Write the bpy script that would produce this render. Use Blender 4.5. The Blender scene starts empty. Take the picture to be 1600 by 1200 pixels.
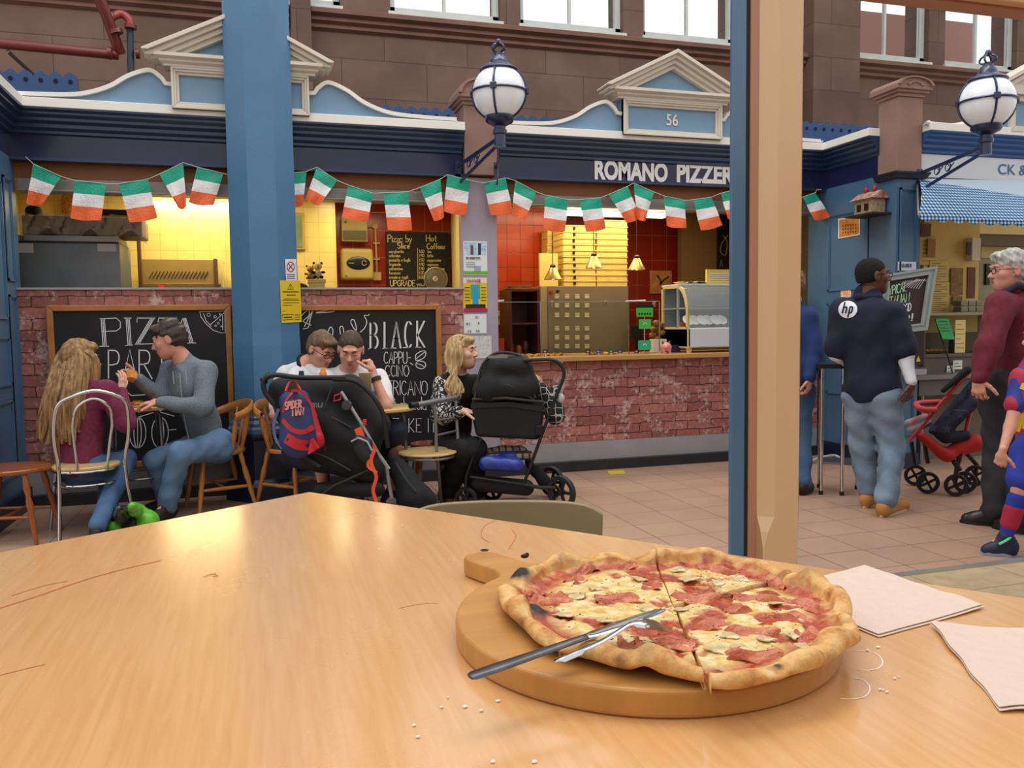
import bpy, bmesh, math, random
import numpy as np
from mathutils import Vector, Matrix

# ------------------------------------------------------------------ camera, world, exposure
SC = bpy.context.scene
COL = SC.collection
F_PX = 1300.0
CAM = np.array((0.0, 0.0, 1.32))
_a = math.atan2(1300.0, 4325.0)
_F0 = np.array((math.sin(_a), math.cos(_a), 0)); _R0 = np.array((math.cos(_a), -math.sin(_a), 0))
_p = math.atan(90/1300.0); _th = .014
_F = _F0*math.cos(_p)+np.array((0, 0, -math.sin(_p))); _U0 = np.cross(_R0, _F)
_R = _R0*math.cos(_th)-_U0*math.sin(_th); _U = _U0*math.cos(_th)+_R0*math.sin(_th)
cd = bpy.data.cameras.new('camera'); cam = bpy.data.objects.new('camera', cd); COL.objects.link(cam)
cam.matrix_world = Matrix(((_R[0], _U[0], -_F[0], CAM[0]), (_R[1], _U[1], -_F[1], CAM[1]), (_R[2], _U[2], -_F[2], CAM[2]), (0, 0, 0, 1)))
cd.sensor_width = 36; cd.lens = 36*F_PX/1600; cd.clip_start = .02; cd.clip_end = 200
SC.camera = cam
SC.view_settings.view_transform = 'Standard'; SC.view_settings.look = 'None'
SC.view_settings.exposure = 0.42; SC.view_settings.gamma = 1; SC.view_settings.use_curve_mapping = False
W = bpy.data.worlds.new('hall_daylight'); SC.world = W; W.use_nodes = True
nt = W.node_tree; nt.nodes.clear()
wo = nt.nodes.new('ShaderNodeOutputWorld'); bg = nt.nodes.new('ShaderNodeBackground')
tc = nt.nodes.new('ShaderNodeTexCoord'); sx = nt.nodes.new('ShaderNodeSeparateXYZ'); cr = nt.nodes.new('ShaderNodeValToRGB')
nt.links.new(tc.outputs['Generated'], sx.inputs[0]); nt.links.new(sx.outputs['Z'], cr.inputs[0])
nt.links.new(cr.outputs[0], bg.inputs[0]); nt.links.new(bg.outputs[0], wo.inputs[0])
cr.color_ramp.elements[0].position = 0.0; cr.color_ramp.elements[0].color = (.5, .47, .44, 1)
cr.color_ramp.elements[1].position = .45; cr.color_ramp.elements[1].color = (1.0, .99, .98, 1)
e = cr.color_ramp.elements.new(.12); e.color = (.72, .69, .67, 1)
bg.inputs[1].default_value = 0.95

def area_light(name, loc, size, size_y, power, color, rot=(0, 0, 0), spread=math.pi):
    l = bpy.data.lights.new(name, 'AREA'); l.shape = 'RECTANGLE'; l.size = size; l.size_y = size_y
    l.energy = power; l.color = color; l.spread = spread
    o = bpy.data.objects.new(name, l); COL.objects.link(o); o.location = loc; o.rotation_euler = rot
    return o
# roof glazing above the walkway, strip lights inside the kiosks, lamps of the seating unit
area_light('roof_light', (1.5, 4.9, 9.0), 9, 3, 300, (1, .98, .96))
area_light('strip_light', (-0.55, 7.95, 2.62), .9, .25, 20, (1, .83, .46))
area_light('strip_light', (1.05, 8.3, 2.62), .8, .3, 12, (1, .83, .48))
area_light('strip_light', (3.4, 7.75, 2.60), 2.2, .25, 27, (1, .80, .50))
area_light('strip_light', (7.6, 7.2, 2.5), 2.0, .3, 30, (1, .84, .50))

# ------------------------------------------------------------------ helpers
def ray(px, py): return _F+_R*((px-800)/F_PX)+_U*((600-py)/F_PX)
def onY(px, py, Y): r = ray(px, py); return CAM+r*((Y-CAM[1])/r[1])
def onX(px, py, X): r = ray(px, py); return CAM+r*((X-CAM[0])/r[0])
def onZ(px, py, Z): r = ray(px, py); return CAM+r*((Z-CAM[2])/r[2])
def atD(px, py, d): return CAM+ray(px, py)*d
def nrm(v): v = np.array(v, float); return v/max(1e-9, np.linalg.norm(v))
def lin(h):
    h = h.lstrip('#'); c = [int(h[i:i+2], 16)/255 for i in (0, 2, 4)]
    return tuple((x/12.92 if x <= .04045 else ((x+.055)/1.055)**2.4) for x in c)+(1,)

MATS = {}
def mat(name, col='#888888', rough=.5, metal=0, coat=0, var=.0, vscale=6, bump=0, bscale=60, emit=0, stretch=(1, 1, 1), col2=None,
        alpha=1, trans=0, ior=1.45, spec=.5, sheen=0):
    if name in MATS: return MATS[name]
    m = bpy.data.materials.new(name); m.use_nodes = True; n = m.node_tree; b = n.nodes['Principled BSDF']
    c = lin(col) if isinstance(col, str) else tuple(col)+(1,)*(4-len(col))
    b.inputs['Base Color'].default_value = c; b.inputs['Roughness'].default_value = rough; b.inputs['Metallic'].default_value = metal
    b.inputs['Coat Weight'].default_value = coat; b.inputs['Coat Roughness'].default_value = .12
    b.inputs['Specular IOR Level'].default_value = spec; b.inputs['IOR'].default_value = ior
    b.inputs['Transmission Weight'].default_value = trans; b.inputs['Alpha'].default_value = alpha
    if sheen: b.inputs['Sheen Weight'].default_value = sheen
    if emit: b.inputs['Emission Color'].default_value = c; b.inputs['Emission Strength'].default_value = emit
    if var or bump or col2:
        t = n.nodes.new('ShaderNodeTexCoord'); mp = n.nodes.new('ShaderNodeMapping'); mp.inputs['Scale'].default_value = stretch
        n.links.new(t.outputs['Object'], mp.inputs[0])
    if var or col2:
        z = n.nodes.new('ShaderNodeTexNoise'); z.inputs['Scale'].default_value = vscale; z.inputs['Detail'].default_value = 5
        n.links.new(mp.outputs[0], z.inputs['Vector'])
        r = n.nodes.new('ShaderNodeValToRGB'); r.color_ramp.elements[0].position = .3; r.color_ramp.elements[1].position = .7
        if col2: c0, c1 = c, lin(col2)
        else: c0 = tuple(min(1, x*(1-var)) for x in c[:3])+(1,); c1 = tuple(min(1, x*(1+var)) for x in c[:3])+(1,)
        r.color_ramp.elements[0].color = c0; r.color_ramp.elements[1].color = c1
        n.links.new(z.outputs['Fac'], r.inputs[0]); n.links.new(r.outputs[0], b.inputs['Base Color'])
    if bump:
        z2 = n.nodes.new('ShaderNodeTexNoise'); z2.inputs['Scale'].default_value = bscale; z2.inputs['Detail'].default_value = 4
        n.links.new(mp.outputs[0], z2.inputs['Vector']); bp = n.nodes.new('ShaderNodeBump'); bp.inputs['Strength'].default_value = bump
        bp.inputs['Distance'].default_value = .01
        n.links.new(z2.outputs['Fac'], bp.inputs['Height']); n.links.new(bp.outputs[0], b.inputs['Normal'])
    MATS[name] = m; return m

def brick_mat(name, c1, c2, mortar, bw, bh, msize, axis='xz', rough=.6, squash=.5, var=.5, bump=.3, offset=.5, tint=None, coat=0, vscale=9):
    m = bpy.data.materials.new(name); m.use_nodes = True; n = m.node_tree; b = n.nodes['Principled BSDF']
    b.inputs['Roughness'].default_value = rough; b.inputs['Coat Weight'].default_value = coat
    g = n.nodes.new('ShaderNodeNewGeometry'); s = n.nodes.new('ShaderNodeSeparateXYZ'); cb = n.nodes.new('ShaderNodeCombineXYZ')
    n.links.new(g.outputs['Position'], s.inputs[0])
    A = {'x': 'X', 'y': 'Y', 'z': 'Z'}
    n.links.new(s.outputs[A[axis[0]]], cb.inputs[0]); n.links.new(s.outputs[A[axis[1]]], cb.inputs[1])
    t = n.nodes.new('ShaderNodeTexBrick'); t.offset = offset
    t.inputs['Scale'].default_value = 1; t.inputs['Brick Width'].default_value = bw; t.inputs['Row Height'].default_value = bh
    t.inputs['Mortar Size'].default_value = msize; t.inputs['Mortar Smooth'].default_value = .3
    t.inputs['Color1'].default_value = lin(c1); t.inputs['Color2'].default_value = lin(c2); t.inputs['Mortar'].default_value = lin(mortar)
    n.links.new(cb.outputs[0], t.inputs['Vector'])
    z = n.nodes.new('ShaderNodeTexNoise'); z.inputs['Scale'].default_value = vscale; z.inputs['Detail'].default_value = 6
    n.links.new(g.outputs['Position'], z.inputs['Vector'])
    r = n.nodes.new('ShaderNodeValToRGB'); r.color_ramp.elements[0].position = .3; r.color_ramp.elements[1].position = .72
    r.color_ramp.elements[0].color = (1-var,)*3+(1,); r.color_ramp.elements[1].color = lin(tint) if tint else (1, 1, 1, 1)
    n.links.new(z.outputs['Fac'], r.inputs[0])
    mx = n.nodes.new('ShaderNodeMix'); mx.data_type = 'RGBA'; mx.blend_type = 'MULTIPLY'; mx.inputs[0].default_value = 1
    n.links.new(t.outputs['Color'], mx.inputs[6]); n.links.new(r.outputs[0], mx.inputs[7]); n.links.new(mx.outputs[2], b.inputs['Base Color'])
    bp = n.nodes.new('ShaderNodeBump'); bp.inputs['Strength'].default_value = bump; bp.inputs['Distance'].default_value = .01; bp.invert = True
    n.links.new(t.outputs['Fac'], bp.inputs['Height']); n.links.new(bp.outputs[0], b.inputs['Normal'])
    MATS[name] = m; return m

def wloc(o):
    v = Vector(o.location)
    while o.parent: o = o.parent; v += Vector(o.location)
    return v

def tag(o, label=None, cat=None, group=None, kind=None):
    if label: o['label'] = label
    if cat: o['category'] = cat
    if group: o['group'] = group
    if kind: o['kind'] = kind
    return o

def thing(name, loc, label, cat, group=None):
    o = bpy.data.objects.new(name, None); COL.objects.link(o); o.location = Vector([float(v) for v in loc]); o.empty_display_size = .1
    return tag(o, label, cat, group)

def link_mesh(name, me, m, parent=None, smooth=True, recenter=True):
    n = len(me.vertices); co = np.empty(n*3, 'f'); me.vertices.foreach_get('co', co); co = co.reshape(-1, 3)
    lo, hi = co.min(0), co.max(0)
    base = np.array(((lo[0]+hi[0])/2, (lo[1]+hi[1])/2, lo[2]))
    co = co-base; me.vertices.foreach_set('co', co.ravel())
    o = bpy.data.objects.new(name, me); COL.objects.link(o)
    ms = m if isinstance(m, (list, tuple)) else [m]
    for x in ms: me.materials.append(x)
    if smooth: me.polygons.foreach_set('use_smooth', [True]*len(me.polygons))
    me.update()
    if parent is not None:
        o.parent = parent; o.location = Vector(base.tolist())-wloc(parent)
    else: o.location = Vector(base.tolist())
    return o

class MB:
    def __init__(s): s.bm = bmesh.new(); s.mi = 0
    def _f(s, vs):
        try: f = s.bm.faces.new(vs); f.material_index = s.mi; return f
        except ValueError: return None
    def box(s, x0, x1, y0, y1, z0, z1):
        return s.obox(((x0+x1)/2, (y0+y1)/2, (z0+z1)/2), (1, 0, 0), (0, 1, 0), (0, 0, 1), abs(x1-x0)/2, abs(y1-y0)/2, abs(z1-z0)/2)
    def obox(s, c, ax, ay, az, hx, hy, hz):
        c = np.array(c, float); ax, ay, az = [np.array(a, float) for a in (ax, ay, az)]
        v = [s.bm.verts.new(c+ax*hx*i+ay*hy*j+az*hz*k) for i in (-1, 1) for j in (-1, 1) for k in (-1, 1)]
        for q in ((0, 1, 3, 2), (4, 6, 7, 5), (0, 4, 5, 1), (2, 3, 7, 6), (0, 2, 6, 4), (1, 5, 7, 3)): s._f([v[i] for i in q])
        return s
    def bar(s, a, b, w, h, up=(0, 0, 1)):
        a, b = np.array(a, float), np.array(b, float); d = nrm(b-a)
        u = np.array(up, float)
        if abs(d@u) > .98: u = np.array((1, 0, 0.))
        x = nrm(np.cross(d, u)); y = np.cross(x, d)
        return s.obox((a+b)/2, x, y, d, w/2, h/2, np.linalg.norm(b-a)/2)
    def tube(s, pts, r, seg=8, closed=False, cap=True):
        P = [np.array(p, float) for p in pts]; n = len(P)
        R = list(r) if hasattr(r, '__len__') else [r]*n
        rings = []; prev = None
        for i in range(n):
            if closed: d = nrm(P[(i+1) % n]-P[i-1])
            else: d = nrm(P[min(i+1, n-1)]-P[max(i-1, 0)])
            if prev is None:
                u = np.array((0, 0, 1.)) if abs(d[2]) < .9 else np.array((1., 0, 0)); x = nrm(np.cross(d, u))
            else: x = nrm(prev-d*(prev@d))
            prev = x; y = np.cross(d, x)
            rings.append([s.bm.verts.new(P[i]+(x*math.cos(2*math.pi*k/seg)+y*math.sin(2*math.pi*k/seg))*R[i]) for k in range(seg)])
        for i in range(n if closed else n-1):
            A, B = rings[i], rings[(i+1) % n]
            for k in range(seg): s._f([A[k], A[(k+1) % seg], B[(k+1) % seg], B[k]])
        if cap and not closed: s._f(rings[0][::-1]); s._f(rings[-1])
        return s
    def lathe(s, prof, c=(0, 0, 0), seg=20, axis=(0, 0, 1), phase=0, cap=True):
        c = np.array(c, float); d = nrm(axis); u = np.array((0, 1., 0)) if abs(d[1]) < .9 else np.array((1., 0, 0))
        x = nrm(np.cross(u, d)); y = np.cross(d, x); rings = []
        for r, z in prof:
            rings.append([s.bm.verts.new(c+d*z+(x*math.cos(2*math.pi*(k+phase)/seg)+y*math.sin(2*math.pi*(k+phase)/seg))*r) for k in range(seg)])
        for A, B in zip(rings[:-1], rings[1:]):
            for k in range(seg): s._f([A[k], A[(k+1) % seg], B[(k+1) % seg], B[k]])
        if cap: s._f(rings[0][::-1]); s._f(rings[-1])
        return s
    def prism(s, poly, off):
        """closed polygon (3d points) extruded by vector off"""
        off = np.array(off, float); A = [s.bm.verts.new(np.array(p, float)) for p in poly]; B = [s.bm.verts.new(np.array(p, float)+off) for p in poly]
        s._f(A[::-1]); s._f(B); n = len(A)
        for k in range(n): s._f([A[k], A[(k+1) % n], B[(k+1) % n], B[k]])
        return s
    def sweep(s, prof, path, closed=False):
        """prof: list of (out, up) ; path: list of (point, outdir) horizontals"""
        rings = [[s.bm.verts.new(np.array(p, float)+np.array(o, float)*a+np.array((0, 0, b))) for a, b in prof] for p, o in path]
        for A, B in zip(rings[:-1], rings[1:]):
            for k in range(len(prof)-1): s._f([A[k], A[k+1], B[k+1], B[k]])
        s._f(rings[0]); s._f(rings[-1][::-1])
        return s
    def ell(s, c, r, M=None, u=14, v=9):
        c = np.array(c, float); r = np.array(r if hasattr(r, '__len__') else (r, r, r), float); M = np.eye(3) if M is None else np.array(M)
        rings = []
        for i in range(1, v):
            t = math.pi*i/v
            rings.append([s.bm.verts.new(c+M@(r*np.array((math.sin(t)*math.cos(2*math.pi*k/u), math.sin(t)*math.sin(2*math.pi*k/u), math.cos(t))))) for k in range(u)])
        T = s.bm.verts.new(c+M@(r*np.array((0, 0, 1)))); Bt = s.bm.verts.new(c-M@(r*np.array((0, 0, 1))))
        for k in range(u): s._f([T, rings[0][k], rings[0][(k+1) % u]]); s._f([Bt, rings[-1][(k+1) % u], rings[-1][k]])
        for A, B in zip(rings[:-1], rings[1:]):
            for k in range(u): s._f([A[k], B[k], B[(k+1) % u], A[(k+1) % u]])
        return s
    def grid(s, P, thick=None, nrmv=None):
        """P: array [nu][nv] of points; optional thickness vector"""
        V = [[s.bm.verts.new(np.array(p, float)) for p in row] for row in P]
        nu, nv = len(V), len(V[0])
        for i in range(nu-1):
            for j in range(nv-1): s._f([V[i][j], V[i+1][j], V[i+1][j+1], V[i][j+1]])
        if thick is not None:
            t = np.array(thick, float)
            B = [[s.bm.verts.new(np.array(p, float)+t) for p in row] for row in P]
            for i in range(nu-1):
                for j in range(nv-1): s._f([B[i][j], B[i][j+1], B[i+1][j+1], B[i+1][j]])
            for i in range(nu-1): s._f([V[i][0], B[i][0], B[i+1][0], V[i+1][0]]); s._f([V[i][-1], V[i+1][-1], B[i+1][-1], B[i][-1]])
            for j in range(nv-1): s._f([V[0][j], V[0][j+1], B[0][j+1], B[0][j]]); s._f([V[-1][j], B[-1][j], B[-1][j+1], V[-1][j+1]])
        return s
    def frame(s, x0, x1, z0, z1, fw, y0, y1):
        for P in (((x0, z0), (x1, z0), (x1-fw, z0+fw), (x0+fw, z0+fw)), ((x1, z0), (x1, z1), (x1-fw, z1-fw), (x1-fw, z0+fw)), ((x1, z1), (x0, z1), (x0+fw, z1-fw), (x1-fw, z1-fw)), ((x0, z1), (x0, z0), (x0+fw, z0+fw), (x0+fw, z1-fw))):
            s.prism([(a, y0, b) for a, b in P], (0, y1-y0, 0))
        return s
    def ribbon(s, pts, w, N):
        """flat stroke of width w lying in the plane with normal N"""
        P = [np.array(p, float) for p in pts]; N = np.array(N, float); n = len(P); prev = None
        for i in range(n):
            d = nrm(P[min(i+1, n-1)]-P[max(i-1, 0)]); x = np.cross(d, N)*w/2
            a = P[i]+(d*w*.3 if i == n-1 else (-d*w*.3 if i == 0 else 0))
            cur = (s.bm.verts.new(a+x), s.bm.verts.new(a-x))
            if prev: s._f([prev[0], prev[1], cur[1], cur[0]])
            prev = cur
        return s
    def build(s, name, m, parent=None, smooth=False, bevel=0, seg=2, sub=0, auto=True):
        bmesh.ops.recalc_face_normals(s.bm, faces=s.bm.faces) if auto else None
        me = bpy.data.meshes.new(name); s.bm.to_mesh(me); s.bm.free()
        o = link_mesh(name, me, m, parent, smooth)
        if smooth == 'a' or (smooth and not sub):
            try: me.set_sharp_from_angle(angle=math.radians(42))
            except Exception: pass
        if bevel:
            b = o.modifiers.new('bevel', 'BEVEL'); b.width = bevel; b.segments = seg; b.limit_method = 'ANGLE'; b.angle_limit = math.radians(40)
        if sub: b = o.modifiers.new('subsurf', 'SUBSURF'); b.levels = sub; b.render_levels = sub
        return o

def copy_tree(o, parent=None):
    c = o.copy(); COL.objects.link(c)
    if parent is not None: c.parent = parent
    for ch in list(o.children): copy_tree(ch, c)
    return c

def smooth_path(pts, n=6, closed=False):
    P = [np.array(p, float) for p in pts]; out = []; m = len(P)
    rng = range(m) if closed else range(m-1)
    for i in rng:
        p0 = P[(i-1) % m] if (closed or i > 0) else P[0]*2-P[1]; p1 = P[i]; p2 = P[(i+1) % m]
        p3 = P[(i+2) % m] if (closed or i+2 < m) else P[-1]*2-P[-2]
        for k in range(n):
            t = k/n; out.append(.5*((2*p1)+(-p0+p2)*t+(2*p0-5*p1+4*p2-p3)*t*t+(-p0+3*p1-3*p2+p3)*t**3))
    if not closed: out.append(P[-1])
    return out

# stroke alphabet on a 0..1 high cell ; each glyph: (width, [strokes])
def _arc(cx, cy, rx, ry, a0, a1, n=9): return [(cx+rx*math.cos(math.radians(a0+(a1-a0)*i/n)), cy+ry*math.sin(math.radians(a0+(a1-a0)*i/n))) for i in range(n+1)]
GL = {
 'A': (.62, [[(0, 0), (.31, 1), (.62, 0)], [(.12, .36), (.5, .36)]]),
 'B': (.55, [[(0, 0), (0, 1)], [(0, 1)]+_arc(.2, .76, .27, .24, 90, -90)+[(0, .52)], [(0, .52)]+_arc(.22, .26, .32, .26, 90, -90)+[(0, 0)]]),
 'C': (.58, [_arc(.32, .5, .32, .5, 50, 310, 14)]),
 'D': (.58, [[(0, 0), (0, 1)], [(0, 1)]+_arc(.1, .5, .46, .5, 90, -90, 12)+[(0, 0)]]),
 'E': (.48, [[(.48, 1), (0, 1), (0, 0), (.48, 0)], [(0, .52), (.38, .52)]]),
 'F': (.46, [[(.46, 1), (0, 1), (0, 0)], [(0, .52), (.36, .52)]]),
 'G': (.6, [_arc(.32, .5, .32, .5, 50, 330, 14)+[(.6, .45), (.36, .45)]]),
 'H': (.56, [[(0, 0), (0, 1)], [(.56, 0), (.56, 1)], [(0, .5), (.56, .5)]]),
 'I': (.08, [[(.04, 0), (.04, 1)]]),
 'K': (.55, [[(0, 0), (0, 1)], [(.53, 1), (.02, .45), (.55, 0)]]),
 'L': (.45, [[(0, 1), (0, 0), (.45, 0)]]),
 'M': (.7, [[(0, 0), (.05, 1), (.35, .3), (.65, 1), (.7, 0)]]),
 'N': (.58, [[(0, 0), (0, 1), (.58, 0), (.58, 1)]]),
 'O': (.64, [_arc(.32, .5, .32, .5, 90, 450, 18)]),
 'P': (.52, [[(0, 0), (0, 1)], [(0, 1)]+_arc(.2, .74, .3, .26, 90, -90)+[(0, .48)]]),
 'R': (.55, [[(0, 0), (0, 1)], [(0, 1)]+_arc(.2, .75, .28, .25, 90, -90)+[(0, .5)], [(.2, .5), (.55, 0)]]),
 'S': (.5, [_arc(.25, .76, .23, .24, 40, 250, 9)+_arc(.25, .25, .25, .26, 80, -150, 10)]),
 'T': (.58, [[(0, 1), (.58, 1)], [(.29, 1), (.29, 0)]]),
 'U': (.56, [[(0, 1), (0, .3)]+_arc(.28, .3, .28, .3, 180, 360)+[(.56, 1)]]),
 'V': (.56, [[(0, 1), (.28, 0), (.56, 1)]]),
 'W': (.8, [[(0, 1), (.2, 0), (.4, .8), (.6, 0), (.8, 1)]]),
 'Y': (.58, [[(0, 1), (.29, .5), (.58, 1)], [(.29, .5), (.29, 0)]]),
 'Z': (.56, [[(0, 1), (.56, 1), (0, 0), (.56, 0)]]),
 '-': (.4, [[(.03, .5), (.37, .5)]]), '!': (.1, [[(.05, 1), (.05, .3)], [(.05, .08), (.05, 0)]]), '.': (.1, [[(.05, .08), (.05, 0)]]),
 '1': (.2, [[(0, .8), (.15, 1), (.15, 0)]]), '2': (.5, [_arc(.25, .73, .23, .27, 160, -30, 8)+[(0, 0), (.5, 0)]]), '3': (.48, [_arc(.22, .76, .22, .24, 140, -80, 8), _arc(.22, .27, .25, .27, 80, -140, 8)]),
 '5': (.5, [[(.45, 1), (.05, 1), (.03, .55)]+_arc(.22, .32, .26, .32, 100, -140, 9)]), '0': (.5, [_arc(.25, .5, .25, .5, 90, 450, 14)]),
 '8': (.5, [_arc(.25, .75, .2, .25, 270, 630, 12), _arc(.25, .25, .25, .25, 90, 450, 12)]), '9': (.5, [_arc(.25, .7, .23, .28, 0, 360, 12), [(.48, .7), (.4, 0)]]),
 'a': (.42, [_arc(.2, .25, .2, .25, 20, 380, 12), [(.4, .5), (.4, 0), (.46, 0)]]), 'b': (.42, [[(0, 1), (0, 0)], _arc(.2, .25, .2, .25, 180, -180, 12)]),
 'c': (.38, [_arc(.2, .25, .2, .25, 50, 310, 10)]), 'd': (.42, [_arc(.2, .25, .2, .25, 0, 360, 12), [(.4, 1), (.4, 0)]]),
 'e': (.4, [[(.02, .26), (.38, .3)]+_arc(.2, .26, .19, .25, 10, 310, 11)]), 'f': (.3, [[(.32, .95), (.2, 1), (.13, .85), (.13, 0)], [(0, .5), (.28, .5)]]),
 'g': (.42, [_arc(.2, .25, .2, .25, 0, 360, 12), [(.4, .5), (.4, -.2), (.2, -.32), (.02, -.2)]]), 'h': (.4, [[(0, 1), (0, 0)], [(0, .35), (.2, .52), (.38, .35), (.38, 0)]]),
 'i': (.08, [[(.04, .5), (.04, 0)], [(.04, .7), (.04, .74)]]), 'k': (.36, [[(0, 1), (0, 0)], [(.34, .52), (.02, .22), (.36, 0)]]), 'l': (.1, [[(.05, 1), (.05, 0)]]),
 'm': (.6, [[(0, .5), (0, 0)], [(0, .35), (.15, .52), (.28, .35), (.28, 0)], [(.28, .35), (.44, .52), (.58, .35), (.58, 0)]]), 'n': (.38, [[(0, .5), (0, 0)], [(0, .35), (.2, .52), (.36, .35), (.36, 0)]]),
 'o': (.42, [_arc(.2, .25, .2, .25, 90, 450, 12)]), 'p': (.42, [[(0, .5), (0, -.35)], _arc(.2, .25, .2, .25, 180, -180, 12)]), 'q': (.42, [_arc(.2, .25, .2, .25, 0, 360, 12), [(.4, .5), (.4, -.35)]]),
 'r': (.3, [[(0, .5), (0, 0)], [(0, .3), (.12, .48), (.3, .48)]]), 's': (.34, [[(.32, .42), (.16, .52), (.03, .4), (.3, .14), (.15, 0), (0, .08)]]),
 't': (.3, [[(.14, .85), (.14, .08), (.28, 0)], [(0, .55), (.28, .55)]]), 'u': (.4, [[(0, .5), (0, .15), (.18, 0), (.36, .15), (.38, .5)], [(.38, .5), (.38, 0)]]),
 'v': (.36, [[(0, .5), (.18, 0), (.36, .5)]]), 'w': (.52, [[(0, .5), (.13, 0), (.26, .42), (.39, 0), (.52, .5)]]), 'y': (.38, [[(0, .5), (.19, .02)], [(.38, .5), (.05, -.35)]]), 'z': (.36, [[(0, .5), (.36, .5), (0, 0), (.36, 0)]]),
 '&': (.6, [[(.6, 0), (.12, .72), (.2, .98), (.36, .9), (.34, .7), (.05, .35), (.08, .05), (.3, 0), (.58, .4)]]), '/': (.3, [[(0, 0), (.3, 1)]]), ':': (.1, [[(.05, .5), (.05, .44)], [(.05, .1), (.05, .04)]]),
 ' ': (.3, []),
}
def write(mb, text, f, x, y, h, w, N, sp=.16, sx=1.0, jit=0, slope=0):
    """f(u,v) maps page coordinates (pixels or metres; v downwards if h<0) to a point"""
    rnd = random.Random(hash(len(text))+7); x0 = x
    for ch in text:
        g = GL.get(ch) or GL.get(ch.upper()) or GL[' ']
        for st in g[1]:
            pts = [f(x+(a*sx+rnd.uniform(-jit, jit))*abs(h), y+slope*(x-x0)+(b+rnd.uniform(-jit, jit))*h) for a, b in st]
            mb.ribbon(pts, w, N)
        x += (g[0]*sx+sp)*abs(h)
    return x

def font_text(name, body, m, parent, P0, U, V, height, bold=0, sx=1.0, depth=.003, align='LEFT', spacing=1.0, width=None):
    """typeset lettering standing on a surface: baseline start P0, reading direction U, up V"""
    cu = bpy.data.curves.new(name, 'FONT'); cu.body = body; cu.size = 1; cu.offset = bold; cu.extrude = 0; cu.align_x = align; cu.space_character = spacing
    cu.resolution_u = 4
    tmp = bpy.data.objects.new('tmp', cu); COL.objects.link(tmp)
    me = bpy.data.meshes.new_from_object(tmp.evaluated_get(bpy.context.evaluated_depsgraph_get())); bpy.data.objects.remove(tmp)
    n = len(me.vertices); co = np.empty(n*3, 'f'); me.vertices.foreach_get('co', co); co = co.reshape(-1, 3)
    capH = .69; s = height/capH
    if width: sx = width/((co[:, 0].max()-co[:, 0].min())*s)
    U = nrm(U); V = nrm(V); Nn = np.cross(U, V)
    xx = co[:, 0]-(co[:, 0].min() if align == 'LEFT' else 0)
    out = np.array(P0)[None]+xx[:, None]*s*sx*U+co[:, 1:2]*s*V+Nn*depth
    me.vertices.foreach_set('co', out.astype('f').ravel())
    return link_mesh(name, me, m, parent, False)

# ------------------------------------------------------------------ smooth solids (distance fields) for bodies, cloth and hair
def rc(a, b, ra, rb=None, k=.03, flat=None): return ('rc', np.array(a, float), np.array(b, float), ra, ra if rb is None else rb, k, flat)
def el(c, r, M=None, k=.03, neg=False): return ('el', np.array(c, float), np.array(r, float), np.eye(3) if M is None else np.array(M), k, neg)
def _d_rc(P, a, b, ra, rb, flat):
    if flat is not None:
        ax, s = flat; ax = nrm(ax)
        q = P-a; P = P+(q@ax)[..., None]*ax*(1/s-1); bb = b-a; b = b+(bb@ax)*ax*(1/s-1)
    ab = b-a; L = max(1e-9, ab@ab); t = np.clip(((P-a)@ab)/L, 0, 1)
    d = np.linalg.norm(P-a-t[..., None]*ab, axis=-1)-(ra+(rb-ra)*t)
    return d*(flat[1]*.6+.4 if flat is not None else 1)
def field(prims, h, disp=None):
    lo = np.full(3, 1e9); hi = -lo
    B = []
    for p in prims:
        if p[0] == 'rc': m = max(p[3], p[4]); l = np.minimum(p[1], p[2])-m; u = np.maximum(p[1], p[2])+m
        else: m = p[2].max(); l = p[1]-m; u = p[1]+m
        B.append((l, u))
        if not (p[0] == 'el' and p[5]): lo = np.minimum(lo, l); hi = np.maximum(hi, u)
    lo -= 3*h; hi += 3*h; n = np.ceil((hi-lo)/h).astype(int)+1
    D = np.full(n, 1.0, 'f')
    for p, (l, u) in zip(prims, B):
        k = p[5] if p[0] == 'rc' else p[4]; mg = k*1.2+3*h
        i0 = np.maximum(0, np.floor((l-mg-lo)/h).astype(int)); i1 = np.minimum(n, np.ceil((u+mg-lo)/h).astype(int)+1)
        if (i1 <= i0).any(): continue
        G = np.stack(np.meshgrid(*[lo[a]+h*np.arange(i0[a], i1[a]) for a in range(3)], indexing='ij'), -1)
        if p[0] == 'rc': d = _d_rc(G, p[1], p[2], p[3], p[4], p[6])
        else:
            q = (G-p[1])@p[3]; r = p[2]; k1 = np.linalg.norm(q/r, axis=-1); d = (k1-1)*r.min()*.5+(k1-1)*.5*np.linalg.norm(q, axis=-1)/np.maximum(k1, 1e-6)
        sl = tuple(slice(i0[a], i1[a]) for a in range(3)); A = D[sl]
        if p[0] == 'el' and p[5]:
            d = -d; hh = np.clip(.5-.5*(A-d)/k, 0, 1); D[sl] = A*(1-hh)+d*hh+k*hh*(1-hh)
        else:
            hh = np.clip(.5+.5*(A-d)/k, 0, 1); D[sl] = A*(1-hh)+d*hh-k*hh*(1-hh)
    if disp is not None:
        G = np.stack(np.meshgrid(*[lo[a]+h*np.arange(n[a]) for a in range(3)], indexing='ij'), -1); D = D+disp(G).astype('f')
    return D, lo
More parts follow.
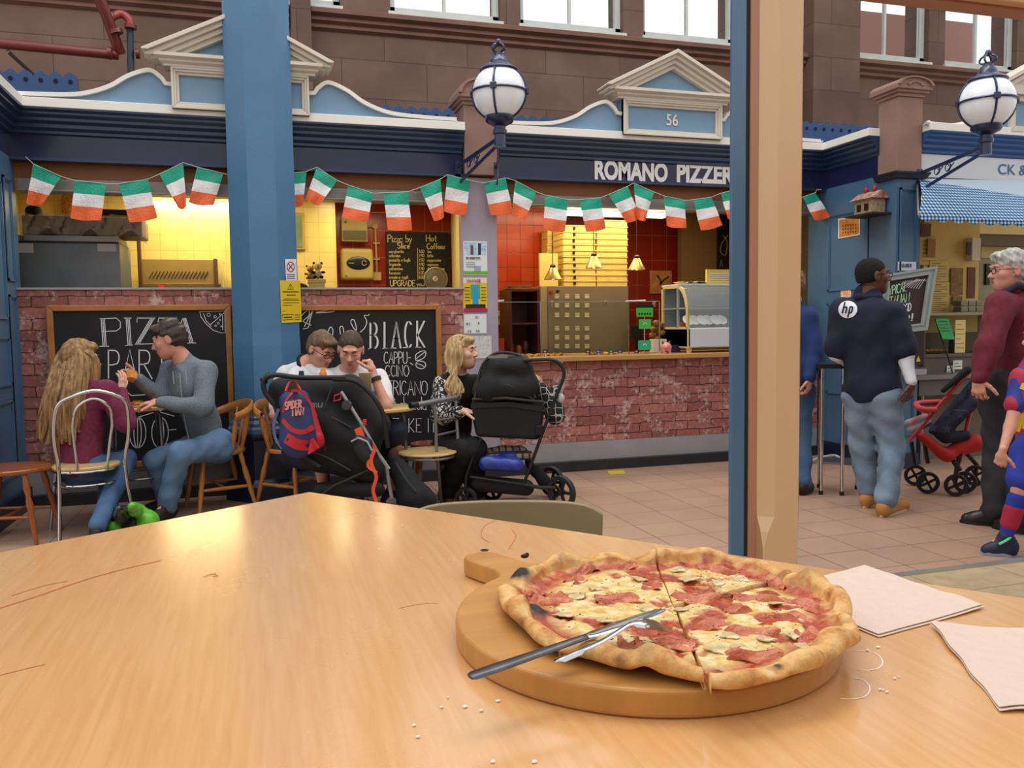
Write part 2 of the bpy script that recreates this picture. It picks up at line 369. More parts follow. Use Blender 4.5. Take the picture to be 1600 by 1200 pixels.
def nets(D, lo, h, off=0):
    n = np.array(D.shape)-1; S = D < 0
    c = [S[i:n[0]+i, j:n[1]+j, k:n[2]+k] for i in (0, 1) for j in (0, 1) for k in (0, 1)]
    sm = sum(x.astype('i1') for x in c); act = (sm > 0) & (sm < 8); I = np.argwhere(act)
    idx = -np.ones(act.shape, int); idx[act] = np.arange(len(I))
    acc = np.zeros((len(I), 3)); cnt = np.zeros(len(I))
    co = [(i, j, k) for i in (0, 1) for j in (0, 1) for k in (0, 1)]
    for a in range(8):
        for b in range(a+1, 8):
            dd = np.abs(np.array(co[a])-np.array(co[b]))
            if dd.sum() != 1: continue
            A = D[I[:, 0]+co[a][0], I[:, 1]+co[a][1], I[:, 2]+co[a][2]]; Bv = D[I[:, 0]+co[b][0], I[:, 1]+co[b][1], I[:, 2]+co[b][2]]
            m = (A < 0) != (Bv < 0); t = np.where(m, A/np.where(m, A-Bv, 1), 0)[:, None]
            acc += np.where(m[:, None], np.array(co[a])+t*(np.array(co[b])-np.array(co[a])), 0); cnt += m
    V = lo+(I+acc/np.maximum(cnt, 1)[:, None])*h
    Q = []
    for ax in range(3):
        o1, o2 = [a for a in range(3) if a != ax]
        sl0 = [slice(None)]*3; sl1 = [slice(None)]*3; sl0[ax] = slice(0, -1); sl1[ax] = slice(1, None)
        m = S[tuple(sl0)] != S[tuple(sl1)]; E = np.argwhere(m); E = E[(E[:, o1] > 0) & (E[:, o2] > 0) & (E[:, o1] < n[o1]) & (E[:, o2] < n[o2])]
        def at(d1, d2):
            e = E.copy(); e[:, o1] -= d1; e[:, o2] -= d2; return idx[e[:, 0], e[:, 1], e[:, 2]]
        q = np.stack([at(0, 0), at(1, 0), at(1, 1), at(0, 1)], 1)
        ins = S[E[:, 0], E[:, 1], E[:, 2]]
        if ax == 1: ins = ~ins
        q[~ins] = q[~ins][:, ::-1]; Q.append(q)
    Q = np.concatenate(Q); Q = Q[(Q >= 0).all(1)]
    return V, Q+off
def vq_mesh(parts, name, m, parent=None):
    V = np.concatenate([p[0] for p in parts]); o = 0; Q = []
    for p in parts: Q.append(p[1]+o); o += len(p[0])
    Q = np.concatenate(Q)
    me = bpy.data.meshes.new(name); me.vertices.add(len(V)); me.vertices.foreach_set('co', V.astype('f').ravel())
    me.loops.add(Q.size); me.loops.foreach_set('vertex_index', Q.astype('i').ravel()); me.polygons.add(len(Q))
    me.polygons.foreach_set('loop_start', np.arange(0, Q.size, 4, dtype='i')); me.update(calc_edges=True); me.validate()
    return link_mesh(name, me, m, parent, True)
def solid(name, prims, m, parent=None, h=.01, disp=None, extra=()):
    D, lo = field(prims, h, disp); parts = [nets(D, lo, h)]
    for pr, hh in extra: D, lo = field(pr, hh); parts.append(nets(D, lo, hh))
    return vq_mesh(parts, name, m, parent)
def wrink(amp, sc=30, seed=0):
    r = np.random.RandomState(seed); K = r.randn(7, 3)*sc*np.array((.85, .85, .9)); ph = r.rand(7)*6.28
    def f(G):
        s = 0
        w = np.sin(G[..., 0]*11+G[..., 2]*7+seed)*.02
        for k, p in zip(K, ph): s = s+np.sin(G@k+w*40+p)
        return amp*s/3.5
    return f
# ------------------------------------------------------------------ materials of the place
NAVY = mat('navy_gloss_paint', '#181f47', .28, coat=.3, var=.12, vscale=2)
CORN = mat('dark_blue_cornice_paint', '#1c3556', .35, coat=.2)
SKYB = mat('light_blue_paint', '#7597b5', .55, var=.05, vscale=4)
MIDB = mat('mid_blue_paint', '#466989', .38, coat=.15, var=.08, vscale=3, bump=.1, bscale=30)
COLB = mat('column_blue_paint', '#49769c', .42, coat=.1, var=.07, vscale=3, bump=.12, bscale=45)
DKB = mat('column_base_navy_paint', '#161d38', .4, coat=.1)
CREAM = mat('cream_paint', '#cfc8ba', .5, var=.05, vscale=5)
WHT = mat('white_paint', '#e4e2dc', .5)
STONEP = mat('pier_brown_paint', '#8d6f64', .7, var=.1, vscale=5)
CREST = mat('cresting_blue_paint', '#294a78', .5)
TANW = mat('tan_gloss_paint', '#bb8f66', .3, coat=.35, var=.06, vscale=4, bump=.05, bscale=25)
TANL = mat('tan_gloss_lighter', '#d9b48c', .3, coat=.35)  # lighter version of the tan, set on chamfer, front face and bead
TANR = mat('tan_gloss_redder', '#b27e62', .4, coat=.2)  # redder version of the tan, set on side faces and beam stop
BLK = mat('black_plastic', '#101114', .45)
BLKF = mat('black_fabric', '#0c0d11', .85, var=.3, vscale=20, bump=.15, bscale=300)
CHROME = mat('chrome', '#c8c8c8', .12, metal=1)
STEEL = mat('brushed_steel', '#8f9296', .32, metal=1, var=.15, vscale=8)
STEELW = mat('warm_steel_panel', '#8d7d64', .38, metal=.6, var=.1, vscale=4)
GREYM = mat('grey_tube_metal', '#7d8287', .3, metal=.9)
PINE = mat('varnished_pine', '#b07437', .3, coat=.4, var=.2, vscale=5, stretch=(4, 4, 1))
PINED = mat('dark_varnished_wood', '#8a4a1c', .3, coat=.4, var=.2, vscale=5, stretch=(4, 4, 1))
SEATW = mat('pale_seat_laminate', '#c9a970', .3, coat=.3, var=.08)
BOARDK = mat('chalkboard_black', '#15161b', .55, var=.25, vscale=3)
CHALK = mat('chalk_white', '#d8dadd', .9)
FRAMEW = mat('board_frame_wood', '#a8703a', .4, coat=.2, var=.15, vscale=8)
HEADW = mat('header_brown_wood', '#8f5a2e', .45, var=.12, vscale=3, stretch=(.3, 1, 3))
SHUT = mat('shutter_grey_metal', '#8b8984', .4, metal=.4)
YEL = brick_mat('yellow_wall_tiles', '#e3cb7c', '#e6cf84', '#cfb468', .15, .15, .0035, 'xz', rough=.25, var=.06, bump=.2, offset=0)
YELY = brick_mat('yellow_side_tiles', '#e3cb7c', '#e6cf84', '#cfb468', .15, .15, .0035, 'yz', rough=.25, var=.06, bump=.2, offset=0)
REDT = brick_mat('red_wall_tiles', '#96270f', '#9d2a12', '#b4764e', .2, .3, .003, 'xz', rough=.25, var=.12, bump=.2, offset=0)
ORT = brick_mat('orange_red_wall_tiles', '#b73a12', '#bd4216', '#6f2510', .15, .15, .004, 'xz', rough=.22, var=.15, bump=.2, offset=0)
BEIGE = mat('beige_partition', '#8a6d42', .6)
FLOORM = brick_mat('floor_tiles', '#b08f7a', '#a88874', '#6f5a4e', .33, .33, .004, 'xy', rough=.38, var=.16, bump=.25, offset=0, vscale=2.2, coat=.1)
STONEF = brick_mat('stone_floor_tiles', '#b5a07c', '#a99470', '#7f6d52', .45, .45, .004, 'xy', rough=.45, var=.25, bump=.2, offset=0, vscale=14)
SAND = brick_mat('red_sandstone', '#70564c', '#7c6256', '#57433b', 1.05, .46, .006, 'xz', rough=.85, var=.38, bump=.3, vscale=1.6)
SANDY = mat('sandstone_moulding', '#765448', .85, var=.2, vscale=2.5)

def mural():
    """printed brick wall covering: red bricks, pale worn patches, dark joints"""
    m = bpy.data.materials.new('printed_brick_panel'); m.use_nodes = True; n = m.node_tree; b = n.nodes['Principled BSDF']; L = n.links
    b.inputs['Roughness'].default_value = .42; b.inputs['Coat Weight'].default_value = .12
    g = n.nodes.new('ShaderNodeNewGeometry'); s = n.nodes.new('ShaderNodeSeparateXYZ'); cb = n.nodes.new('ShaderNodeCombineXYZ')
    L.new(g.outputs['Position'], s.inputs[0]); L.new(s.outputs['X'], cb.inputs[0]); L.new(s.outputs['Z'], cb.inputs[1])
    wz = n.nodes.new('ShaderNodeTexNoise'); wz.inputs['Scale'].default_value = 11; wz.inputs['Detail'].default_value = 3; L.new(cb.outputs[0], wz.inputs['Vector'])
    sc = n.nodes.new('ShaderNodeVectorMath'); sc.operation = 'MULTIPLY_ADD'; sc.inputs[1].default_value = (.035, .035, 0); L.new(wz.outputs['Color'], sc.inputs[0]); L.new(cb.outputs[0], sc.inputs[2])
    t = n.nodes.new('ShaderNodeTexBrick'); L.new(sc.outputs[0], t.inputs['Vector'])
    for k, v in (('Scale', 1), ('Brick Width', .25), ('Row Height', .085), ('Mortar Size', .0055), ('Mortar Smooth', .6), ('Bias', -.1)): t.inputs[k].default_value = v
    t.inputs['Color1'].default_value = lin('#bb7a70'); t.inputs['Color2'].default_value = lin('#94574f'); t.inputs['Mortar'].default_value = lin('#3d2425')
    z = n.nodes.new('ShaderNodeTexNoise'); z.inputs['Scale'].default_value = 26; z.inputs['Detail'].default_value = 7; z.inputs['Roughness'].default_value = .7; L.new(cb.outputs[0], z.inputs['Vector'])
    z2 = n.nodes.new('ShaderNodeTexNoise'); z2.inputs['Scale'].default_value = 5.5; z2.inputs['Detail'].default_value = 2; L.new(cb.outputs[0], z2.inputs['Vector'])
    ml = n.nodes.new('ShaderNodeMath'); ml.operation = 'MULTIPLY'; L.new(z.outputs['Fac'], ml.inputs[0]); L.new(z2.outputs['Fac'], ml.inputs[1])
    r = n.nodes.new('ShaderNodeValToRGB'); r.color_ramp.elements[0].position = .28; r.color_ramp.elements[1].position = .36; L.new(ml.outputs[0], r.inputs[0])
    mx = n.nodes.new('ShaderNodeMix'); mx.data_type = 'RGBA'; L.new(r.outputs[0], mx.inputs[0]); L.new(t.outputs['Color'], mx.inputs[6]); mx.inputs[7].default_value = lin('#c9aca4')
    r2 = n.nodes.new('ShaderNodeValToRGB'); r2.color_ramp.elements[0].color = (.45, .45, .45, 1); r2.color_ramp.elements[0].position = .3; r2.color_ramp.elements[1].position = .62; L.new(z.outputs['Fac'], r2.inputs[0])
    m2 = n.nodes.new('ShaderNodeMix'); m2.data_type = 'RGBA'; m2.blend_type = 'MULTIPLY'; m2.inputs[0].default_value = .75; L.new(mx.outputs[2], m2.inputs[6]); L.new(r2.outputs[0], m2.inputs[7])
    L.new(m2.outputs[2], b.inputs['Base Color'])
    bp = n.nodes.new('ShaderNodeBump'); bp.inputs['Strength'].default_value = .15; bp.inputs['Distance'].default_value = .01; L.new(z.outputs['Fac'], bp.inputs['Height']); L.new(bp.outputs[0], b.inputs['Normal'])
    return m
MURAL = mural()

def struct(o): o['kind'] = 'structure'; return o
YF = 7.05
XL, XR, XP0, XP1 = -1.73, 5.36, 1.70, 2.01
# ------------------------------------------------------------------ floors
struct(MB().box(-7, 14, 2.95, 12, -.1, 0).build('floor', FLOORM))
struct(MB().box(-5, 9, -3, 2.95, -.1, .2).build('floor_seating_platform', STONEF, bevel=.004))
struct(MB().box(-5, 9, 2.945, 2.985, .165, .206).build('trim_platform_edge', mat('aluminium_edge_strip', '#b9bcbd', .3, metal=.8)))
# unseen back of the seating unit, put in to cut light from behind the camera
CAFE = mat('cafe_wall_tan', '#a98a6c', .7, var=.06, vscale=2)
struct(MB().box(-5, 7.5, -2.6, -2.5, .2, 3.1).build('wall_cafe_back', CAFE)); struct(MB().box(7.4, 7.5, -2.5, 2.9, .2, 3.1).build('wall_cafe_side', CAFE))
# ------------------------------------------------------------------ sandstone wall with high windows
YW = 10.5
wy = lambda px, py: onY(px, py, YW)
wins = [(610, 782, 18, 'l'), (815, 975, 32, 'm'), (1005, 1170, 50, 'r')]
def sandwall():
    W = []
    for a, b in ((-.35, 1.05), (1.66, 3.07), (3.34, 4.78), (5.08, 6.5), (8.39, 9.80), (10.10, 11.5)): W.append((a, b, 5.2, 7.6))
    mb = MB(); xs = sorted(set([-7, 15]+[v for w in W for v in w[:2]]))
    mb.box(-7, 15, YW, YW+.5, 0, 5.2); mb.box(-7, 15, YW, YW+.5, 7.6, 9.5)
    cur = -7
    for a, b, z0, z1 in W: mb.box(cur, a, YW, YW+.5, z0, z1); cur = b
    mb.box(cur, 15, YW, YW+.5, 5.2, 7.6)
    struct(mb.build('wall_back', SAND))
    m = MB()
    prof = [(0, 4.90), (.05, 4.93), (.05, 4.97), (.10, 5.0), (.10, 5.04), (.16, 5.07), (.16, 5.12), (.04, 5.17), (0, 5.17)]
    for a, b in ((-7, .45), (.70, 7.57), (8.38, 15)):
        m.sweep(prof, [((a, YW, 0), (0, -1, 0)), ((b, YW, 0), (0, -1, 0))])
    struct(m.build('trim_sandstone_course', SANDY))
    m = MB(); m.box(.46, .69, YW-.22, YW, 0, 9.5); m.box(7.58, 8.36, YW-.25, YW, 0, 9.5)
    m.box(-4.2, -3.6, YW-.22, YW, 0, 9.5)
    struct(m.build('wall_back_pilasters', SAND))
    for i, (a, b, z0, z1) in enumerate(W):
        yy = YW+.10
        f = MB(); t = .07
        for (x0, x1, c0, c1) in ((a, b, z0, z0+t+.03), (a, b, z1-t, z1), (a, a+t, z0, z1), (b-t, b, z0, z1)): f.box(x0, x1, yy, yy+.08, c0, c1)
        xm = (a+b)/2; f.box(xm-.018, xm+.018, yy+.01, yy+.06, z0, z1); f.box(a, b, yy+.01, yy+.06, 6.38, 6.43)
        f.box(a-.03, b+.03, YW-.05, yy+.1, z0-.05, z0)
        o = struct(f.build('window_%d' % (i+1), mat('window_frame_white', '#c3c9c4', .5, var=.06)))
        MB().box(a+t, b-t, yy+.03, yy+.036, z0+t, z1-t).build('window_glass', mat('window_glass', '#f4f8fa', .02, trans=1, ior=1.05), o)
sandwall()
# building outside seen pale through the panes
tag(MB().box(10.5, 13.8, 13.6, 14.2, 0, 7.2).build('pale_pink_building', mat('pale_pink_render', '#d8a79b', .8)),
    'pale pink building outside seen through the far right high windows', 'building')

# ------------------------------------------------------------------ stall shells
sw = MB(); sw.box(-2.3, -2.1, 7.0, 9.4, 0, 2.9); struct(sw.build('wall_stall_left', YELY))
xy = float(onY(525, 380, 8.75)[0])
struct(MB().box(-2.1, xy, 8.75, 8.85, 0, 2.9).build('wall_yellow_back', YEL))
struct(MB().box(xy-.08, xy, 8.85, 9.3, 0, 2.9).build('wall_yellow_return', YELY))
struct(MB().box(xy, 2.12, 9.3, 9.4, 0, 2.9).build('wall_red_back', REDT))
struct(MB().prism([(1.74, 7.12, 0), (1.86, 7.12, 0), (2.22, 9.3, 0), (2.10, 9.3, 0)], (0, 0, 2.9)).build('wall_stall_partition', mat('yellow_plaster', '#e2cf86', .5)))
struct(MB().box(2.2, 5.5, 9.3, 9.4, 0, 2.9).build('wall_pizzeria_back', REDT))
xo = float(onY(862, 400, 8.6)[0])
struct(MB().box(2.15, xo, 8.6, 8.7, 0, 2.9).build('wall_orange_tile', ORT))
xb = float(onY(1065, 400, 9.0)[0])
struct(MB().box(xb, 5.5, 9.0, 9.1, 0, 2.9).build('wall_beige_partition', BEIGE))
xg = float(onY(1250, 400, 8.0)[0])
struct(MB().box(5.0, 5.9, 8.0, 8.06, 0, 2.9).build('wall_yellow_corner', YEL))
struct(MB().box(-2.3, 5.9, 7.12, 9.6, 2.70, 2.78).build('ceiling_stalls', mat('stall_ceiling_cream', '#e0d6b0', .7)))
struct(MB().box(-2.3, 5.35, 7.06, 9.6, 2.90, 2.96).build('roof_stalls', mat('roof_felt', '#3a3d42', .8)))
struct(MB().box(5.9, 10.5, 6.3, 9.6, 2.62, 2.66).build('ceiling_stall_right', MATS['stall_ceiling_cream']))
struct(MB().box(5.6, 10.5, 6.2, 9.6, 2.95, 3.0).build('roof_stall_right', MATS['roof_felt']))
struct(MB().box(5.66, 10.5, 8.6, 8.7, 0, 2.7).build('wall_stall_right_back', YEL))
struct(MB().box(5.6, 5.66, 6.3, 8.6, 0, 2.9).build('wall_stall_right_side', mat('dark_side_panel', '#4f4534', .6)))

# ------------------------------------------------------------------ fascia, cornice, upper boards
prof_c = [(0, 2.79), (.02, 2.80), (.02, 2.82), (.045, 2.84), (.045, 2.865), (.075, 2.885), (.075, 2.905), (.105, 2.925), (.105, 2.94), (.13, 2.955), (.13, 2.965), (0, 2.965)]
prof_w = [(0, 2.967), (.135, 2.967), (.135, 3.035), (0, 3.035)]
pathL = [((XL, 6.1, 0), (1, 0, 0)), ((XL, YF, 0), (1, -1, 0)), ((XP0, YF, 0), (0, -1, 0))]
pathR = [((XP1, YF, 0), (0, -1, 0)), ((XR, YF, 0), (-1, -1, 0)), ((XR, 6.28, 0), (-1, 0, 0))]
pathN = [((5.61, 6.10, 0), (0, -1, 0)), ((10.5, 6.10, 0), (0, -1, 0))]
NAVYT = mat('navy_upper_fascia', '#27508a', .45)
for nm, pth in (('trim_1', pathL), ('trim_2', pathR), ('trim_3', pathN)):
    struct(MB().sweep(prof_c, pth).build(nm+'_cornice', NAVYT if nm == 'trim_3' else CORN))
    struct(MB().sweep(prof_w, pth).build(nm+'_white_band', WHT, bevel=.004))
fl = MB(); fl.box(XL-.1, XP0, YF, YF+.06, 2.62, 2.97); fl.box(XL-.3, XL, 6.1, YF, 2.62, 2.97); struct(fl.build('wall_fascia_left', NAVY))
def sign_fascia():
    t = thing('pizzeria_sign', (3.6, YF, 2.62), 'navy sign board with white block lettering under pediment 56', 'sign')
    m = MB(); m.box(XP1, XR, YF, YF+.06, 2.62, 2.97); m.build('sign_board', NAVY, t)
    sl = (285-279.5)/207
    for w, a, b in (('ROMANO', 929, 1043), ('PIZZERIA', 1057, 1171)):
        P0 = onY(a, 278.5+(a-929)*.036, YF-.002); P1 = onY(b, 278.5+(b-929)*.036, YF-.002)
        hh = onY(a, 251.5+(a-929)*.037, YF)[2]-P0[2]
        font_text('lettering', w, mat('sign_white', '#e8e8ea', .5), t, (P0[0], YF-.004, P0[2]), (1, 0, 0), (0, 0, 1), hh, bold=.045, width=P1[0]-P0[0], depth=.002)
sign_fascia()
struct(MB().box(XR, XR+.06, 6.28, YF+.06, 2.62, 2.97).build('wall_fascia_return', NAVY))
# soffit lip, wooden header, shutter box
for i, (a, b) in enumerate(((XL, XP0), (XP1, XR))):
    m = MB(); m.box(a, b, YF-.03, YF+.14, 2.60, 2.622); struct(m.build('trim_soffit_lip', CORN))
    struct(MB().box(a, b, YF+.08, YF+.14, 2.49, 2.60).build('trim_wood_header', HEADW))
    t = tag(MB().box(a+.02, b-.02, YF+.06, YF+.2, 2.385, 2.485).box(a+.02, b-.02, YF+.045, YF+.06, 2.385, 2.40).build('shutter_box', SHUT, bevel=.004),
            ['grey roller shutter box over the slice stall opening', 'grey roller shutter box over the pizzeria opening'][i], 'shutter box')
# strip light fitting on the pizzeria ceiling edge
for a, b, y, z, e, l in ((2.75, 3.75, YF+.24, 2.34, 6, 'bright white strip light above the pizza boxes'), (-.95, -.02, 8.6, 2.50, 13, 'glowing strip light on the yellow kitchen wall')):
    t = thing('strip_light', ((a+b)/2, y, z), l, 'light'); MB().box(a, b, y, y+.06, z, z+.045).build('glowing_tube', mat('strip_glow%d' % e, '#fff2c8', .4, emit=e), t)
    MB().box(a+.1, a+.13, y+.02, y+.05, z+.045, 2.70).build('hanger', WHT, t); MB().box(b-.13, b-.1, y+.02, y+.05, z+.045, 2.70).build('hanger', WHT, t)

sw_px = [(800, 192), (850, 193), (875, 190), (900, 181), (920, 168), (940, 160), (950, 161), (960, 170), (964, 177), (970, 178)]
YU = 6.95
sw = [onY(x, y, YU) for x, y in sw_px]; sw = [(3.14-p[0], p[2]) for p in sw]; sw[-1] = (0, sw[-1][1])
sw = [(1.2, sw[0][1]+.0)]+sw
SWT = [(p[0], p[2]) for p in smooth_path([(a, 0, b) for a, b in sw[:-2]], 5)]+sw[-2:]
def swoop(x_in, sgn, xlim, label):
    pts = [(x_in+sgn*d, z) for d, z in SWT]; pts = [(min(max(x, min(x_in, xlim)), max(x_in, xlim)), z) for x, z in pts]
    t = thing('scroll_board', ((x_in+xlim)/2, YU, 3.03), label, 'fascia board', 'curved fascia boards')
    poly = [(x, YU, z) for x, z in pts]+[(x_in, YU, 3.03), (xlim, YU, 3.03)]
    MB().prism(poly, (0, .05, 0)).build('board', SKYB, t)
    m = MB(); rr = []
    for i, (x, z) in enumerate(pts):
        a = np.array(pts[max(0, i-1)]); b = np.array(pts[min(len(pts)-1, i+1)]); d = nrm(b-a) if np.linalg.norm(b-a) > 0 else np.array((1, 0)); nn = np.array((-d[1], d[0])); nn = nn if nn[1] > 0 else -nn
        rr.append([(x-nn[0]*.018, YU-.03, z-nn[1]*.018), (x+nn[0]*.012, YU-.03, z+nn[1]*.012), (x+nn[0]*.012, YU+.06, z+nn[1]*.012), (x-nn[0]*.018, YU+.06, z-nn[1]*.018), (x-nn[0]*.018, YU-.03, z-nn[1]*.018)])
    m.grid(rr).build('moulding', WHT, t)
def chevron(m, xc, hw, zb, za, t, y0, y1):
    """two raking bars of thickness t whose top runs from (xc-hw,zb) to (xc,za)"""
    s = (za-zb)/hw; c = t*math.sqrt(1+s*s)
    m.prism([(xc-hw, y0, zb), (xc, y0, za), (xc+hw, y0, zb), (xc+hw-.0, y0, zb-c*.35), (xc+hw-c/s*.65, y0, zb-c*.35), (xc, y0, za-c), (xc-hw+c/s*.65, y0, zb-c*.35), (xc-hw, y0, zb-c*.35)], (0, y1-y0, 0))
def pediment(xa, xb, label, num=None):
    xc = (xa+xb)/2; hw = (xb-xa)/2
    t = thing('pediment', (xc, 6.95, 3.03), label, 'pediment')
    m = MB(); m.box(xa, xb, 6.93, 7.04, 3.02, 3.34); m.build('panel', SKYB, t)
    f = MB()
    for k, (w, y) in enumerate(((.055, 6.905), (.035, 6.89), (.018, 6.88))):
        f.frame(xa, xb, 3.005, 3.315, w, y, 6.94-.001*k)
    f.build('panel_frame', CREAM, t, bevel=.004)
    e = MB(); e.sweep([(0, 3.315), (.06, 3.315), (.06, 3.33), (.085, 3.345), (.085, 3.36), (.12, 3.375), (.12, 3.40), (0, 3.40)],
                      [((xa+.01, 7.04, 0), (-1, 0, 0)), ((xa+.01, 6.94, 0), (-1, -1, 0)), ((xb-.01, 6.94, 0), (1, -1, 0)), ((xb-.01, 7.04, 0), (1, 0, 0))]); e.build('entablature', CREAM, t)
    r = MB(); H = hw+.19
    chevron(r, xc, H, 3.415, 3.755, .03, 6.80, 7.04); chevron(r, xc, H-.02, 3.39, 3.725, .035, 6.83, 7.04); chevron(r, xc, H-.06, 3.37, 3.685, .035, 6.86, 7.04); chevron(r, xc, H-.11, 3.36, 3.645, .035, 6.89, 7.04)
    r.build('raking_cornice', CREAM, t, bevel=.003)
    MB().prism([(xc-H+.1, 6.94, 3.39), (xc+H-.1, 6.94, 3.39), (xc, 6.94, 3.66)], (0, .09, 0)).build('tympanum', SKYB, t)
    if num: font_text('number', num, mat('number_cream', '#e6dfcf', .5), t, (xc-.055, 6.925, 3.115), (1, 0, 0), (0, 0, 1), .098, bold=.012, width=.115, depth=.002)
PA = (-.585, .43); PB = (3.135, 4.12)
pediment(*PA, 'cream and blue triangular pediment behind the blue column'); pediment(*PB, 'cream and blue triangular pediment carrying number 56', '56')
swoop(PA[0], -1, XL+.02, 'curved light blue board left of the column'); swoop(PA[1], 1, XP0-.01, 'curved light blue board between blue column and globe lamp')
swoop(PB[0], -1, XP1+.01, 'curved light blue board just left of pediment 56'); swoop(PB[1], 1, XR-.14, 'curved light blue board right of pediment 56, mostly behind post')
# next stall: its own low board and pediment edge at the far right
t = thing('scroll_board', (6.3, 6.0, 3.03), 'curved light blue board behind the right globe lamp', 'fascia board', 'curved fascia boards')
pp = [onY(x, y, 6.0) for x, y in ((1438, 190), (1470, 195), (1500, 194), (1540, 180), (1562, 158), (1577, 150))]
pp = [p for p in smooth_path(pp, 4)]; pp[0] = np.array((5.62, 6.0, pp[0][2]))
MB().prism([(p[0], 6.0, p[2]) for p in pp]+[(pp[-1][0], 6.0, 3.03), (pp[0][0], 6.0, 3.03)], (0, .05, 0)).build('board', SKYB, t)
MB().tube([(p[0], 6.0, p[2]) for p in pp], .018, 6).build('moulding', WHT, t)
def pediment_side():
    P = onY(1577, 215, 5.98); x0 = P[0]
    t = thing('pediment', (x0+.5, 6.0, 3.03), 'cream and blue pediment cut by the right edge of the picture', 'pediment')
    MB().box(x0, x0+1, 6.0, 6.1, 3.02, 3.32).build('panel', SKYB, t)
    f = MB()
    f.frame(x0, x0+1, 3.0, 3.32, .05, 5.96, 6.01)
    f.build('panel_frame', CREAM, t, bevel=.004)
    r = MB(); chevron(r, x0+.5, .69, 3.41, 3.76, .035, 5.87, 6.1); chevron(r, x0+.5, .64, 3.38, 3.71, .04, 5.91, 6.1); chevron(r, x0+.5, .58, 3.36, 3.66, .04, 5.95, 6.1); r.build('raking_cornice', CREAM, t, bevel=.003)
    MB().box(x0-.1, x0+1.1, 5.92, 6.1, 3.32, 3.40).build('entablature', CREAM, t)
    MB().prism([(x0-.05, 6.02, 3.39), (x0+1.05, 6.02, 3.39), (x0+.5, 6.02, 3.68)], (0, .06, 0)).build('tympanum', SKYB, t)
pediment_side()

# cresting on the roofs
def cresting(xa, xb, y, z0, zt, label, step=.115):
    t = thing('roof_cresting', ((xa+xb)/2, y, z0), label, 'roof cresting', 'blue scalloped roof cresting')
    m = MB(); n = max(1, int(round((xb-xa)/step))); s = (xb-xa)/n; top = []
    for i in range(n):
        xc = xa+(i+.5)*s
        top += [(xc-s*.5, y, zt-.045), (xc-s*.38, y, zt-.02)]+[(xc+s*.33*math.cos(math.radians(a)), y, zt-.035+s*.33*math.sin(math.radians(a))) for a in (150, 120, 90, 60, 30)]+[(xc+s*.38, y, zt-.02)]
    top.append((xb, y, zt-.045))
    m.prism(top+[(xb, y, z0), (xa, y, z0)], (0, .03, 0)); m.build('scalloped_plate', CREST, t)
    for i in range(n): MB().lathe([(.018, 0), (.018, .004)], (xa+(i+.5)*s, y-.003, zt-.075), 10, (0, -1, 0)).build('pierced_hole', mat('dark_hole', '#10141f', .9), t)
    MB().box(xa, xb, y-.05, y, z0, zt-.16).build('gutter_face', CREST, t)
cresting(-3.0, -1.42, 8.0, 2.96, 3.52, 'blue scalloped cresting at top left beside red pipes')
cresting(.8, 1.86, 8.0, 2.96, 3.42, 'blue scalloped cresting left of the globe lamp')
cresting(2.0, 3.2, 8.0, 2.96, 3.40, 'blue scalloped cresting right of the globe lamp')
cresting(5.0, 6.9, 8.0, 2.96, 3.53, 'blue scalloped cresting beside the right brown pier')

# ------------------------------------------------------------------ brown piers
def pier(xa, xb, y0, y1, zb, zt, zc, label):
    t = thing('stone_pier', ((xa+xb)/2, y0, zb), label, 'pier')
    MB().box(xa, xb, y0, y1, zb, zt).build('shaft', STONEP, t, bevel=.004)
    xc = (xa+xb)/2; w = (xb-xa)/2; m = MB()
    for k, (o, z) in enumerate(((.015, 0), (.035, .03), (.055, .055))): m.box(xa-o, xb+o, y0-o, y1+o, zt+z, zt+z+.03)
    w2 = w+.055; hc = zc-zt-.085; n = 12
    arc = lambda y, k: [(xc+w2*k*math.cos(math.pi*i/n), y, zt+.085+hc*k*math.sin(math.pi*i/n)) for i in range(n+1)]
    m.prism(arc(y0-.055, 1), (0, y1-y0+.11, 0)); m.build('arched_cap', STONEP, t, bevel=.003)
    r = MB()
    for k0, k1, yy in ((1, .86, y0-.075), (.45, .32, y0-.065)):
        A, B = arc(yy, k0), arc(yy, k1); r.prism(A+B[::-1], (0, .03, 0))
    r.build('cap_moulding', STONEP, t)
pier(XP0+.01, XP1-.01, 7.0, 7.3, 2.62, 3.20, 3.42, 'short brown stone pier with arched cap behind the left globe lamp')
pier(5.345, 5.605, 6.06, 6.30, 2.60, 3.26, 3.42, 'tall brown stone pier with arched cap on blue pilaster at right')
# lilac grey pilaster with posters
struct(MB().box(1.685, 2.0, YF, YF+.1, 0, 2.60).build('wall_pilaster', mat('lilac_grey_paint', '#a39bab', .35, coat=.2, var=.06)))
# left return (blue) and right return with panels
def panelled(name, x0, x1, y0, y1, z0, z1, axis, panels, m):
    o = MB(); o.box(x0, x1, y0, y1, z0, z1); w = struct(o.build(name, m))
    f = MB()
    for (a, b, c, d) in panels:
        for k, (t_, pr) in enumerate(((.018, .014), (.03, .007))):
            for (u0, u1, v0, v1) in ((a, b, c, c+t_), (a, b, d-t_, d), (a, a+t_, c, d), (b-t_, b, c, d)):
                if axis == 'x-': f.box(x0-pr, x0, u0, u1, v0, v1)
                elif axis == 'x+': f.box(x1, x1+pr, u0, u1, v0, v1)
                else: f.box(u0, u1, y0-pr, y0, v0, v1)
    p = f.build('panel_moulding', m, w); return w
panelled('wall_left_return', XL-.35, XL, 6.1, YF+.1, 0, 2.62, 'x+', [(6.2, 6.75, 1.42, 2.4), (6.2, 6.75, .95, 1.3), (6.2, 6.75, .3, .85), (6.8, 7.0, 1.7, 2.45), (6.8, 7.0, .3, 1.6)], MIDB)
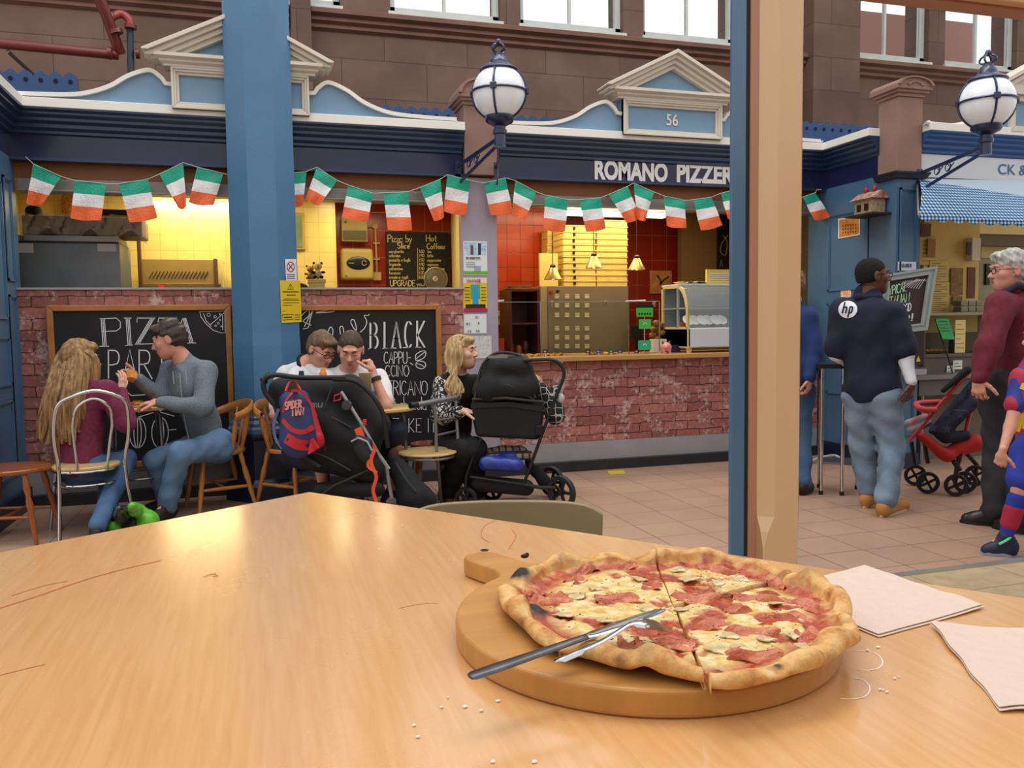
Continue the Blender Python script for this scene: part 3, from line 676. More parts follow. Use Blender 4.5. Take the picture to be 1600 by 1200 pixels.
struct(MB().box(XL-.35, XL+.03, 6.07, YF+.1, 0, .16).build('baseboard_left', DKB))
# right return wall: panels between the pizzeria opening and the pier
panelled('wall_right_return', XR, XR+.06, 6.28, YF+.25, 0, 2.62, 'x-', [(6.42, 6.98, 1.62, 2.36), (6.42, 6.98, .62, 1.5)], MIDB)
panelled('wall_right_pilaster', 5.345, 5.605, 6.06, 6.30, .0, 2.585, 'y-', [(5.375, 5.575, .3, 2.48)], MIDB)
m = MB(); m.sweep([(0, 2.555), (.03, 2.56), (.045, 2.59), (.055, 2.6), (.055, 2.615), (0, 2.615)], [((5.345, 6.30, 0), (-1, 0, 0)), ((5.345, 6.06, 0), (-1, -1, 0)), ((5.605, 6.06, 0), (1, -1, 0)), ((5.605, 6.3, 0), (1, 0, 0))]); struct(m.build('trim_pilaster_cap', DKB))
struct(MB().box(5.33, 5.62, 6.04, 7.3, 0, .14).build('baseboard_right', DKB))

# ------------------------------------------------------------------ counters
struct(MB().box(XL, 1.685, YF, YF+.12, .26, 1.645).build('wall_slice_counter', MURAL))
struct(MB().box(XL, 1.70, YF-.02, YF+.3, 1.645, 1.66).build('trim_counter_ledge', mat('ledge_grey_white', '#a5a2a4', .4)))
struct(MB().box(2.0, XR-.06, YF, YF+.12, .26, 1.0).build('wall_pizzeria_counter', MURAL))
m = MB(); m.box(XL, 1.685, YF, YF+.12, .09, .262); m.box(2.0, XR-.06, YF, YF+.12, .09, .262); m.box(1.685, 2.0, YF-.01, YF, .09, .262)
struct(m.build('baseboard_grey', mat('kick_grey', '#9a999c', .45, var=.05)))
struct(MB().box(XL, XR-.01, YF-.07, YF+.1, 0, .09).build('baseboard_black', mat('plinth_black', '#25262b', .5, var=.2)))
ct = tag(MB().box(2.02, XR-.05, YF-.08, YF+.75, 1.0, 1.045).build('worktop', mat('counter_wood_laminate', '#b98b52', .35, coat=.2, var=.12, vscale=3, stretch=(.3, 2, 2)), bevel=.006), 'pale wood worktop on the printed brick pizzeria counter', 'counter')

# ------------------------------------------------------------------ blue cast iron column
def column():
    t = thing('cast_iron_column', (.04, 6.82, 0), 'tall blue octagonal column on a dark base between the chalkboards', 'column')
    c = (.045, 6.92, 0); ap = 1/math.cos(math.pi/8)
    r = .25*ap
    MB().lathe([(r+.005, .66), (r+.005, 1.2), (r, 1.3), (r-.012, 6.5)], c, 8, phase=.5).build('shaft', COLB, t)
    MB().lathe([(r+.07, .52), (r+.07, .56), (r+.05, .575), (r+.05, .60), (r+.03, .625), (r+.03, .645), (r+.005, .67)], c, 8, phase=.5).build('base_moulding', MIDB, t, bevel=.004)
    MB().lathe([(r+.10, 0), (r+.10, .12), (r+.08, .15), (r+.055, .17), (r+.055, .47), (r+.08, .50), (r+.08, .52)], c, 8, phase=.5).build('plinth', DKB, t, bevel=.004)
column()
# foreground post and header of the seating unit
def post():
    t = thing('painted_post', (2.02, 3.0, .2), 'tan and blue chamfered post standing beyond the table', 'post')
    z0, z1 = .2, 2.69
    MB().box(1.84, 1.905, 3.0, 3.02, z0, z1+.5).build('blue_batten', mat('batten_blue_paint', '#4a7195', .25, coat=.5, bump=.12, bscale=14, stretch=(3, 3, .4)), t, bevel=.003)
    MB().box(1.905, 1.925, 3.0, 3.05, z0, z1+.5).build('gap_shade', mat('gap_shade', '#2e211f', .6), t)  # dark strip standing in for the shade of the gap beside the batten
    yf = 2.93
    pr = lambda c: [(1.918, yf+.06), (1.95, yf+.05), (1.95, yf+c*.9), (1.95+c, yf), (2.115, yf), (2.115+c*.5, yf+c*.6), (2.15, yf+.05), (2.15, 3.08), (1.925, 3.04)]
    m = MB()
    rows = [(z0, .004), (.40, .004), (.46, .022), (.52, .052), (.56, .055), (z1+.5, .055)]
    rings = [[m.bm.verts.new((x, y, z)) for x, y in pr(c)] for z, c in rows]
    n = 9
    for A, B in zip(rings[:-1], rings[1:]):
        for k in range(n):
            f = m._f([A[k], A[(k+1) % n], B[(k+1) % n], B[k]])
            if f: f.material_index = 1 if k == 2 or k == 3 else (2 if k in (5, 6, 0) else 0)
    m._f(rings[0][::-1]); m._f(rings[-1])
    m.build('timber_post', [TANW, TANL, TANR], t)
    s = MB()
    for dx in (0, .014): s.ell((1.868+dx, 2.958, .33), (.003, .002, .003))
    s.build('screw', CHROME, t)
    b = thing('header_beam', (3.5, 3.0, 2.68), 'tan header beam across the top right corner', 'beam')
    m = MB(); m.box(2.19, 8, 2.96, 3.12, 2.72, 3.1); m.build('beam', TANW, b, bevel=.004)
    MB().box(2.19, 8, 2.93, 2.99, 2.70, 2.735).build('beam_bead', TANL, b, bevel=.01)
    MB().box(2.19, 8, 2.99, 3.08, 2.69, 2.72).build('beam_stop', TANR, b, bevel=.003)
post()
# ------------------------------------------------------------------ foreground table
TZ = .97
def laminate():
    m = bpy.data.materials.new('orange_beech_laminate'); m.use_nodes = True; n = m.node_tree; b = n.nodes['Principled BSDF']; L = n.links
    g = n.nodes.new('ShaderNodeNewGeometry'); mp = n.nodes.new('ShaderNodeMapping'); mp.inputs['Rotation'].default_value = (0, 0, -.58); mp.inputs['Scale'].default_value = (40, 2.2, 1)
    L.new(g.outputs['Position'], mp.inputs[0]); z = n.nodes.new('ShaderNodeTexNoise'); z.inputs['Scale'].default_value = 3; z.inputs['Detail'].default_value = 6; z.inputs['Distortion'].default_value = .6; L.new(mp.outputs[0], z.inputs['Vector'])
    r = n.nodes.new('ShaderNodeValToRGB'); r.color_ramp.elements[0].position = .3; r.color_ramp.elements[1].position = .72
    r.color_ramp.elements[0].color = lin('#d59d60'); r.color_ramp.elements[1].color = lin('#dfab72'); L.new(z.outputs['Fac'], r.inputs[0]); L.new(r.outputs[0], b.inputs['Base Color'])
    z2 = n.nodes.new('ShaderNodeTexNoise'); z2.inputs['Scale'].default_value = 7; z2.inputs['Detail'].default_value = 8; z2.inputs['Roughness'].default_value = .7; L.new(g.outputs['Position'], z2.inputs['Vector'])
    mr = n.nodes.new('ShaderNodeMapRange'); mr.inputs['From Min'].default_value = .3; mr.inputs['From Max'].default_value = .75; mr.inputs['To Min'].default_value = .24; mr.inputs['To Max'].default_value = .29; L.new(z2.outputs['Fac'], mr.inputs[0]); L.new(mr.outputs[0], b.inputs['Roughness'])
    b.inputs['Specular IOR Level'].default_value = .9; b.inputs['Coat Weight'].default_value = .7; b.inputs['Coat IOR'].default_value = 1.7; b.inputs['Coat Roughness'].default_value = .15
    return m
def table():
    C = np.array((.09, 1.83)); a = np.array((-.834, -.551)); b = np.array((.623, -.782))
    t = thing('cafe_table', (*(C+a*.5+b*.9), .2), 'large orange beech laminate table in the foreground under the pizza', 'table')
    P = [C, C+a*1.02, C+a*1.02+b*1.85, C+b*1.85]
    m = MB(); m.prism([(p[0], p[1], TZ) for p in P], (0, 0, -.026)); m.build('table_top', laminate(), t, bevel=.004)
    leg = mat('table_leg_grey', '#55575a', .4, metal=.5)
    for s, u in ((.1, .12), (.9, .12), (.1, 1.7), (.9, 1.7)):
        p = C+a*s+b*u; MB().bar((p[0], p[1], .2), (p[0], p[1], TZ-.026), .045, .045).build('leg', leg, t, bevel=.004)
    ap = MB()
    Q = [C+a*.1+b*.12, C+a*.9+b*.12, C+a*.9+b*1.7, C+a*.1+b*1.7]
    for i in range(4): ap.bar((*Q[i], TZ-.06), (*Q[(i+1) % 4], TZ-.06), .02, .06)
    ap.build('apron', leg, t)
    wm = mat('ring_mark_white', '#efe6da', .6); mk = MB()  # white ring marks drawn as thin ribbons on the top
    for pts, w in (([(1338, 1017), (1352, 1017), (1366, 1020), (1376, 1027), (1379, 1036), (1372, 1044), (1360, 1047), (1348, 1047), (1338, 1045)], .0013),
                   ([(1336, 1060), (1348, 1062), (1357, 1070), (1359, 1078), (1353, 1087), (1340, 1091), (1325, 1092), (1314, 1091)], .0013)):
        mk = MB(); mk.ribbon(smooth_path([onZ(x, y, TZ+.0004) for x, y in pts], 4), w, (0, 0, 1)); mk.build('white_ring_mark', wm, t)
    sm = mat('grease_smear', '#b5652f', .35)
    for pts, w in (([(0, 950), (60, 931), (130, 907), (190, 890), (250, 876)], .004), ([(20, 930), (70, 915), (105, 908)], .0025), ([(0, 1055), (40, 1045), (70, 1038)], .0016),
                   ([(765, 848), (752, 838), (757, 822), (775, 812)], .0012), ([(795, 858), (806, 838), (800, 828)], .0012), ([(625, 950), (655, 944), (685, 942)], .0012)):
        mk = MB(); mk.ribbon(smooth_path([onZ(x, y, TZ+.0003) for x, y in pts], 5), w, (0, 0, 1)); mk.build('smear', sm, t)
table()
rnd = random.Random(5)
cm = MB()
for x, y in ((647, 1133), (653, 1151), (770, 1190), (727, 1104), (752, 1110), (778, 1095), (1405, 1058), (1398, 1060), (1372, 1011), (1356, 1016), (835, 1190), (700, 1090), (690, 1105), (1380, 1078), (1386, 1081), (1375, 1077), (760, 1000), (745, 985), (740, 1020)):
    p = onZ(x, y, TZ+.0012); s = rnd.uniform(.0008, .002); cm.ell(p, (s*1.4, s, .0012), u=6, v=4)
tag(cm.build('salt_grains', mat('salt_white', '#f4efe6', .5)), 'white grains and crumbs scattered around the wooden pizza board', 'crumbs', kind='stuff')
cm = MB(); p = onZ(820, 871, 1.0)
tag(cm.ell(p+np.array((0, 0, .002)), (.006, .004, .003)).ell(p+np.array((.004, .002, .003)), (.003, .003, .003)).build('burnt_crumb', mat('burnt_black', '#1c120c', .7), smooth=True), 'small burnt crumb lying on the pizza board handle', 'crumb')
cm = MB(); cm.tube([onZ(x, y, TZ+.001) for x, y in ((318, 901), (328, 897), (338, 896), (340, 899), (332, 900))], .001, 5)
tag(cm.build('food_scrap', mat('scrap_yellow', '#e8c070', .5)), 'tiny yellow food scrap alone on left of the foreground table', 'crumb')

# pizza board
BC = np.array((.405, .845)); BR = .212; BZ = .997
def board():
    t_m = mat('beech_board', '#bb8443', .42, coat=.08, var=.13, vscale=2.2, stretch=(2, 16, 2), bump=.03, bscale=12)
    hd = nrm(onZ(752, 868, BZ)[:2]-BC); hp = np.array((-hd[1], hd[0])); end = onZ(748, 866, BZ)[:2]; L = np.linalg.norm(end-BC)+.012
    a0 = math.asin(.047/BR); pts = []
    base = math.atan2(hd[1], hd[0]); n = 72
    for i in range(n+1):
        a = base+a0+.10+(2*math.pi-2*(a0+.10))*i/n; pts.append(BC+BR*np.array((math.cos(a), math.sin(a))))
    hw = .026
    s0 = [BC+hd*d+hp*w for d, w in ((BR*.985, -.042), (BR+.012, -.031), (BR+.03, -hw), (L-.02, -hw), (L-.008, -hw*.85), (L, -hw*.45), (L, hw*.45), (L-.008, hw*.85), (L-.02, hw), (BR+.03, hw), (BR+.012, .031), (BR*.985, .042))]
    poly = pts+s0
    t = thing('pizza_board', (BC[0], BC[1], TZ), 'round beech pizza board with short handle on the foreground table', 'board')
    m = MB(); m.prism([(p[0], p[1], BZ) for p in poly], (0, 0, -(BZ-TZ-.0005))); o = m.build('board', t_m, t, bevel=.004, seg=3)
    h = onZ(757, 860, BZ); MB().lathe([(.0062, 0), (.0062, .0006)], (h[0], h[1], BZ), 14).build('hanging_hole', mat('hole_dark', '#2d1a0d', .9), t)
board()

# ---- pizza
def vn(x, y, s, seed):
    X, Y = np.asarray(x)/s+seed*17.3, np.asarray(y)/s+seed*9.1; i, j = np.floor(X).astype(int), np.floor(Y).astype(int); fx, fy = X-i, Y-j; fx = fx*fx*(3-2*fx); fy = fy*fy*(3-2*fy)
    def h(a, b): v = np.sin(a*127.1+b*311.7+seed*74.7)*43758.5453; return v-np.floor(v)
    return (h(i, j)*(1-fx)+h(i+1, j)*fx)*(1-fy)+(h(i, j+1)*(1-fx)+h(i+1, j+1)*fx)*fy
def fbm(x, y, s, seed, o=4):
    r = 0; a = .5; t = 0
    for k in range(o): r = r+a*vn(x, y, s/(2**k), seed+k); t += a; a *= .55
    return r/t
PC = onZ(1056, 950, 1.005)[:2]+np.array((.001, .009)); PZ = BZ+.001; PR = .192
def pizza_mat():
    m = bpy.data.materials.new('baked_pizza'); m.use_nodes = True; n = m.node_tree; b = n.nodes['Principled BSDF']; L = n.links
    at = n.nodes.new('ShaderNodeAttribute'); at.attribute_name = 'zones'; s = n.nodes.new('ShaderNodeSeparateColor'); L.new(at.outputs['Color'], s.inputs[0])
    tc = n.nodes.new('ShaderNodeNewGeometry')
    def noise(sc, d=5, rough=.6):
        z = n.nodes.new('ShaderNodeTexNoise'); z.inputs['Scale'].default_value = sc; z.inputs['Detail'].default_value = d; z.inputs['Roughness'].default_value = rough; L.new(tc.outputs['Position'], z.inputs['Vector']); return z
    def ramp(src, stops):
        r = n.nodes.new('ShaderNodeValToRGB'); e = r.color_ramp.elements
        while len(e) < len(stops): e.new(.5)
        for k, (p, c) in enumerate(stops): e[k].position = p; e[k].color = lin(c)
        L.new(src, r.inputs[0]); return r
    def mix(f, a, c):
        x = n.nodes.new('ShaderNodeMix'); x.data_type = 'RGBA'; L.new(f, x.inputs[0]); L.new(a, x.inputs[6]); L.new(c, x.inputs[7]); return x.outputs[2]
    sauce = ramp(noise(120).outputs['Fac'], [(.25, '#7c1f0c'), (.5, '#a93617'), (.75, '#cf6a24')])
    cheese = ramp(noise(75).outputs['Fac'], [(.25, '#c98f3a'), (.42, '#dcb864'), (.6, '#e9d6a0'), (.8, '#f0e4c2')])
    crust = ramp(noise(48, 6).outputs['Fac'], [(.25, '#9c5f25'), (.45, '#cf9650'), (.62, '#dfb676'), (.85, '#e9cb98')])
    c = mix(s.outputs['Green'], sauce.outputs[0], cheese.outputs[0]); c = mix(s.outputs['Red'], c, crust.outputs[0])
    bk = n.nodes.new('ShaderNodeRGB'); bk.outputs[0].default_value = lin('#1b100b'); c = mix(s.outputs['Blue'], c, bk.outputs[0])
    L.new(c, b.inputs['Base Color'])
    rr = n.nodes.new('ShaderNodeMapRange'); rr.inputs['To Min'].default_value = .22; rr.inputs['To Max'].default_value = .62; L.new(s.outputs['Red'], rr.inputs[0]); L.new(rr.outputs[0], b.inputs['Roughness'])
    bp = n.nodes.new('ShaderNodeBump'); bp.inputs['Strength'].default_value = .5; bp.inputs['Distance'].default_value = .003; L.new(noise(190, 5, .7).outputs['Fac'], bp.inputs['Height']); L.new(bp.outputs[0], b.inputs['Normal'])
    return m
def pizza():
    M = pizza_mat()
    t = thing('pizza', (PC[0], PC[1], PZ), 'cut ham and mushroom pizza with charred crust on the wooden board', 'pizza')
    ang = lambda px, py: math.atan2(*(onZ(px, py, 1.005)[:2]-PC)[::-1])
    cuts = sorted([ang(1093, 1045), ang(882, 1018), ang(1022, 872), ang(1290, 888), ang(1200, 1050)-.0][:4]); blist = []
    chars = [(814, 905, .018, 1.3, .008), (838, 955, .019, 1.6, .012), (965, 864, .020, 1.0, .006), (1318, 925, .014, 1.0, .004), (905, 1000, .010, .5, 0), (1065, 875, .006, 1, .003), (1020, 1000, .010, .9, .004), (1205, 1033, .006, .9, .003), (1115, 1030, .006, .9, .003), (1165, 875, .01, .8, .004), (1040, 1002, .006, .7, .002), (1290, 975, .008, .5, .006), (800, 975, .02, .75, .0), (835, 1005, .012, .5, 0), (1255, 905, .012, .35, .006), (1010, 1035, .012, .3, .006)]
    chw = [(onZ(x, y, 1.012)[:2], r, s, hh) for x, y, r, s, hh in chars]
    def surf(th, s):
        Rr = PR*(1+.035*np.sin(3*th+.6)+.02*np.sin(7*th+2)+.012*np.sin(13*th))
        rim_w = .0118*(1+.25*np.sin(5*th+1)+.15*np.sin(11*th)); rh = .0085*(1+.25*np.sin(6*th+2)+.2*np.sin(17*th))
        r_in = Rr-1.9*rim_w
        f = np.clip(s/.78, 0, 1); g = np.clip((s-.78)/.22, 0, 1); ph = np.radians(160-225*g)
        r = np.where(s < .78, r_in*f+0*th, Rr-rim_w*.95+np.cos(ph)*rim_w*.95); z = np.where(s < .78, .0058, .004+rh+np.sin(ph)*rh*.95)
        blend = np.clip((s-.70)/.08, 0, 1)*(s < .78); z = z+blend*(.0042+rh*.3-.0018)
        z = np.maximum(z, 0)
        x, y = PC[0]+r*np.cos(th), PC[1]+r*np.sin(th)
        ch = fbm(x, y, .03, 3); cheese = np.clip((ch-.36)*9, 0, 1)*np.clip((.71-s)*10, 0, 1); lump = fbm(x, y, .012, 8)
        crust = np.clip((s-.735+.05*(fbm(x, y, .012, 5)-.5)*3)*16, 0, 1)
        inn = s < .8
        z = z+np.where(inn, cheese*.0022+(lump-.5)*.0035*np.clip(1.2-crust, .2, 1), (fbm(x, y, .02, 11)-.5)*.006*np.sin(np.pi*np.clip(g, 0, 1)))
        char = 0*z
        for c, rr, st, hh in chw:
            d = np.hypot(x-c[0], y-c[1])/rr; w = np.exp(-d*d*1.4); z = z+hh*w*(z > .002); char = np.maximum(char, st*np.clip(1.5*np.exp(-d*d*1.8)-.25+(fbm(x, y, .008, 21)-.5)*.7, 0, 1))
        char = np.maximum(char, .35*crust*np.clip((fbm(x, y, .014, 31)-.6)*7, 0, 1))
        return x, y, z, np.stack([crust, cheese, char, np.ones_like(char)], -1)
    slices = []
    for i, a in enumerate(cuts):
        b_ = cuts[(i+1) % len(cuts)]; b_ += 2*math.pi if b_ <= a else 0
        am = (a+b_)/2; off = .002 if i != 0 else .002
        n = max(20, int((b_-a)/math.radians(.55))); th = np.linspace(a+.004, b_-.004, n)[:, None]; s = np.concatenate([np.linspace(.0, .78, 95), np.linspace(.785, 1, 34)])[None]
        x, y, z, c = surf(th+0*s, s+0*th); m_ = s.shape[1]
        slices.append([am, a, b_, x, y, z, c])
    out = []
    a_cut = ang(1093, 1045)
    for am, a, b_, x, y, z, c in slices:
        near_right = abs(((a-a_cut)+math.pi) % (2*math.pi)-math.pi) < .02
        dv = np.array((math.cos(a+.5), math.sin(a+.5)))*(.013 if near_right else .0015)
        if near_right: dv = nrm(onZ(1120, 1075, 1.0)[:2]-onZ(1093, 1045, 1.0)[:2])*.013
        x = x+dv[0]; y = y+dv[1]; z = z+PZ
        n, m_ = x.shape; V = np.stack([x, y, z], -1).reshape(-1, 3); idx = np.arange(n*m_).reshape(n, m_)
        Q = np.stack([idx[:-1, :-1], idx[:-1, 1:], idx[1:, 1:], idx[1:, :-1]], -1).reshape(-1, 4)
        col = c.reshape(-1, 4)
        for e, fl in ((0, 1), (n-1, 0)):
            top = idx[e]; bV = V[top].copy(); bV[:, 2] = PZ; k0 = len(V); V = np.concatenate([V, bV]); cc = np.tile((1, 0, 0, 1.), (m_, 1)); col = np.concatenate([col, cc]); bi = np.arange(k0, k0+m_)
            q = np.stack([top[:-1], bi[:-1], bi[1:], top[1:]], -1); Q = np.concatenate([Q, q if fl else q[:, ::-1]])
        me = bpy.data.meshes.new('pizza_slice'); me.vertices.add(len(V)); me.vertices.foreach_set('co', V.astype('f').ravel()); me.loops.add(Q.size); me.loops.foreach_set('vertex_index', Q.astype('i').ravel())
        me.polygons.add(len(Q)); me.polygons.foreach_set('loop_start', np.arange(0, Q.size, 4, dtype='i')); me.update(calc_edges=True)
        at = me.attributes.new('zones', 'FLOAT_COLOR', 'POINT'); at.data.foreach_set('color', col.astype('f').ravel())
        out.append((a, b_, dv, link_mesh('pizza_slice', me, M, t, True)))
    hamm = mat('ham_pink', '#ad4a2c', .33, col2='#d98a66', vscale=45, bump=.4, bscale=160); mush = mat('mushroom_slice', '#b39458', .4, col2='#e6d8ae', vscale=60, bump=.3, bscale=200)
    herb = mat('dried_herb', '#3d4317', .8); r = random.Random(11)
    def which(p):
        a = math.atan2(p[1]-PC[1], p[0]-PC[0])
        for s in out:
            if (a-s[0]) % (2*math.pi) < (s[1]-s[0]): return s
    hams = [(862, 935, 26, 18), (985, 880, 32, 10), (968, 935, 34, 10), (900, 905, 20, 9), (1080, 960, 0, 0), (1085, 930, 40, 12), (1120, 888, 34, 12), (1175, 925, 40, 12), (1165, 975, 40, 12), (1100, 965, 24, 12), (1225, 955, 28, 10), (1245, 935, 30, 12), (1260, 985, 24, 12), (920, 888, 26, 8), (1050, 1002, 30, 9), (985, 1000, 26, 9), (1170, 1012, 40, 9), (1210, 905, 24, 8), (835, 925, 14, 9), (1145, 945, 20, 8), (1020, 915, 16, 8)]
    for (px, py, w, h) in hams:
        if not w: continue
        c = onZ(px, py, 1.008)[:2]; s = which(c); c = c+s[2]; a0 = r.uniform(0, 3.14) if w < 30 else -.25+r.uniform(-.3, .3)
        L, Wd = w*2*1.05/1450, h*2*2.3/1450; nu, nv = 16, 10; P = []
        se = r.uniform(0, 50)
        for i in range(nu):
            row = []
            for j in range(nv):
                u, v = i/(nu-1)-.5, j/(nv-1)-.5; k = 1-.35*(2*u)**2*abs(2*v)
                e = .12*math.sin(7*u+se)+.1*math.sin(13*v+se*2)
                lx, ly = u*L*(1+e*.6), v*Wd*k*(1+e)
                x = c[0]+lx*math.cos(a0)-ly*math.sin(a0); y = c[1]+lx*math.sin(a0)+ly*math.cos(a0)
                z = PZ+.0095+.0028*math.sin(9*v+se+3*u)+.002*math.sin(8*u+se*1.7)+.0012*math.sin(31*v+se)-.0035*max(abs(2*u), abs(2*v))**6
                row.append((x, y, z))
            P.append(row)
        MB().grid(P, (0, 0, -.0012)).build('ham_slice', hamm, s[3], 1)
    mus = [(905, 930, 15), (880, 960, 16), (1000, 905, 14), (1075, 905, 18), (1060, 890, 15), (1160, 905, 13), (1205, 935, 12), (1130, 985, 14), (1190, 990, 14), (1060, 945, 12), (1230, 985, 12), (1015, 950, 13), (950, 970, 14), (1110, 1005, 18), (1150, 1003, 14), (1245, 1000, 11), (1120, 910, 12), (930, 920, 12)]
    for px, py, w in mus:
        c = onZ(px, py, 1.008)[:2]; s = which(c); c = c+s[2]; a0 = r.uniform(0, 6); R_ = w*1.05/1450; zt = PZ+.0085+r.uniform(0, .001); tilt = (r.uniform(-.15, .15), r.uniform(-.15, .15)); pts = []
        for k in range(22):
            a = 2*math.pi*k/22; rr = R_*(1-.18*(abs(math.sin(a)) > .55)*(math.sin(a) < 0)+.08*math.sin(3*a))*(1 if math.sin(a) > 0 or abs(math.cos(a)) < .35 else .72)
            lx, ly = rr*math.cos(a), rr*math.sin(a)*1.1; pts.append((c[0]+lx*math.cos(a0)-ly*math.sin(a0), c[1]+lx*math.sin(a0)+ly*math.cos(a0), zt+lx*tilt[0]+ly*tilt[1]))
        MB().prism(pts, (0, 0, .001)).build('mushroom_slice', mush, s[3])
    for s in out:
        h = MB()
        for k in range(60):
            a = r.uniform(s[0], s[1]); rr = PR*.76*math.sqrt(r.random()); p = (PC[0]+s[2][0]+rr*math.cos(a), PC[1]+s[2][1]+rr*math.sin(a), PZ+.0112+r.uniform(0, .001)); h.ell(p, (r.uniform(.0006, .0018), .0006, .0004), u=5, v=3)
        o = h.build('herb_flakes', herb, s[3]); o['kind'] = 'stuff'
pizza()

# ---- cutlery
def P3(px, py, z): return onZ(px, py, z)
SS = mat('cutlery_steel', '#b9bbbe', .16, metal=1); SSD = mat('cutlery_steel_dull', '#55555a', .36, metal=1, var=.2, vscale=60)
def knife():
    zs = [1.014, 1.018, 1.022, 1.0265, 1.029, 1.031]
    px = [(733, 1058), (780, 1043), (850, 1020), (925, 993), (980, 972), (1040, 952)]
    C = [P3(x, y, z) for (x, y), z in zip(px, zs)]
    t = thing('table_knife', C[0], 'steel knife with dark flat handle resting on pizza and board edge', 'knife')
    d = nrm(C[-1]-C[0]); s = nrm(np.cross(d, (0, 0, 1))); up = np.cross(s, d)
    def strip(stations, name, m):
        rows = []
        for q, w, h in stations:
            c = C[0]+(C[-1]-C[0])*q; rows.append([c+s*w*math.cos(a)+up*h*math.sin(a) for a in np.linspace(0, 2*math.pi, 13)])
        MB().grid(rows).build(name, m, t, 1)
    strip([(0, .001, .0005), (.004, .0055, .0018), (.02, .0078, .0024), (.1, .0082, .0026), (.35, .0065, .0024), (.52, .0052, .0024), (.56, .0046, .0024), (.57, .0005, .0005)], 'handle', SSD)
    strip([(.555, .001, .0005), (.56, .0045, .002), (.60, .0075, .0012), (.75, .0092, .0009), (.9, .009, .0008), (.97, .006, .0007), (1.0, .0008, .0004)], 'blade', SS)
knife()
def fork():
    C = [P3(x, y, z) for x, y, z in ((866, 1033, 1.012), (905, 1017, 1.022), (940, 1002, 1.030), (968, 985, 1.036), (985, 975, 1.041), (1003, 972, 1.043), (1020, 974, 1.038), (1042, 980, 1.028))]
    t = thing('table_fork', C[0], 'shiny steel fork lying face down across the knife on pizza', 'fork')
    Q = smooth_path(C, 6); n = len(Q); side = nrm(np.cross(nrm(C[4]-C[0]), (0, 0, 1)))
    W = lambda q: np.interp(q, [0, .05, .3, .55, .66, .74, 1], [.003, .0055, .0042, .0032, .0072, .0115, .0112])
    cut = int(n*.76); rows = []
    for i in range(cut):
        q = i/(n-1); w = W(q); d = nrm(Q[min(i+1, n-1)]-Q[i]); up = np.cross(side, d); up = up if up[2] > 0 else -up
        rows.append([Q[i]+side*w*math.cos(a)+up*.0013*math.sin(a)-up*.0025*math.cos(a)**2*(w > .005) for a in np.linspace(0, 2*math.pi, 13)])
    MB().grid(rows).build('handle', SS, t, 1)
    for k in range(4):
        o = (k-1.5)*.0062; MB().tube([Q[i]+side*o+np.array((0, 0, -.0012)) for i in range(cut-2, n)], [.0022]*(n-cut-2)+[.0018, .0015, .0011, .0007], 6).build('tine', SS, t, 1)
fork()
# ---- napkins
NAP = mat('paper_napkin', '#d6bfb0', .9, var=.03, vscale=60, bump=.25, bscale=240)
def napkin(corn, z0, label, seed, lift=.004):
    c = [onZ(x, y, z0)[:2] for x, y in corn]; n = 26; r = random.Random(seed); ph = [r.uniform(0, 6) for _ in range(6)]
    def sheet(dz, sc, cr):
        P = []
        for i in range(n):
            row = []
            for j in range(n):
                u, v = i/(n-1), j/(n-1); p = (c[0]*(1-u)+c[1]*u)*(1-v)+(c[3]*(1-u)+c[2]*u)*v
                m_ = (c[0]+c[2])/2; p = m_+(p-m_)*sc+np.array(cr)
                e = max(abs(2*u-1), abs(2*v-1)); z = z0+dz+lift*(.25+.35*math.sin(4*u+ph[0])*math.sin(3*v+ph[1])+.12*math.sin(11*u+ph[2]+5*v))*e**2+.0012*math.sin(23*u+ph[3])*(e > .95)*.5
                row.append((p[0]+.0012*math.sin(19*v+ph[4])*(e > .9), p[1]+.0012*math.sin(21*u+ph[5])*(e > .9), max(z, z0+dz)))
            P.append(row)
        return P
    t = thing('paper_napkin', (*((c[0]+c[2])/2), z0), label, 'napkin')
    MB().grid(sheet(.0004, 1, (0, 0)), (0, 0, .0008)).build('lower_ply', NAP, t, 1)
    MB().grid(sheet(.0022, .985, (.001, .002)), (0, 0, .0008)).build('upper_ply', NAP, t, 1)
napkin([(1352, 886), (1537, 951), (1372, 996), (1205, 930)], TZ+.0005, 'pale pink paper napkin partly under the right of pizza board', 1)
napkin([(1453, 979), (1700, 992), (1790, 1120), (1562, 1112)], TZ+.0005, 'pale pink paper napkin cut by the right edge of the picture', 2, .008)

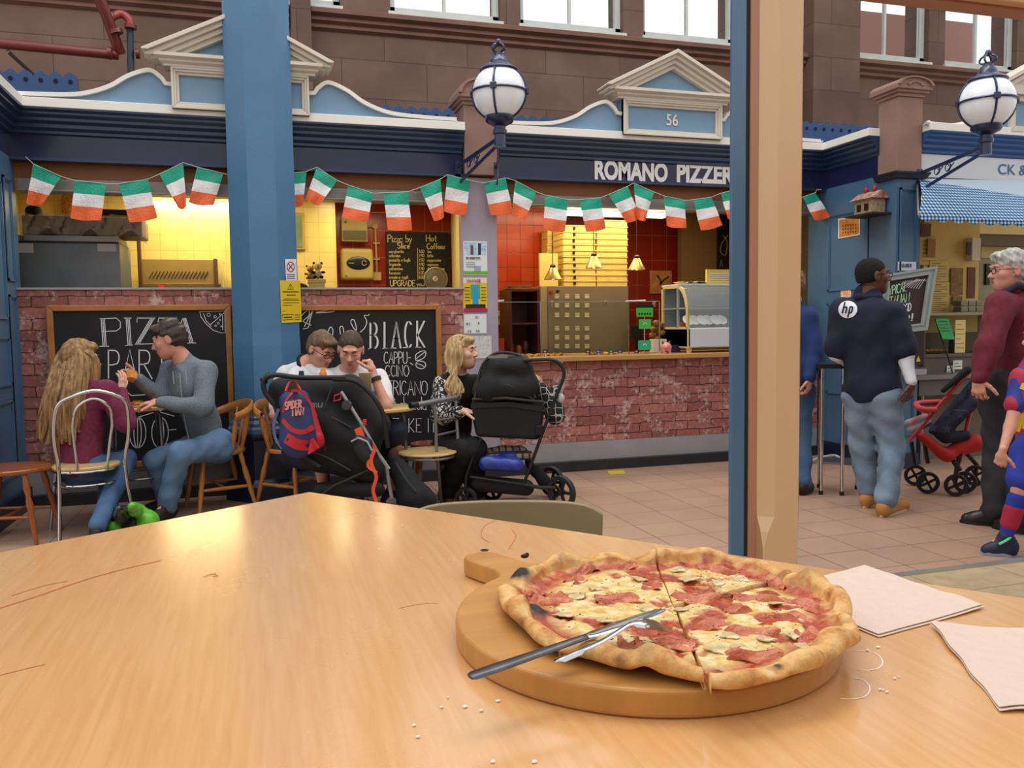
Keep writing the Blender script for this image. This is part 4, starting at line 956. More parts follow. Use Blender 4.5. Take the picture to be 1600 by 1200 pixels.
# ---- cafe chair behind the table
def cafe_chair():
    cen = atD(790, 783, 1.74); f = nrm(np.array((-.30, -.954, 0))); s = np.array((f[1], -f[0], 0)); s = -s if s[0] < 0 else s; g = .2
    t = thing('cafe_chair', (cen[0], cen[1], g), 'olive grey moulded cafe chair tucked behind the foreground table', 'chair')
    M = mat('olive_grey_plastic', '#8a7a5c', .42, coat=.1, var=.04); W2 = .185; H = cen[2]; B = np.array((cen[0], cen[1], 0))
    n = 22; P = []
    for i in range(n):
        u = 2*i/(n-1)-1; row = []
        for j in range(14):
            v = j/13; rr = (abs(u)**7*.022) if v > .9 else 0
            z = .66+(H-.66)*v-((abs(u)**8)*.02 if v == 1 else 0); wd = W2*(1-.06*(1-v)); row.append(B+s*u*wd*1.08-f*(.03*v-.03)+f*(.045*u*u)+np.array((0, 0, z)))
        P.append(row)
    m = MB(); m.grid(P, -f*.016); m.build('backrest', M, t, 1, bevel=.007, seg=3)
    P = [[B+s*(2*i/11-1)*.2+f*(.02+.4*j/9)+np.array((0, 0, .645-.012*math.sin(math.pi*i/11)*math.sin(math.pi*j/9)+(.03*(1-j/2)**2 if j < 2 else 0))) for j in range(10)] for i in range(12)]
    MB().grid(P, (0, 0, -.014)).build('seat', M, t, 1, bevel=.004)
    for a, b in ((-1, .06), (1, .06), (-1, .36), (1, .36)):
        MB().tube([B+s*a*.16+f*b+np.array((0, 0, .64)), B+s*a*.2+f*(b+(.05 if b > .2 else -.07))+np.array((0, 0, g))], .011, 10).build('leg', GREYM, t, 1)
cafe_chair()
# ------------------------------------------------------------------ bunting
def rect(px0, py0, px1, py1, Y):
    cx, cy = (px0+px1)/2, (py0+py1)/2
    return onY(px0, cy, Y)[0], onY(px1, cy, Y)[0], onY(cx, py1, Y)[2], onY(cx, py0, Y)[2]
GRN = mat('flag_green', '#12a184', .45, bump=.5, bscale=60); FWH = mat('flag_white', '#e6e6e8', .5, bump=.5, bscale=60); FOR = mat('flag_orange', '#ea6a35', .45, bump=.5, bscale=60)
FL = [((52,256),(96,276),(66,320),(42,318)), ((117,282),(166,287),(158,344),(111,341)), ((186,287),(231,280),(246,340),(202,347)), ((249,272),(286,254),(292,323),(279,326)), ((308,261),(349,271),(334,321),(295,317)),
      ((440,272),(479,268),(473,322),(440,322)), ((495,261),(527,282),(499,321),(477,311)), ((544,289),(583,302),(575,346),(534,340)), ((599,301),(637,300),(644,359),(606,359)), ((656,293),(688,280),(694,339),(678,345)),
      ((699,273),(735,282),(728,336),(693,330)), ((756,286),(790,278),(801,331),(767,336)), ((805,282),(838,300),(821,344),(799,334)), ((852,305),(888,312),(882,362),(849,358)), ((905,312),(938,309),(946,357),(916,362)),
      ((951,304),(981,291),(1000,340),(979,348)), ((990,286),(1022,300),(1008,346),(994,340)), ((1037,306),(1070,313),(1073,356),(1041,353)), ((1083,312),(1112,308),(1128,352),(1095,360)), ((1126,302),(1150,296),(1156,340),(1136,342)), ((1254,308),(1274,301),(1296,339),(1272,344))]
def bunting():
    YB = 6.97
    t = thing('bunting', (2, YB, 2.4), 'string of green white and orange flags hanging across both stall fronts', 'bunting')
    sp = [(40, 245)]
    for f in FL:
        sp += [f[0], f[1]]
        if f is FL[4]: sp += [(395, 283), (420, 278)]
        if f is FL[19]: sp += [(1200, 316), (1235, 318)]
    sp += [(1276, 297), (1283, 296)]
    r = random.Random(3)
    MB().tube([onY(x, y, YB) for x, y in sp], .0028, 5).build('string', mat('bunting_string', '#c9c4ba', .8), t)
    for k, f in enumerate(FL):
        yb = YB
        if k == 9: yb = YB-.012
        if k == 10: yb = YB+.012
        c = [onY(x, y, yb) for x, y in f]; m = MB(); n = 7; rows = 13; ph = r.uniform(0, 6); amp = r.uniform(.008, .016)
        G = []
        for j in range(rows):
            v = j/(rows-1); G.append([])
            for i in range(n):
                u = i/(n-1); p = (c[0]*(1-u)+c[1]*u)*(1-v)+(c[3]*(1-u)+c[2]*u)*v
                G[-1].append(p+np.array((0, -amp*v*(math.sin(2.6*u*math.pi+ph)+.6)-.004*math.sin(9*v+ph+4*u), -.012*math.sin(math.pi*u)*(v > .99))))
        V = [[m.bm.verts.new(p) for p in row] for row in G]
        for j in range(rows-1):
            m.mi = 0 if j < 4 else (1 if j < 8 else 2)
            for i in range(n-1): m._f([V[j][i], V[j+1][i], V[j+1][i+1], V[j][i+1]])
        m.build('flag', [GRN, FWH, FOR], t, 1)
bunting()

# ------------------------------------------------------------------ globe lamps
def globe_lamp(c, arms, label):
    cx, cy, cz = c; t = thing('globe_lamp', (cx, cy, cz-.5), label, 'lamp', 'white globe lamps with navy ironwork')
    IR = mat('navy_ironwork', '#18254d', .3, coat=.4); R = .205
    MB().ell(c, (R, R, R), u=32, v=20).build('glass_globe', mat('opal_glass', '#d9dde2', .18, coat=.6, emit=.12), t, 1)
    for a in range(4):
        th = math.pi/4*1+a*math.pi/2+.3
        MB().tube([(cx+(R+.006)*math.cos(e)*math.cos(th), cy+(R+.006)*math.cos(e)*math.sin(th), cz+(R+.006)*math.sin(e)) for e in np.radians(np.linspace(-65, 68, 16))], .009, 6).build('meridian_rib', IR, t, 1)
        p = (cx+(R+.01)*math.cos(th), cy+(R+.01)*math.sin(th), cz); MB().obox(p, (-math.sin(th), math.cos(th), 0), (math.cos(th), math.sin(th), 0), (0, 0, 1), .024, .012, .024).build('boss', IR, t, bevel=.005)
    MB().tube([(cx+(R+.008)*math.cos(a), cy+(R+.008)*math.sin(a), cz) for a in np.linspace(0, 2*math.pi, 33)[:-1]], .010, 6, closed=True).build('ring_band', IR, t, 1)
    top = cz+R*.82
    MB().lathe([(.14, top-.012), (.148, top), (.14, top+.012), (.10, top+.035), (.075, top+.05), (.07, top+.075), (.06, top+.085), (.055, top+.10), (.04, top+.11), (.035, top+.135), (0.01, top+.14)], (cx, cy, 0), 24).build('cap', IR, t, 1)
    fn = MB(); fn.ell((cx, cy, top+.21), (.022, .022, .026))
    for a in range(4):
        th = a*math.pi/2+.4; ca, sa = math.cos(th), math.sin(th)
        fn.tube(smooth_path([(cx+ca*.03, cy+sa*.03, top+.13), (cx+ca*.062, cy+sa*.062, top+.15), (cx+ca*.05, cy+sa*.05, top+.18), (cx+ca*.03, cy+sa*.03, top+.19), (cx+ca*.012, cy+sa*.012, top+.215)], 4), .0075, 6)
    fn.build('crown_finial', IR, t, 1)
    b = cz-R
    MB().lathe([(.05, b-.20), (.045, b-.195), (.042, b-.11), (.055, b-.105), (.055, b-.075), (.045, b-.07), (.045, b-.05), (.075, b-.03), (.10, b-.02), (.112, b+.0), (.112, b+.028), (.09, b+.035)], (cx, cy, 0), 16).build('gallery', IR, t, 1)
    for (ax, ay) in arms:
        a = MB(); w = np.array((ax, ay, 0)); o = np.array((cx, cy, 0)); Z = lambda p, z: p+np.array((0, 0, z))
        a.bar(Z(w, b-.21-.0), Z(o, b-.13), .012, .03); a.bar(Z(w, b-.36), Z(o, b-.17), .012, .025); a.bar(Z(w, b-.40), Z(w, b-.17), .02, .05)
        for f in (.28, .45):
            q = w*(1-f)+o*f; zc = b-.235+.04*f; L = nrm(o-w)
            a.tube([Z(q, zc)+L*(.02+.0022*k)*math.cos(k*.75)+np.array((0, 0, (.02+.0022*k)*math.sin(k*.75))) for k in range(11)], .005, 5)
            a.tube([Z(w*(1-f-.1)+o*(f+.1), zc+.025), Z(q, zc-.03)], .005, 5)
        a.build('bracket', IR, t)
L1 = onY(780, 145, 6.25); globe_lamp(L1, [(onY(715, 250, 7.03)[0], 7.03), (onY(776, 250, 7.0)[0], 7.0)], 'white globe lamp in navy ironwork left of pediment 56')
L2 = onY(1542, 160, 5.3); globe_lamp(L2, [(5.585, 6.06)], 'white globe lamp in navy ironwork at the right edge beside a brown pier')

# ------------------------------------------------------------------ pipes on the sandstone wall
RP = mat('red_oxide_pipe', '#6e2b2a', .4, coat=.2); YP = 9.7
t = thing('fire_pipework', onY(180, 60, YP), 'dark red pipes with couplings on the sandstone wall, top left', 'pipe')
MB().tube([onY(-60, 64, YP), onY(0, 68, YP), onY(185, 86, YP)], .05, 14).build('horizontal_pipe', RP, t, 1)
MB().tube([onY(140, -30, YP-.3), onY(163, 15, YP-.2), onY(188, 84, YP)], .055, 14).build('falling_pipe', RP, t, 1)
MB().tube(smooth_path([onY(168, 30, YP-.15), onY(188, 22, YP-.1), onY(201, 30, YP-.1), onY(204, 44, YP-.1)], 5), .042, 12).build('elbow_pipe', mat('orange_red_pipe', '#93382b', .4, coat=.2), t, 1)
MB().tube([onY(203, 43, YP-.1), onY(205, 120, YP-.1), onY(205, 200, YP-.1)], .034, 12).build('dark_riser', mat('dark_blue_grey_pipe', '#2b3442', .5), t, 1)
for x, y, dx, dy, r_ in ((172, 83, 1, .08, .064), (215, 84, 1, 0, .05), (172, 26, .4, 1, .066), (204, 42, 0, 1, .06), (182, 50, .35, 1, .064)):
    a, b = onY(x-3*dx, y-3*dy, YP-.12), onY(x+3*dx, y+3*dy, YP-.12); MB().tube([a, b], r_, 14).build('coupling', RP, t, 1)
a = onY(12, 80, YP); MB().tube([a, a+np.array((.25, .8, -.2))], .02, 8).build('pipe_bracket', STEEL, t)

# ------------------------------------------------------------------ wall chalkboards
def chalkboard(name, x0, x1, z0, z1, y, label, fw=.045):
    t = thing(name, ((x0+x1)/2, y, z0), label, 'chalkboard')
    MB().box(x0+fw*.6, x1-fw*.6, y+.008, YF, z0+fw*.6, z1-fw*.6).build('board_surface', BOARDK, t)
    f = MB(); 
    f.frame(x0, x1, z0, z1, fw, y-.015, YF)
    f.build('frame', FRAMEW, t, bevel=.006); return t
YB = 6.985; NW = (0, -1, 0); fB = lambda u, v: onY(u, v, YB+.006)
t = chalkboard('wall_chalkboard', -1.53, -.22, .27, 1.525, YB, 'wood framed chalkboard reading PIZZA PARTY behind the grey hoodie man')
m = MB()
for dx in (0, 2.6, 5):
    m.ribbon([fB(158+dx, 498), fB(161+dx, 541)], .006, NW); m.ribbon([fB(197+dx, 497), fB(200+dx, 540)], .006, NW)
    m.ribbon([fB(236+dx, 497), fB(212+dx, 538)], .006, NW); m.ribbon([fB(270+dx, 497), fB(246+dx, 538)], .006, NW); m.ribbon([fB(286+dx*.8, 497), fB(297+dx, 536)], .006, NW)
for st in ([(156,498),(182,497),(188,503),(188,512),(182,517),(160,518)], [(156,541),(170,541)], [(194,497),(205,497)], [(196,540),(207,539)], [(214,503),(214,497),(242,497)], [(211,538),(240,537),(240,532)], [(247,503),(248,497),(276,497)], [(244,538),(272,537)], [(286,497),(268,538)], [(274,520),(292,519)], [(262,537),(274,537)], [(290,536),(306,536)]):
    m.ribbon([fB(*p) for p in st], .006, NW)
for ch, x, w in (('P', 170, 1), ('A', 193, 1), ('R', 218, 1.05), ('T', 243, 1), ('Y', 272, 1)): write(m, ch, fB, x, 592, -45, .009, NW, sx=w*.75, jit=.02)
for st in ([(312,487),(351,486),(352,520),(345,520),(333,516),(322,506),(314,495),(312,487)], [(328,508),(350,489)], [(318,490),(322,501),(330,510)], [(348,493),(348,515)]): m.ribbon([fB(*p) for p in st], .005, NW)
for cx, cy, r_ in ((326,492,2.6), (336,495,2), (344,491,1.5), (341,505,1.5), (346,510,1.2), (337,509,1.3), (344,500,1)): m.ribbon([fB(cx+r_*math.cos(a), cy+r_*math.sin(a)) for a in np.linspace(0, 6.28, 9)], .004, NW)
for cx in (215, 250):
    for k in (1, .45): m.ribbon([fB(cx+13*k*math.cos(a), 676+24*math.sin(a)) for a in np.linspace(0, 6.28, 21)], .007, NW)
    m.ribbon([fB(cx, 652), fB(cx, 700)], .006, NW)
for st in ([(196,645),(240,641),(272,650)], [(205,655),(262,638)], [(262,672),(275,671)], [(196,610),(205,618),(238,616)]): m.ribbon([fB(*p) for p in st], .006, NW)
m.build('chalk_lettering', CHALK, t)
t = chalkboard('wall_chalkboard', .16, 1.475, .27, 1.515, YB, 'wood framed chalkboard listing coffees behind the two men in white')
m = MB()
fB2 = fB
for k, (ch, x, w) in enumerate((('B', 578, .72), ('L', 600, .8), ('A', 612, .72), ('C', 632, .62), ('K', 651, .72))):
    for d in (0, 1.5): write(m, ch, fB, x+d, 545-k*.6, -(41), .008, NW, sx=w*.72)
    m.ribbon([fB(x-2, 545-k*.6), fB(x+7, 545-k*.6)], .007, NW)
write(m, 'CAPPU-', fB, 600, 568, -18, .006, NW, sx=.62, sp=.07, jit=.02); write(m, 'CCINO', fB, 602, 588, -17, .006, NW, sx=.72, sp=.1, jit=.02)
write(m, 'AMERICANO', fB, 583, 617, -22, .006, NW, sx=.68, sp=.07, jit=.02); write(m, 'hot chocola', fB, 601, 640, -20, .006, NW, sx=.7, sp=.05, jit=.01)
write(m, 'TAKE IT', fB, 614, 675, -21, .006, NW, sx=.75, sp=.14, jit=.01)
for st in ([(466,500),(476,488),(483,486),(482,494),(474,502),(486,508)], [(476,510),(486,490),(489,485),(485,497),(482,511),(474,514)], [(494,488),(519,484),(520,487),(494,489)],
           [(512,520),(516,511),(520,515),(519,528)], [(532,522),(531,512),(535,510),(537,518),(536,526)], [(548,505),(549,500),(553,500),(556,508),(557,516)], [(563,519),(570,512),(573,502),(569,493),(575,493),(577,491)], [(556,516),(552,512),(548,503)],
           [(649,562),(650,554),(658,549),(665,549),(664,557),(657,562),(649,562),(665,549)], [(649,569),(654,564),(663,566),(665,572),(660,576),(652,574),(649,569)], [(650,568),(658,570),(664,574)], [(641,567),(645,570)]):
    MB().ribbon(smooth_path([fB(*p) for p in st], 4), .007, NW).build('chalk_drawing', CHALK, t)
m.build('chalk_lettering', CHALK, t)

# menu board hung on the red wall
YM = 9.24; fM = lambda u, v: onY(u, v, YM-.004)
a, b, c, d = rect(604, 363, 702, 470, YM)
t = thing('menu_chalkboard', ((a+b)/2, YM, c), 'black menu board of pizza slices and hot coffees on red tiles', 'chalkboard')
MB().box(a, b, YM, YM+.03, c, d).build('board_surface', BOARDK, t, bevel=.003)
CY = mat('chalk_cream', '#dccf9a', .9); m = MB()
write(m, 'Pizza by', fM, 606, 378, -11, .009, NW, sx=.95, sp=.1); write(m, 'Slice', fM, 621, 388, -9, .009, NW); write(m, 'Hot', fM, 666, 377, -10, .009, NW); write(m, 'Coffees', fM, 667, 389, -8.5, .008, NW, sp=.1)
for k, (l, p, r_) in enumerate((('margherita', '1.80', 'tea'), ('salamino', '1.90', 'latte'), ('prosciutto e funghi', '1.90', 'cappuccino'), ('tropicale', '1.90', 'espresso'), ('calzoncino', '1.90', 'double espresso'), ('focaccia', '1.20', 'hot choc'), ('arancini or suppli', '1.00', ''))):
    y = 395+k*6.7; write(m, l, fM, 608, y, -5, .005, NW, sx=.75 if len(l) > 12 else 1.0, sp=.1); write(m, p, fM, 655, y, -4.6, .005, NW, sp=.12); write(m, r_, fM, 668, y, -4.6, .005, NW, sx=.8 if len(r_) > 10 else 1, sp=.1)
m.ribbon([fM(652.5, 388), fM(653, 437)], .006, NW); write(m, 'UPGRADE', fM, 610, 447, -9, .008, NW, sx=.9, sp=.12); write(m, 'your', fM, 651, 447, -7, .006, NW)
m.build('chalk_lettering', CY, t)

# ------------------------------------------------------------------ inside the slice stall
def flatbox(name, r, Y, dep, m, parent=None, z0=None, bevel=.004, **k):
    a, b, c, d = rect(*r, Y); return MB().box(a, b, Y, Y+dep, c if z0 is None else z0, d).build(name, m, parent, bevel=bevel, **k)
t = thing('steel_cabinet', (*onY(107, 450, 7.5)[:2], 0), 'tall dull steel cabinet at the left end of the slice stall', 'cabinet')
flatbox('body', (27, 379, 188, 450), 7.5, .6, mat('dull_steel', '#6d757c', .4, metal=.45, var=.2, vscale=3), t, z0=0)
flatbox('top_rail', (27, 368, 185, 377), 7.485, .6, mat('steel_rail', '#8d9294', .4, metal=.5), t)
flatbox('shadow_gap', (27, 376, 185, 380), 7.495, .58, BLK, t, bevel=0)
flatbox('paper_label', (28, 380, 52, 395), 7.496, .003, mat('label_grey_paper', '#a9acb0', .7), t, bevel=0); flatbox('paper_label', (152, 380, 181, 393), 7.496, .003, MATS['label_grey_paper'], t, bevel=0)
f75 = lambda u, v: onY(u, v, 7.483); m = MB(); write(m, 'CE', f75, 32, 375, -5, .005, NW); m.build('lettering', BLK, t)
tw = thing('wrapped_oven', (*onY(120, 368, 7.55)[:2], onY(120, 368, 7.55)[2]), 'dark appliance wrapped in clear crumpled plastic on the steel cabinet', 'appliance')
a, b, c, d = rect(34, 338, 222, 368, 7.55); MB().box(a, b, 7.55, 7.95, c, d).build('appliance_body', mat('dark_taupe', '#574a41', .5), tw, bevel=.01)
P = [[(a-.03+(b-a+.06)*i/40, 7.535-.02*math.sin(i*1.3+j)*math.cos(i*.7)-.012*math.sin(i*3.1+2*j), d+.012-(d-c+.02+.05*math.sin(i*.5)*(j > 4))*j/6+.01*math.sin(i*.9)) for j in range(7)] for i in range(41)]
MB().grid(P).build('plastic_wrap', mat('clear_plastic_film', '#cfc8ba', .15, alpha=.38, coat=.5), tw, 1)
h = onY(53, 338, 7.7); t = thing('bowler_hat', h, 'black rounded hat on top of the wrapped appliance', 'hat')
MB().lathe([(.085, 0), (.088, .006), (.062, .008), (.062, .06), (.05, .085), (.02, .097), (0.001, .098)], (h[0], h[1], d+.0), 20).build('crown', BLKF, t, 1)
c_ = onY(109, 320, 8.69); tag(MB().ell(c_, (.075, .03, .155), u=20, v=14).build('wicker_fan', mat('wicker_orange', '#b3752d', .7, var=.5, vscale=60, bump=.6, bscale=90), smooth=True), 'oval woven wicker piece on yellow tiles partly behind a flag', 'basket')
tag(flatbox('black_tray', (150, 327, 200, 336), 7.7, .3, BLK, None), 'flat black tray on the wrapped appliance behind a flag', 'tray')
t = thing('extractor_unit', (*onY(285, 450, 8.2)[:2], 0), 'beige steel heating unit with slanted vents in the slice stall', 'appliance')
TB = mat('tan_steel', '#a3874e', .4, metal=.25, var=.08)
flatbox('body', (222, 405, 336, 443), 8.2, .45, TB, t, z0=.9); flatbox('base_band', (222, 443, 345, 452), 8.19, .45, mat('tan_steel_dark', '#7d6538', .4, metal=.3), t, z0=0); flatbox('side_post', (334, 404, 340, 452), 8.17, .1, mat('brown_post', '#5d3f26', .5), t)
flatbox('glass_side', (340, 405, 349, 452), 8.2, .4, mat('green_tint_glass', '#d8d29a', .05, alpha=.4), t)
for k in range(16):
    x = 236+k*5.7; m = MB(); m.bar(onY(x-3, 435, 8.197), onY(x+3.5, 424, 8.197), .012, .004); m.build('vent_slot', BLK, t)
flatbox('red_display', (247, 446, 256, 452), 8.185, .01, mat('display_red', '#c4152a', .3, emit=.6), t, bevel=0)
flatbox('upright', (215, 375, 221, 452), 8.1, .06, MATS['brown_post'], t, z0=0)
t = thing('framed_picture', onY(466, 390, 8.74), 'small framed landscape on yellow tiles beside the blue column', 'picture')
flatbox('frame', (450, 332, 477, 390), 8.72, .03, mat('gold_frame', '#b89a45', .4), t); flatbox('image', (453, 337, 472, 386), 8.715, .004, mat('landscape_print', '#8aa48c', .4, col2='#5c5a3a', vscale=5), t, bevel=0)
# soft toys on a yellow box
z_ = onY(495, 436, 7.75)[2]; a, b, c, d = rect(482, 436, 508, 460, 7.75)
tag(MB().box(a, b, 7.75, 7.93, 0, z_-.0).box(a-.008, b+.008, 7.742, 7.94, z_-.035, z_).build('yellow_box', mat('yellow_plastic', '#e3cd7c', .5), bevel=.004), 'tall pale yellow bin with lid under the panda toy', 'bin')
def toy(px, py, Y, s, body, dark, label, name, spots=False):
    c = onY(px, py, Y); t = thing(name, c, label, 'soft toy'); x, y, z = c
    solid('body', [el((x, y, z+.045*s), (.033*s, .03*s, .045*s)), el((x, y-.01, z+.115*s), (.04*s, .033*s, .032*s), k=.01), el((x, y-.035*s, z+.107*s), (.016*s, .014*s, .012*s), k=.008)], body, t, h=.004)
    for sx in (-1, 1):
        MB().ell((x+sx*.033*s, y, z+.142*s), (.013*s, .008*s, .013*s)).build('ear', dark, t, 1); MB().ell((x+sx*.045*s, y-.02, z+.06*s), (.02*s, .014*s, .012*s)).build('arm', dark, t, 1)
        MB().ell((x+sx*.03*s, y-.03, z+.016*s), (.018*s, .024*s, .016*s)).build('leg', dark, t, 1); MB().ell((x+sx*.014*s, y-.035*s, z+.122*s), (.005*s,)*3).build('eye', BLK, t, 1)
    MB().ell((x, y-.05*s, z+.11*s), (.008*s, .005*s, .006*s)).build('nose', BLK, t, 1)
toy(497, 436, 7.82, 1.0, mat('plush_cream', '#d8c68a', .9, bump=.5, bscale=200), mat('plush_black', '#1b1612', .95), 'black and cream panda toy sitting on the pale yellow bin', 'panda_toy')
toy(485, 437, 7.84, .85, mat('plush_spotted', '#a4662a', .9, col2='#e0bd6a', vscale=60), mat('plush_brown', '#8a5524', .95), 'small spotted brown giraffe toy leaning beside the panda toy', 'giraffe_toy')
c_ = onY(470, 452, 7.6); tag(MB().lathe([(.001, -.02), (.08, -.015), (.085, 0), (.08, .015), (.001, .02)], c_+np.array((0, 0, -.03)), 24, (0, -1, 0)).box(c_[0]-.02, c_[0]+.02, 7.59, 7.63, 0, c_[2]-.1).build('brown_round_sign', mat('brown_disc', '#4d2b1c', .6), smooth=True), 'dark brown round disc just showing above the counter by the column', 'disc')
# boxes on the red wall
BXM = mat('old_cream_plastic', '#b7a566', .45, var=.05)
t = thing('meter_box', onY(553, 376, 9.2), 'cream electric box with grey window on the red tiles', 'fuse box')
flatbox('case', (534, 341, 574, 377), 9.17, .13, BXM, t); flatbox('window', (536, 360, 573, 375), 9.16, .02, mat('smoked_window', '#5f5734', .3), t, bevel=0); m = MB(); m.lathe([(.01, 0), (.01, .01)], onY(540, 347, 9.165), 10, (0, -1, 0)); m.build('key_lock', BLK, t)
t = thing('water_heater', onY(559, 437, 9.1), 'cream rounded water heater with black oval panel', 'water heater')
flatbox('case', (533, 388, 584, 437), 9.08, .22, BXM, t, bevel=.035, seg=5)
c_ = onY(560, 411, 9.075); MB().ell(c_, (.125, .012, .07), u=28, v=14).build('control_panel', mat('heater_panel_black', '#191b22', .3), t, 1)
m = MB(); c2 = onY(569, 411, 9.06); m.ribbon([c2+np.array((.025*math.cos(a), -.003, .025*math.sin(a))) for a in np.linspace(.5, 6, 14)], .004, NW); m.ribbon([onY(545, 411, 9.058), onY(553, 411, 9.058)], .004, NW); m.build('dial_marking', CHALK, t)
MB().lathe([(.006, 0), (.006, .01)], onY(541, 431, 9.079), 8, (0, -1, 0)).build('tap_knob', BLK, t)
PKP = mat('pale_conduit', '#c2a27c', .5)
t = thing('cable_conduit', onY(588, 437, 9.27), 'pale conduit with round junction down the red tiles', 'conduit')
MB().tube([onY(586, 350, 9.27), onY(588, 400, 9.27), onY(589, 436, 9.27)], .011, 8).build('vertical_tube', PKP, t, 1); MB().tube([onY(574, 354, 9.27), onY(586, 354, 9.27)], .009, 8).build('side_tube', PKP, t)
MB().lathe([(.03, 0), (.03, .03)], onY(586, 354, 9.29), 14, (0, -1, 0)).build('junction', PKP, t); flatbox('switch_box', (583, 425, 596, 438), 9.24, .05, PKP, t)
for yy in (380, 405): MB().box(*[v for v in (onY(583, yy, 9.27)[0], onY(593, yy, 9.27)[0])], 9.26, 9.3, onY(588, yy, 9.27)[2]-.008, onY(588, yy, 9.27)[2]+.008).build('clip', PKP, t)
tag(MB().tube([onY(570, 332, 9.28), onY(605, 332, 9.28)], .008, 6).tube([onY(575, 318, 9.28), onY(640, 318, 9.28)], .006, 6).build('wall_cable', PKP), 'two thin pale cables high on the red tiles behind flags', 'cable')
c_ = onY(681, 436, 8.1); t = thing('desk_fan', (c_[0], c_[1], 0), 'round grey white fan in front of the menu board', 'fan')
FG = mat('fan_cage', '#a9a69a', .5)
cage = MB()
for k in range(11): rr = .018+.0095*k; cage.tube([c_+np.array((rr*math.cos(a), -.03*math.cos(k/10*1.5), rr*math.sin(a))) for a in np.linspace(0, 2*math.pi, 29)[:-1]], .0022 if k < 10 else .006, 4, closed=True)
cage.build('cage', FG, t)
MB().lathe([(.001, 0), (.10, .002), (.10, .006), (.001, .008)], c_+np.array((0, .01, 0)), 24, (0, -1, 0)).build('blade_disc', mat('fan_blades', '#8b887c', .5), t, 1)
MB().lathe([(.026, 0), (.024, .014), (.001, .016)], c_+np.array((-.012, -.035, 0)), 16, (0, -1, 0)).build('hub', WHT, t, 1); m = MB(); m.bar(c_+np.array((-.018, -.053, -.008)), c_+np.array((-.004, -.053, .01)), .004, .002); m.build('hub_mark', BLK, t)
MB().tube([c_+np.array((0, .06, -.02)), c_+np.array((0, .06, -.3)), (c_[0], c_[1]+.06, 0)], .014, 8).build('stand', FG, t)

# posters on the lilac pilaster
def poster(r, Y, label, base, bits, name='poster', curl=0):
    a, b, c, d = rect(*r, Y); t = thing(name, ((a+b)/2, Y, c), label, 'poster')
    MB().box(a, b, Y-.004, Y, c, d).build('sheet', base, t)
    W_, H_ = b-a, d-c
    for k, (nm, u0, v0, u1, v1, mm) in enumerate(bits): MB().box(a+W_*u0, a+W_*u1, Y-.0052-.0004*k, Y-.004, d-H_*v1, d-H_*v0).build(nm, mm, t)
    return t, (lambda u, v: np.array((a+W_*u, Y-.011, d-H_*v)))
PW = mat('poster_white', '#dfe6ea', .4, coat=.3)
t, f = poster((724, 377, 761, 430), YF-.001, 'white blue and green sports poster, topmost on the lilac pilaster', PW, [('photo', .04, .03, .95, .4, mat('poster_photo', '#6fb3d8', .4, col2='#dce8ee', vscale=30)), ('green_band', .0, .88, 1, .98, mat('poster_green', '#63b32e', .5)), ('figure', .3, .12, .42, .4, mat('fig_red', '#6b4a4a', .6)), ('figure', .62, .06, .74, .4, mat('fig_dark', '#26304d', .6)), ('mascot_shape', .45, .72, .72, .88, mat('poster_lilac', '#a6a3d0', .5))])
m = MB(); write(m, 'TRY RUGBYTOTS', f, .1, .54, -.075, .004, NW, sx=1.0, sp=.25)
m.bm.free(); m = MB(); a_, b_, c_, d_ = rect(724, 377, 761, 430, YF); fx = lambda u, v: np.array((u, YF-.011, v)); write(m, 'TRY RUGBYTOTS', fx, a_+.02, d_-.155, .017, .0035, NW, sx=.85, sp=.12); 
for k in range(3): m.ribbon([fx(a_+.02, d_-.185-.018*k), fx(a_+.1, d_-.185-.018*k)], .004, NW)
m.build('lettering', BLK, t)
t, f = poster((724, 434, 761, 487), YF-.001, 'yellow and blue event poster, second on the lilac pilaster', mat('poster_yellow', '#e3c31f', .4, coat=.3), [('pink_title_band', 0, .0, 1, .16, mat('poster_pale', '#e6d9c4', .5)), ('blue_beam', .38, .2, .62, .8, mat('poster_blue', '#2c9ad0', .5)), ('green_beam', .3, .2, .38, .62, mat('poster_leaf', '#55b04a', .5)), ('green_beam', .62, .2, .7, .62, MATS['poster_leaf']), ('crowd', .08, .78, .92, .9, mat('crowd_dark', '#2a2320', .7)), ('red_band', .0, .9, 1, 1, mat('poster_red', '#b8254e', .5))])
a_, b_, c_, d_ = rect(724, 434, 761, 487, YF); m = MB(); write(m, 'WANNASIE', fx, a_+.03, d_-.04, .026, .005, NW, sx=.9, sp=.14); m.build('title_lettering', mat('poster_magenta', '#b01f5a', .6), t)
m = MB()
for k in range(5):
    m.ribbon([fx(a_+.012, d_-.085-.028*k), fx(a_+.055, d_-.085-.028*k)], .006, NW); m.ribbon([fx(b_-.055, d_-.085-.028*k), fx(b_-.012, d_-.085-.028*k)], .006, NW)
m.build('small_lettering', BLK, t)
t, f = poster((725, 491, 760, 521), YF-.001, 'white number sheet, third on the lilac pilaster', PW, [])
a_, b_, c_, d_ = rect(725, 491, 760, 521, YF); m = MB()
for k, (u, v, s_) in enumerate(((.5, .22, '2 1'), (.1, .55, '0 2'), (.62, .52, '0 7'), (.15, .95, '2 5'), (.52, .93, '9 0'))): write(m, s_, fx, a_+(b_-a_)*u, d_-(d_-c_)*v, .018, .004, NW)
m.build('printed_numbers', BLK, t)
poster((727, 525, 768, 560), YF-.001, 'creased white paper lowest on the lilac pilaster behind the woman', mat('paper_marbled', '#b9b9bb', .6, col2='#dcdcdc', vscale=40), [], 'paper_sheet')

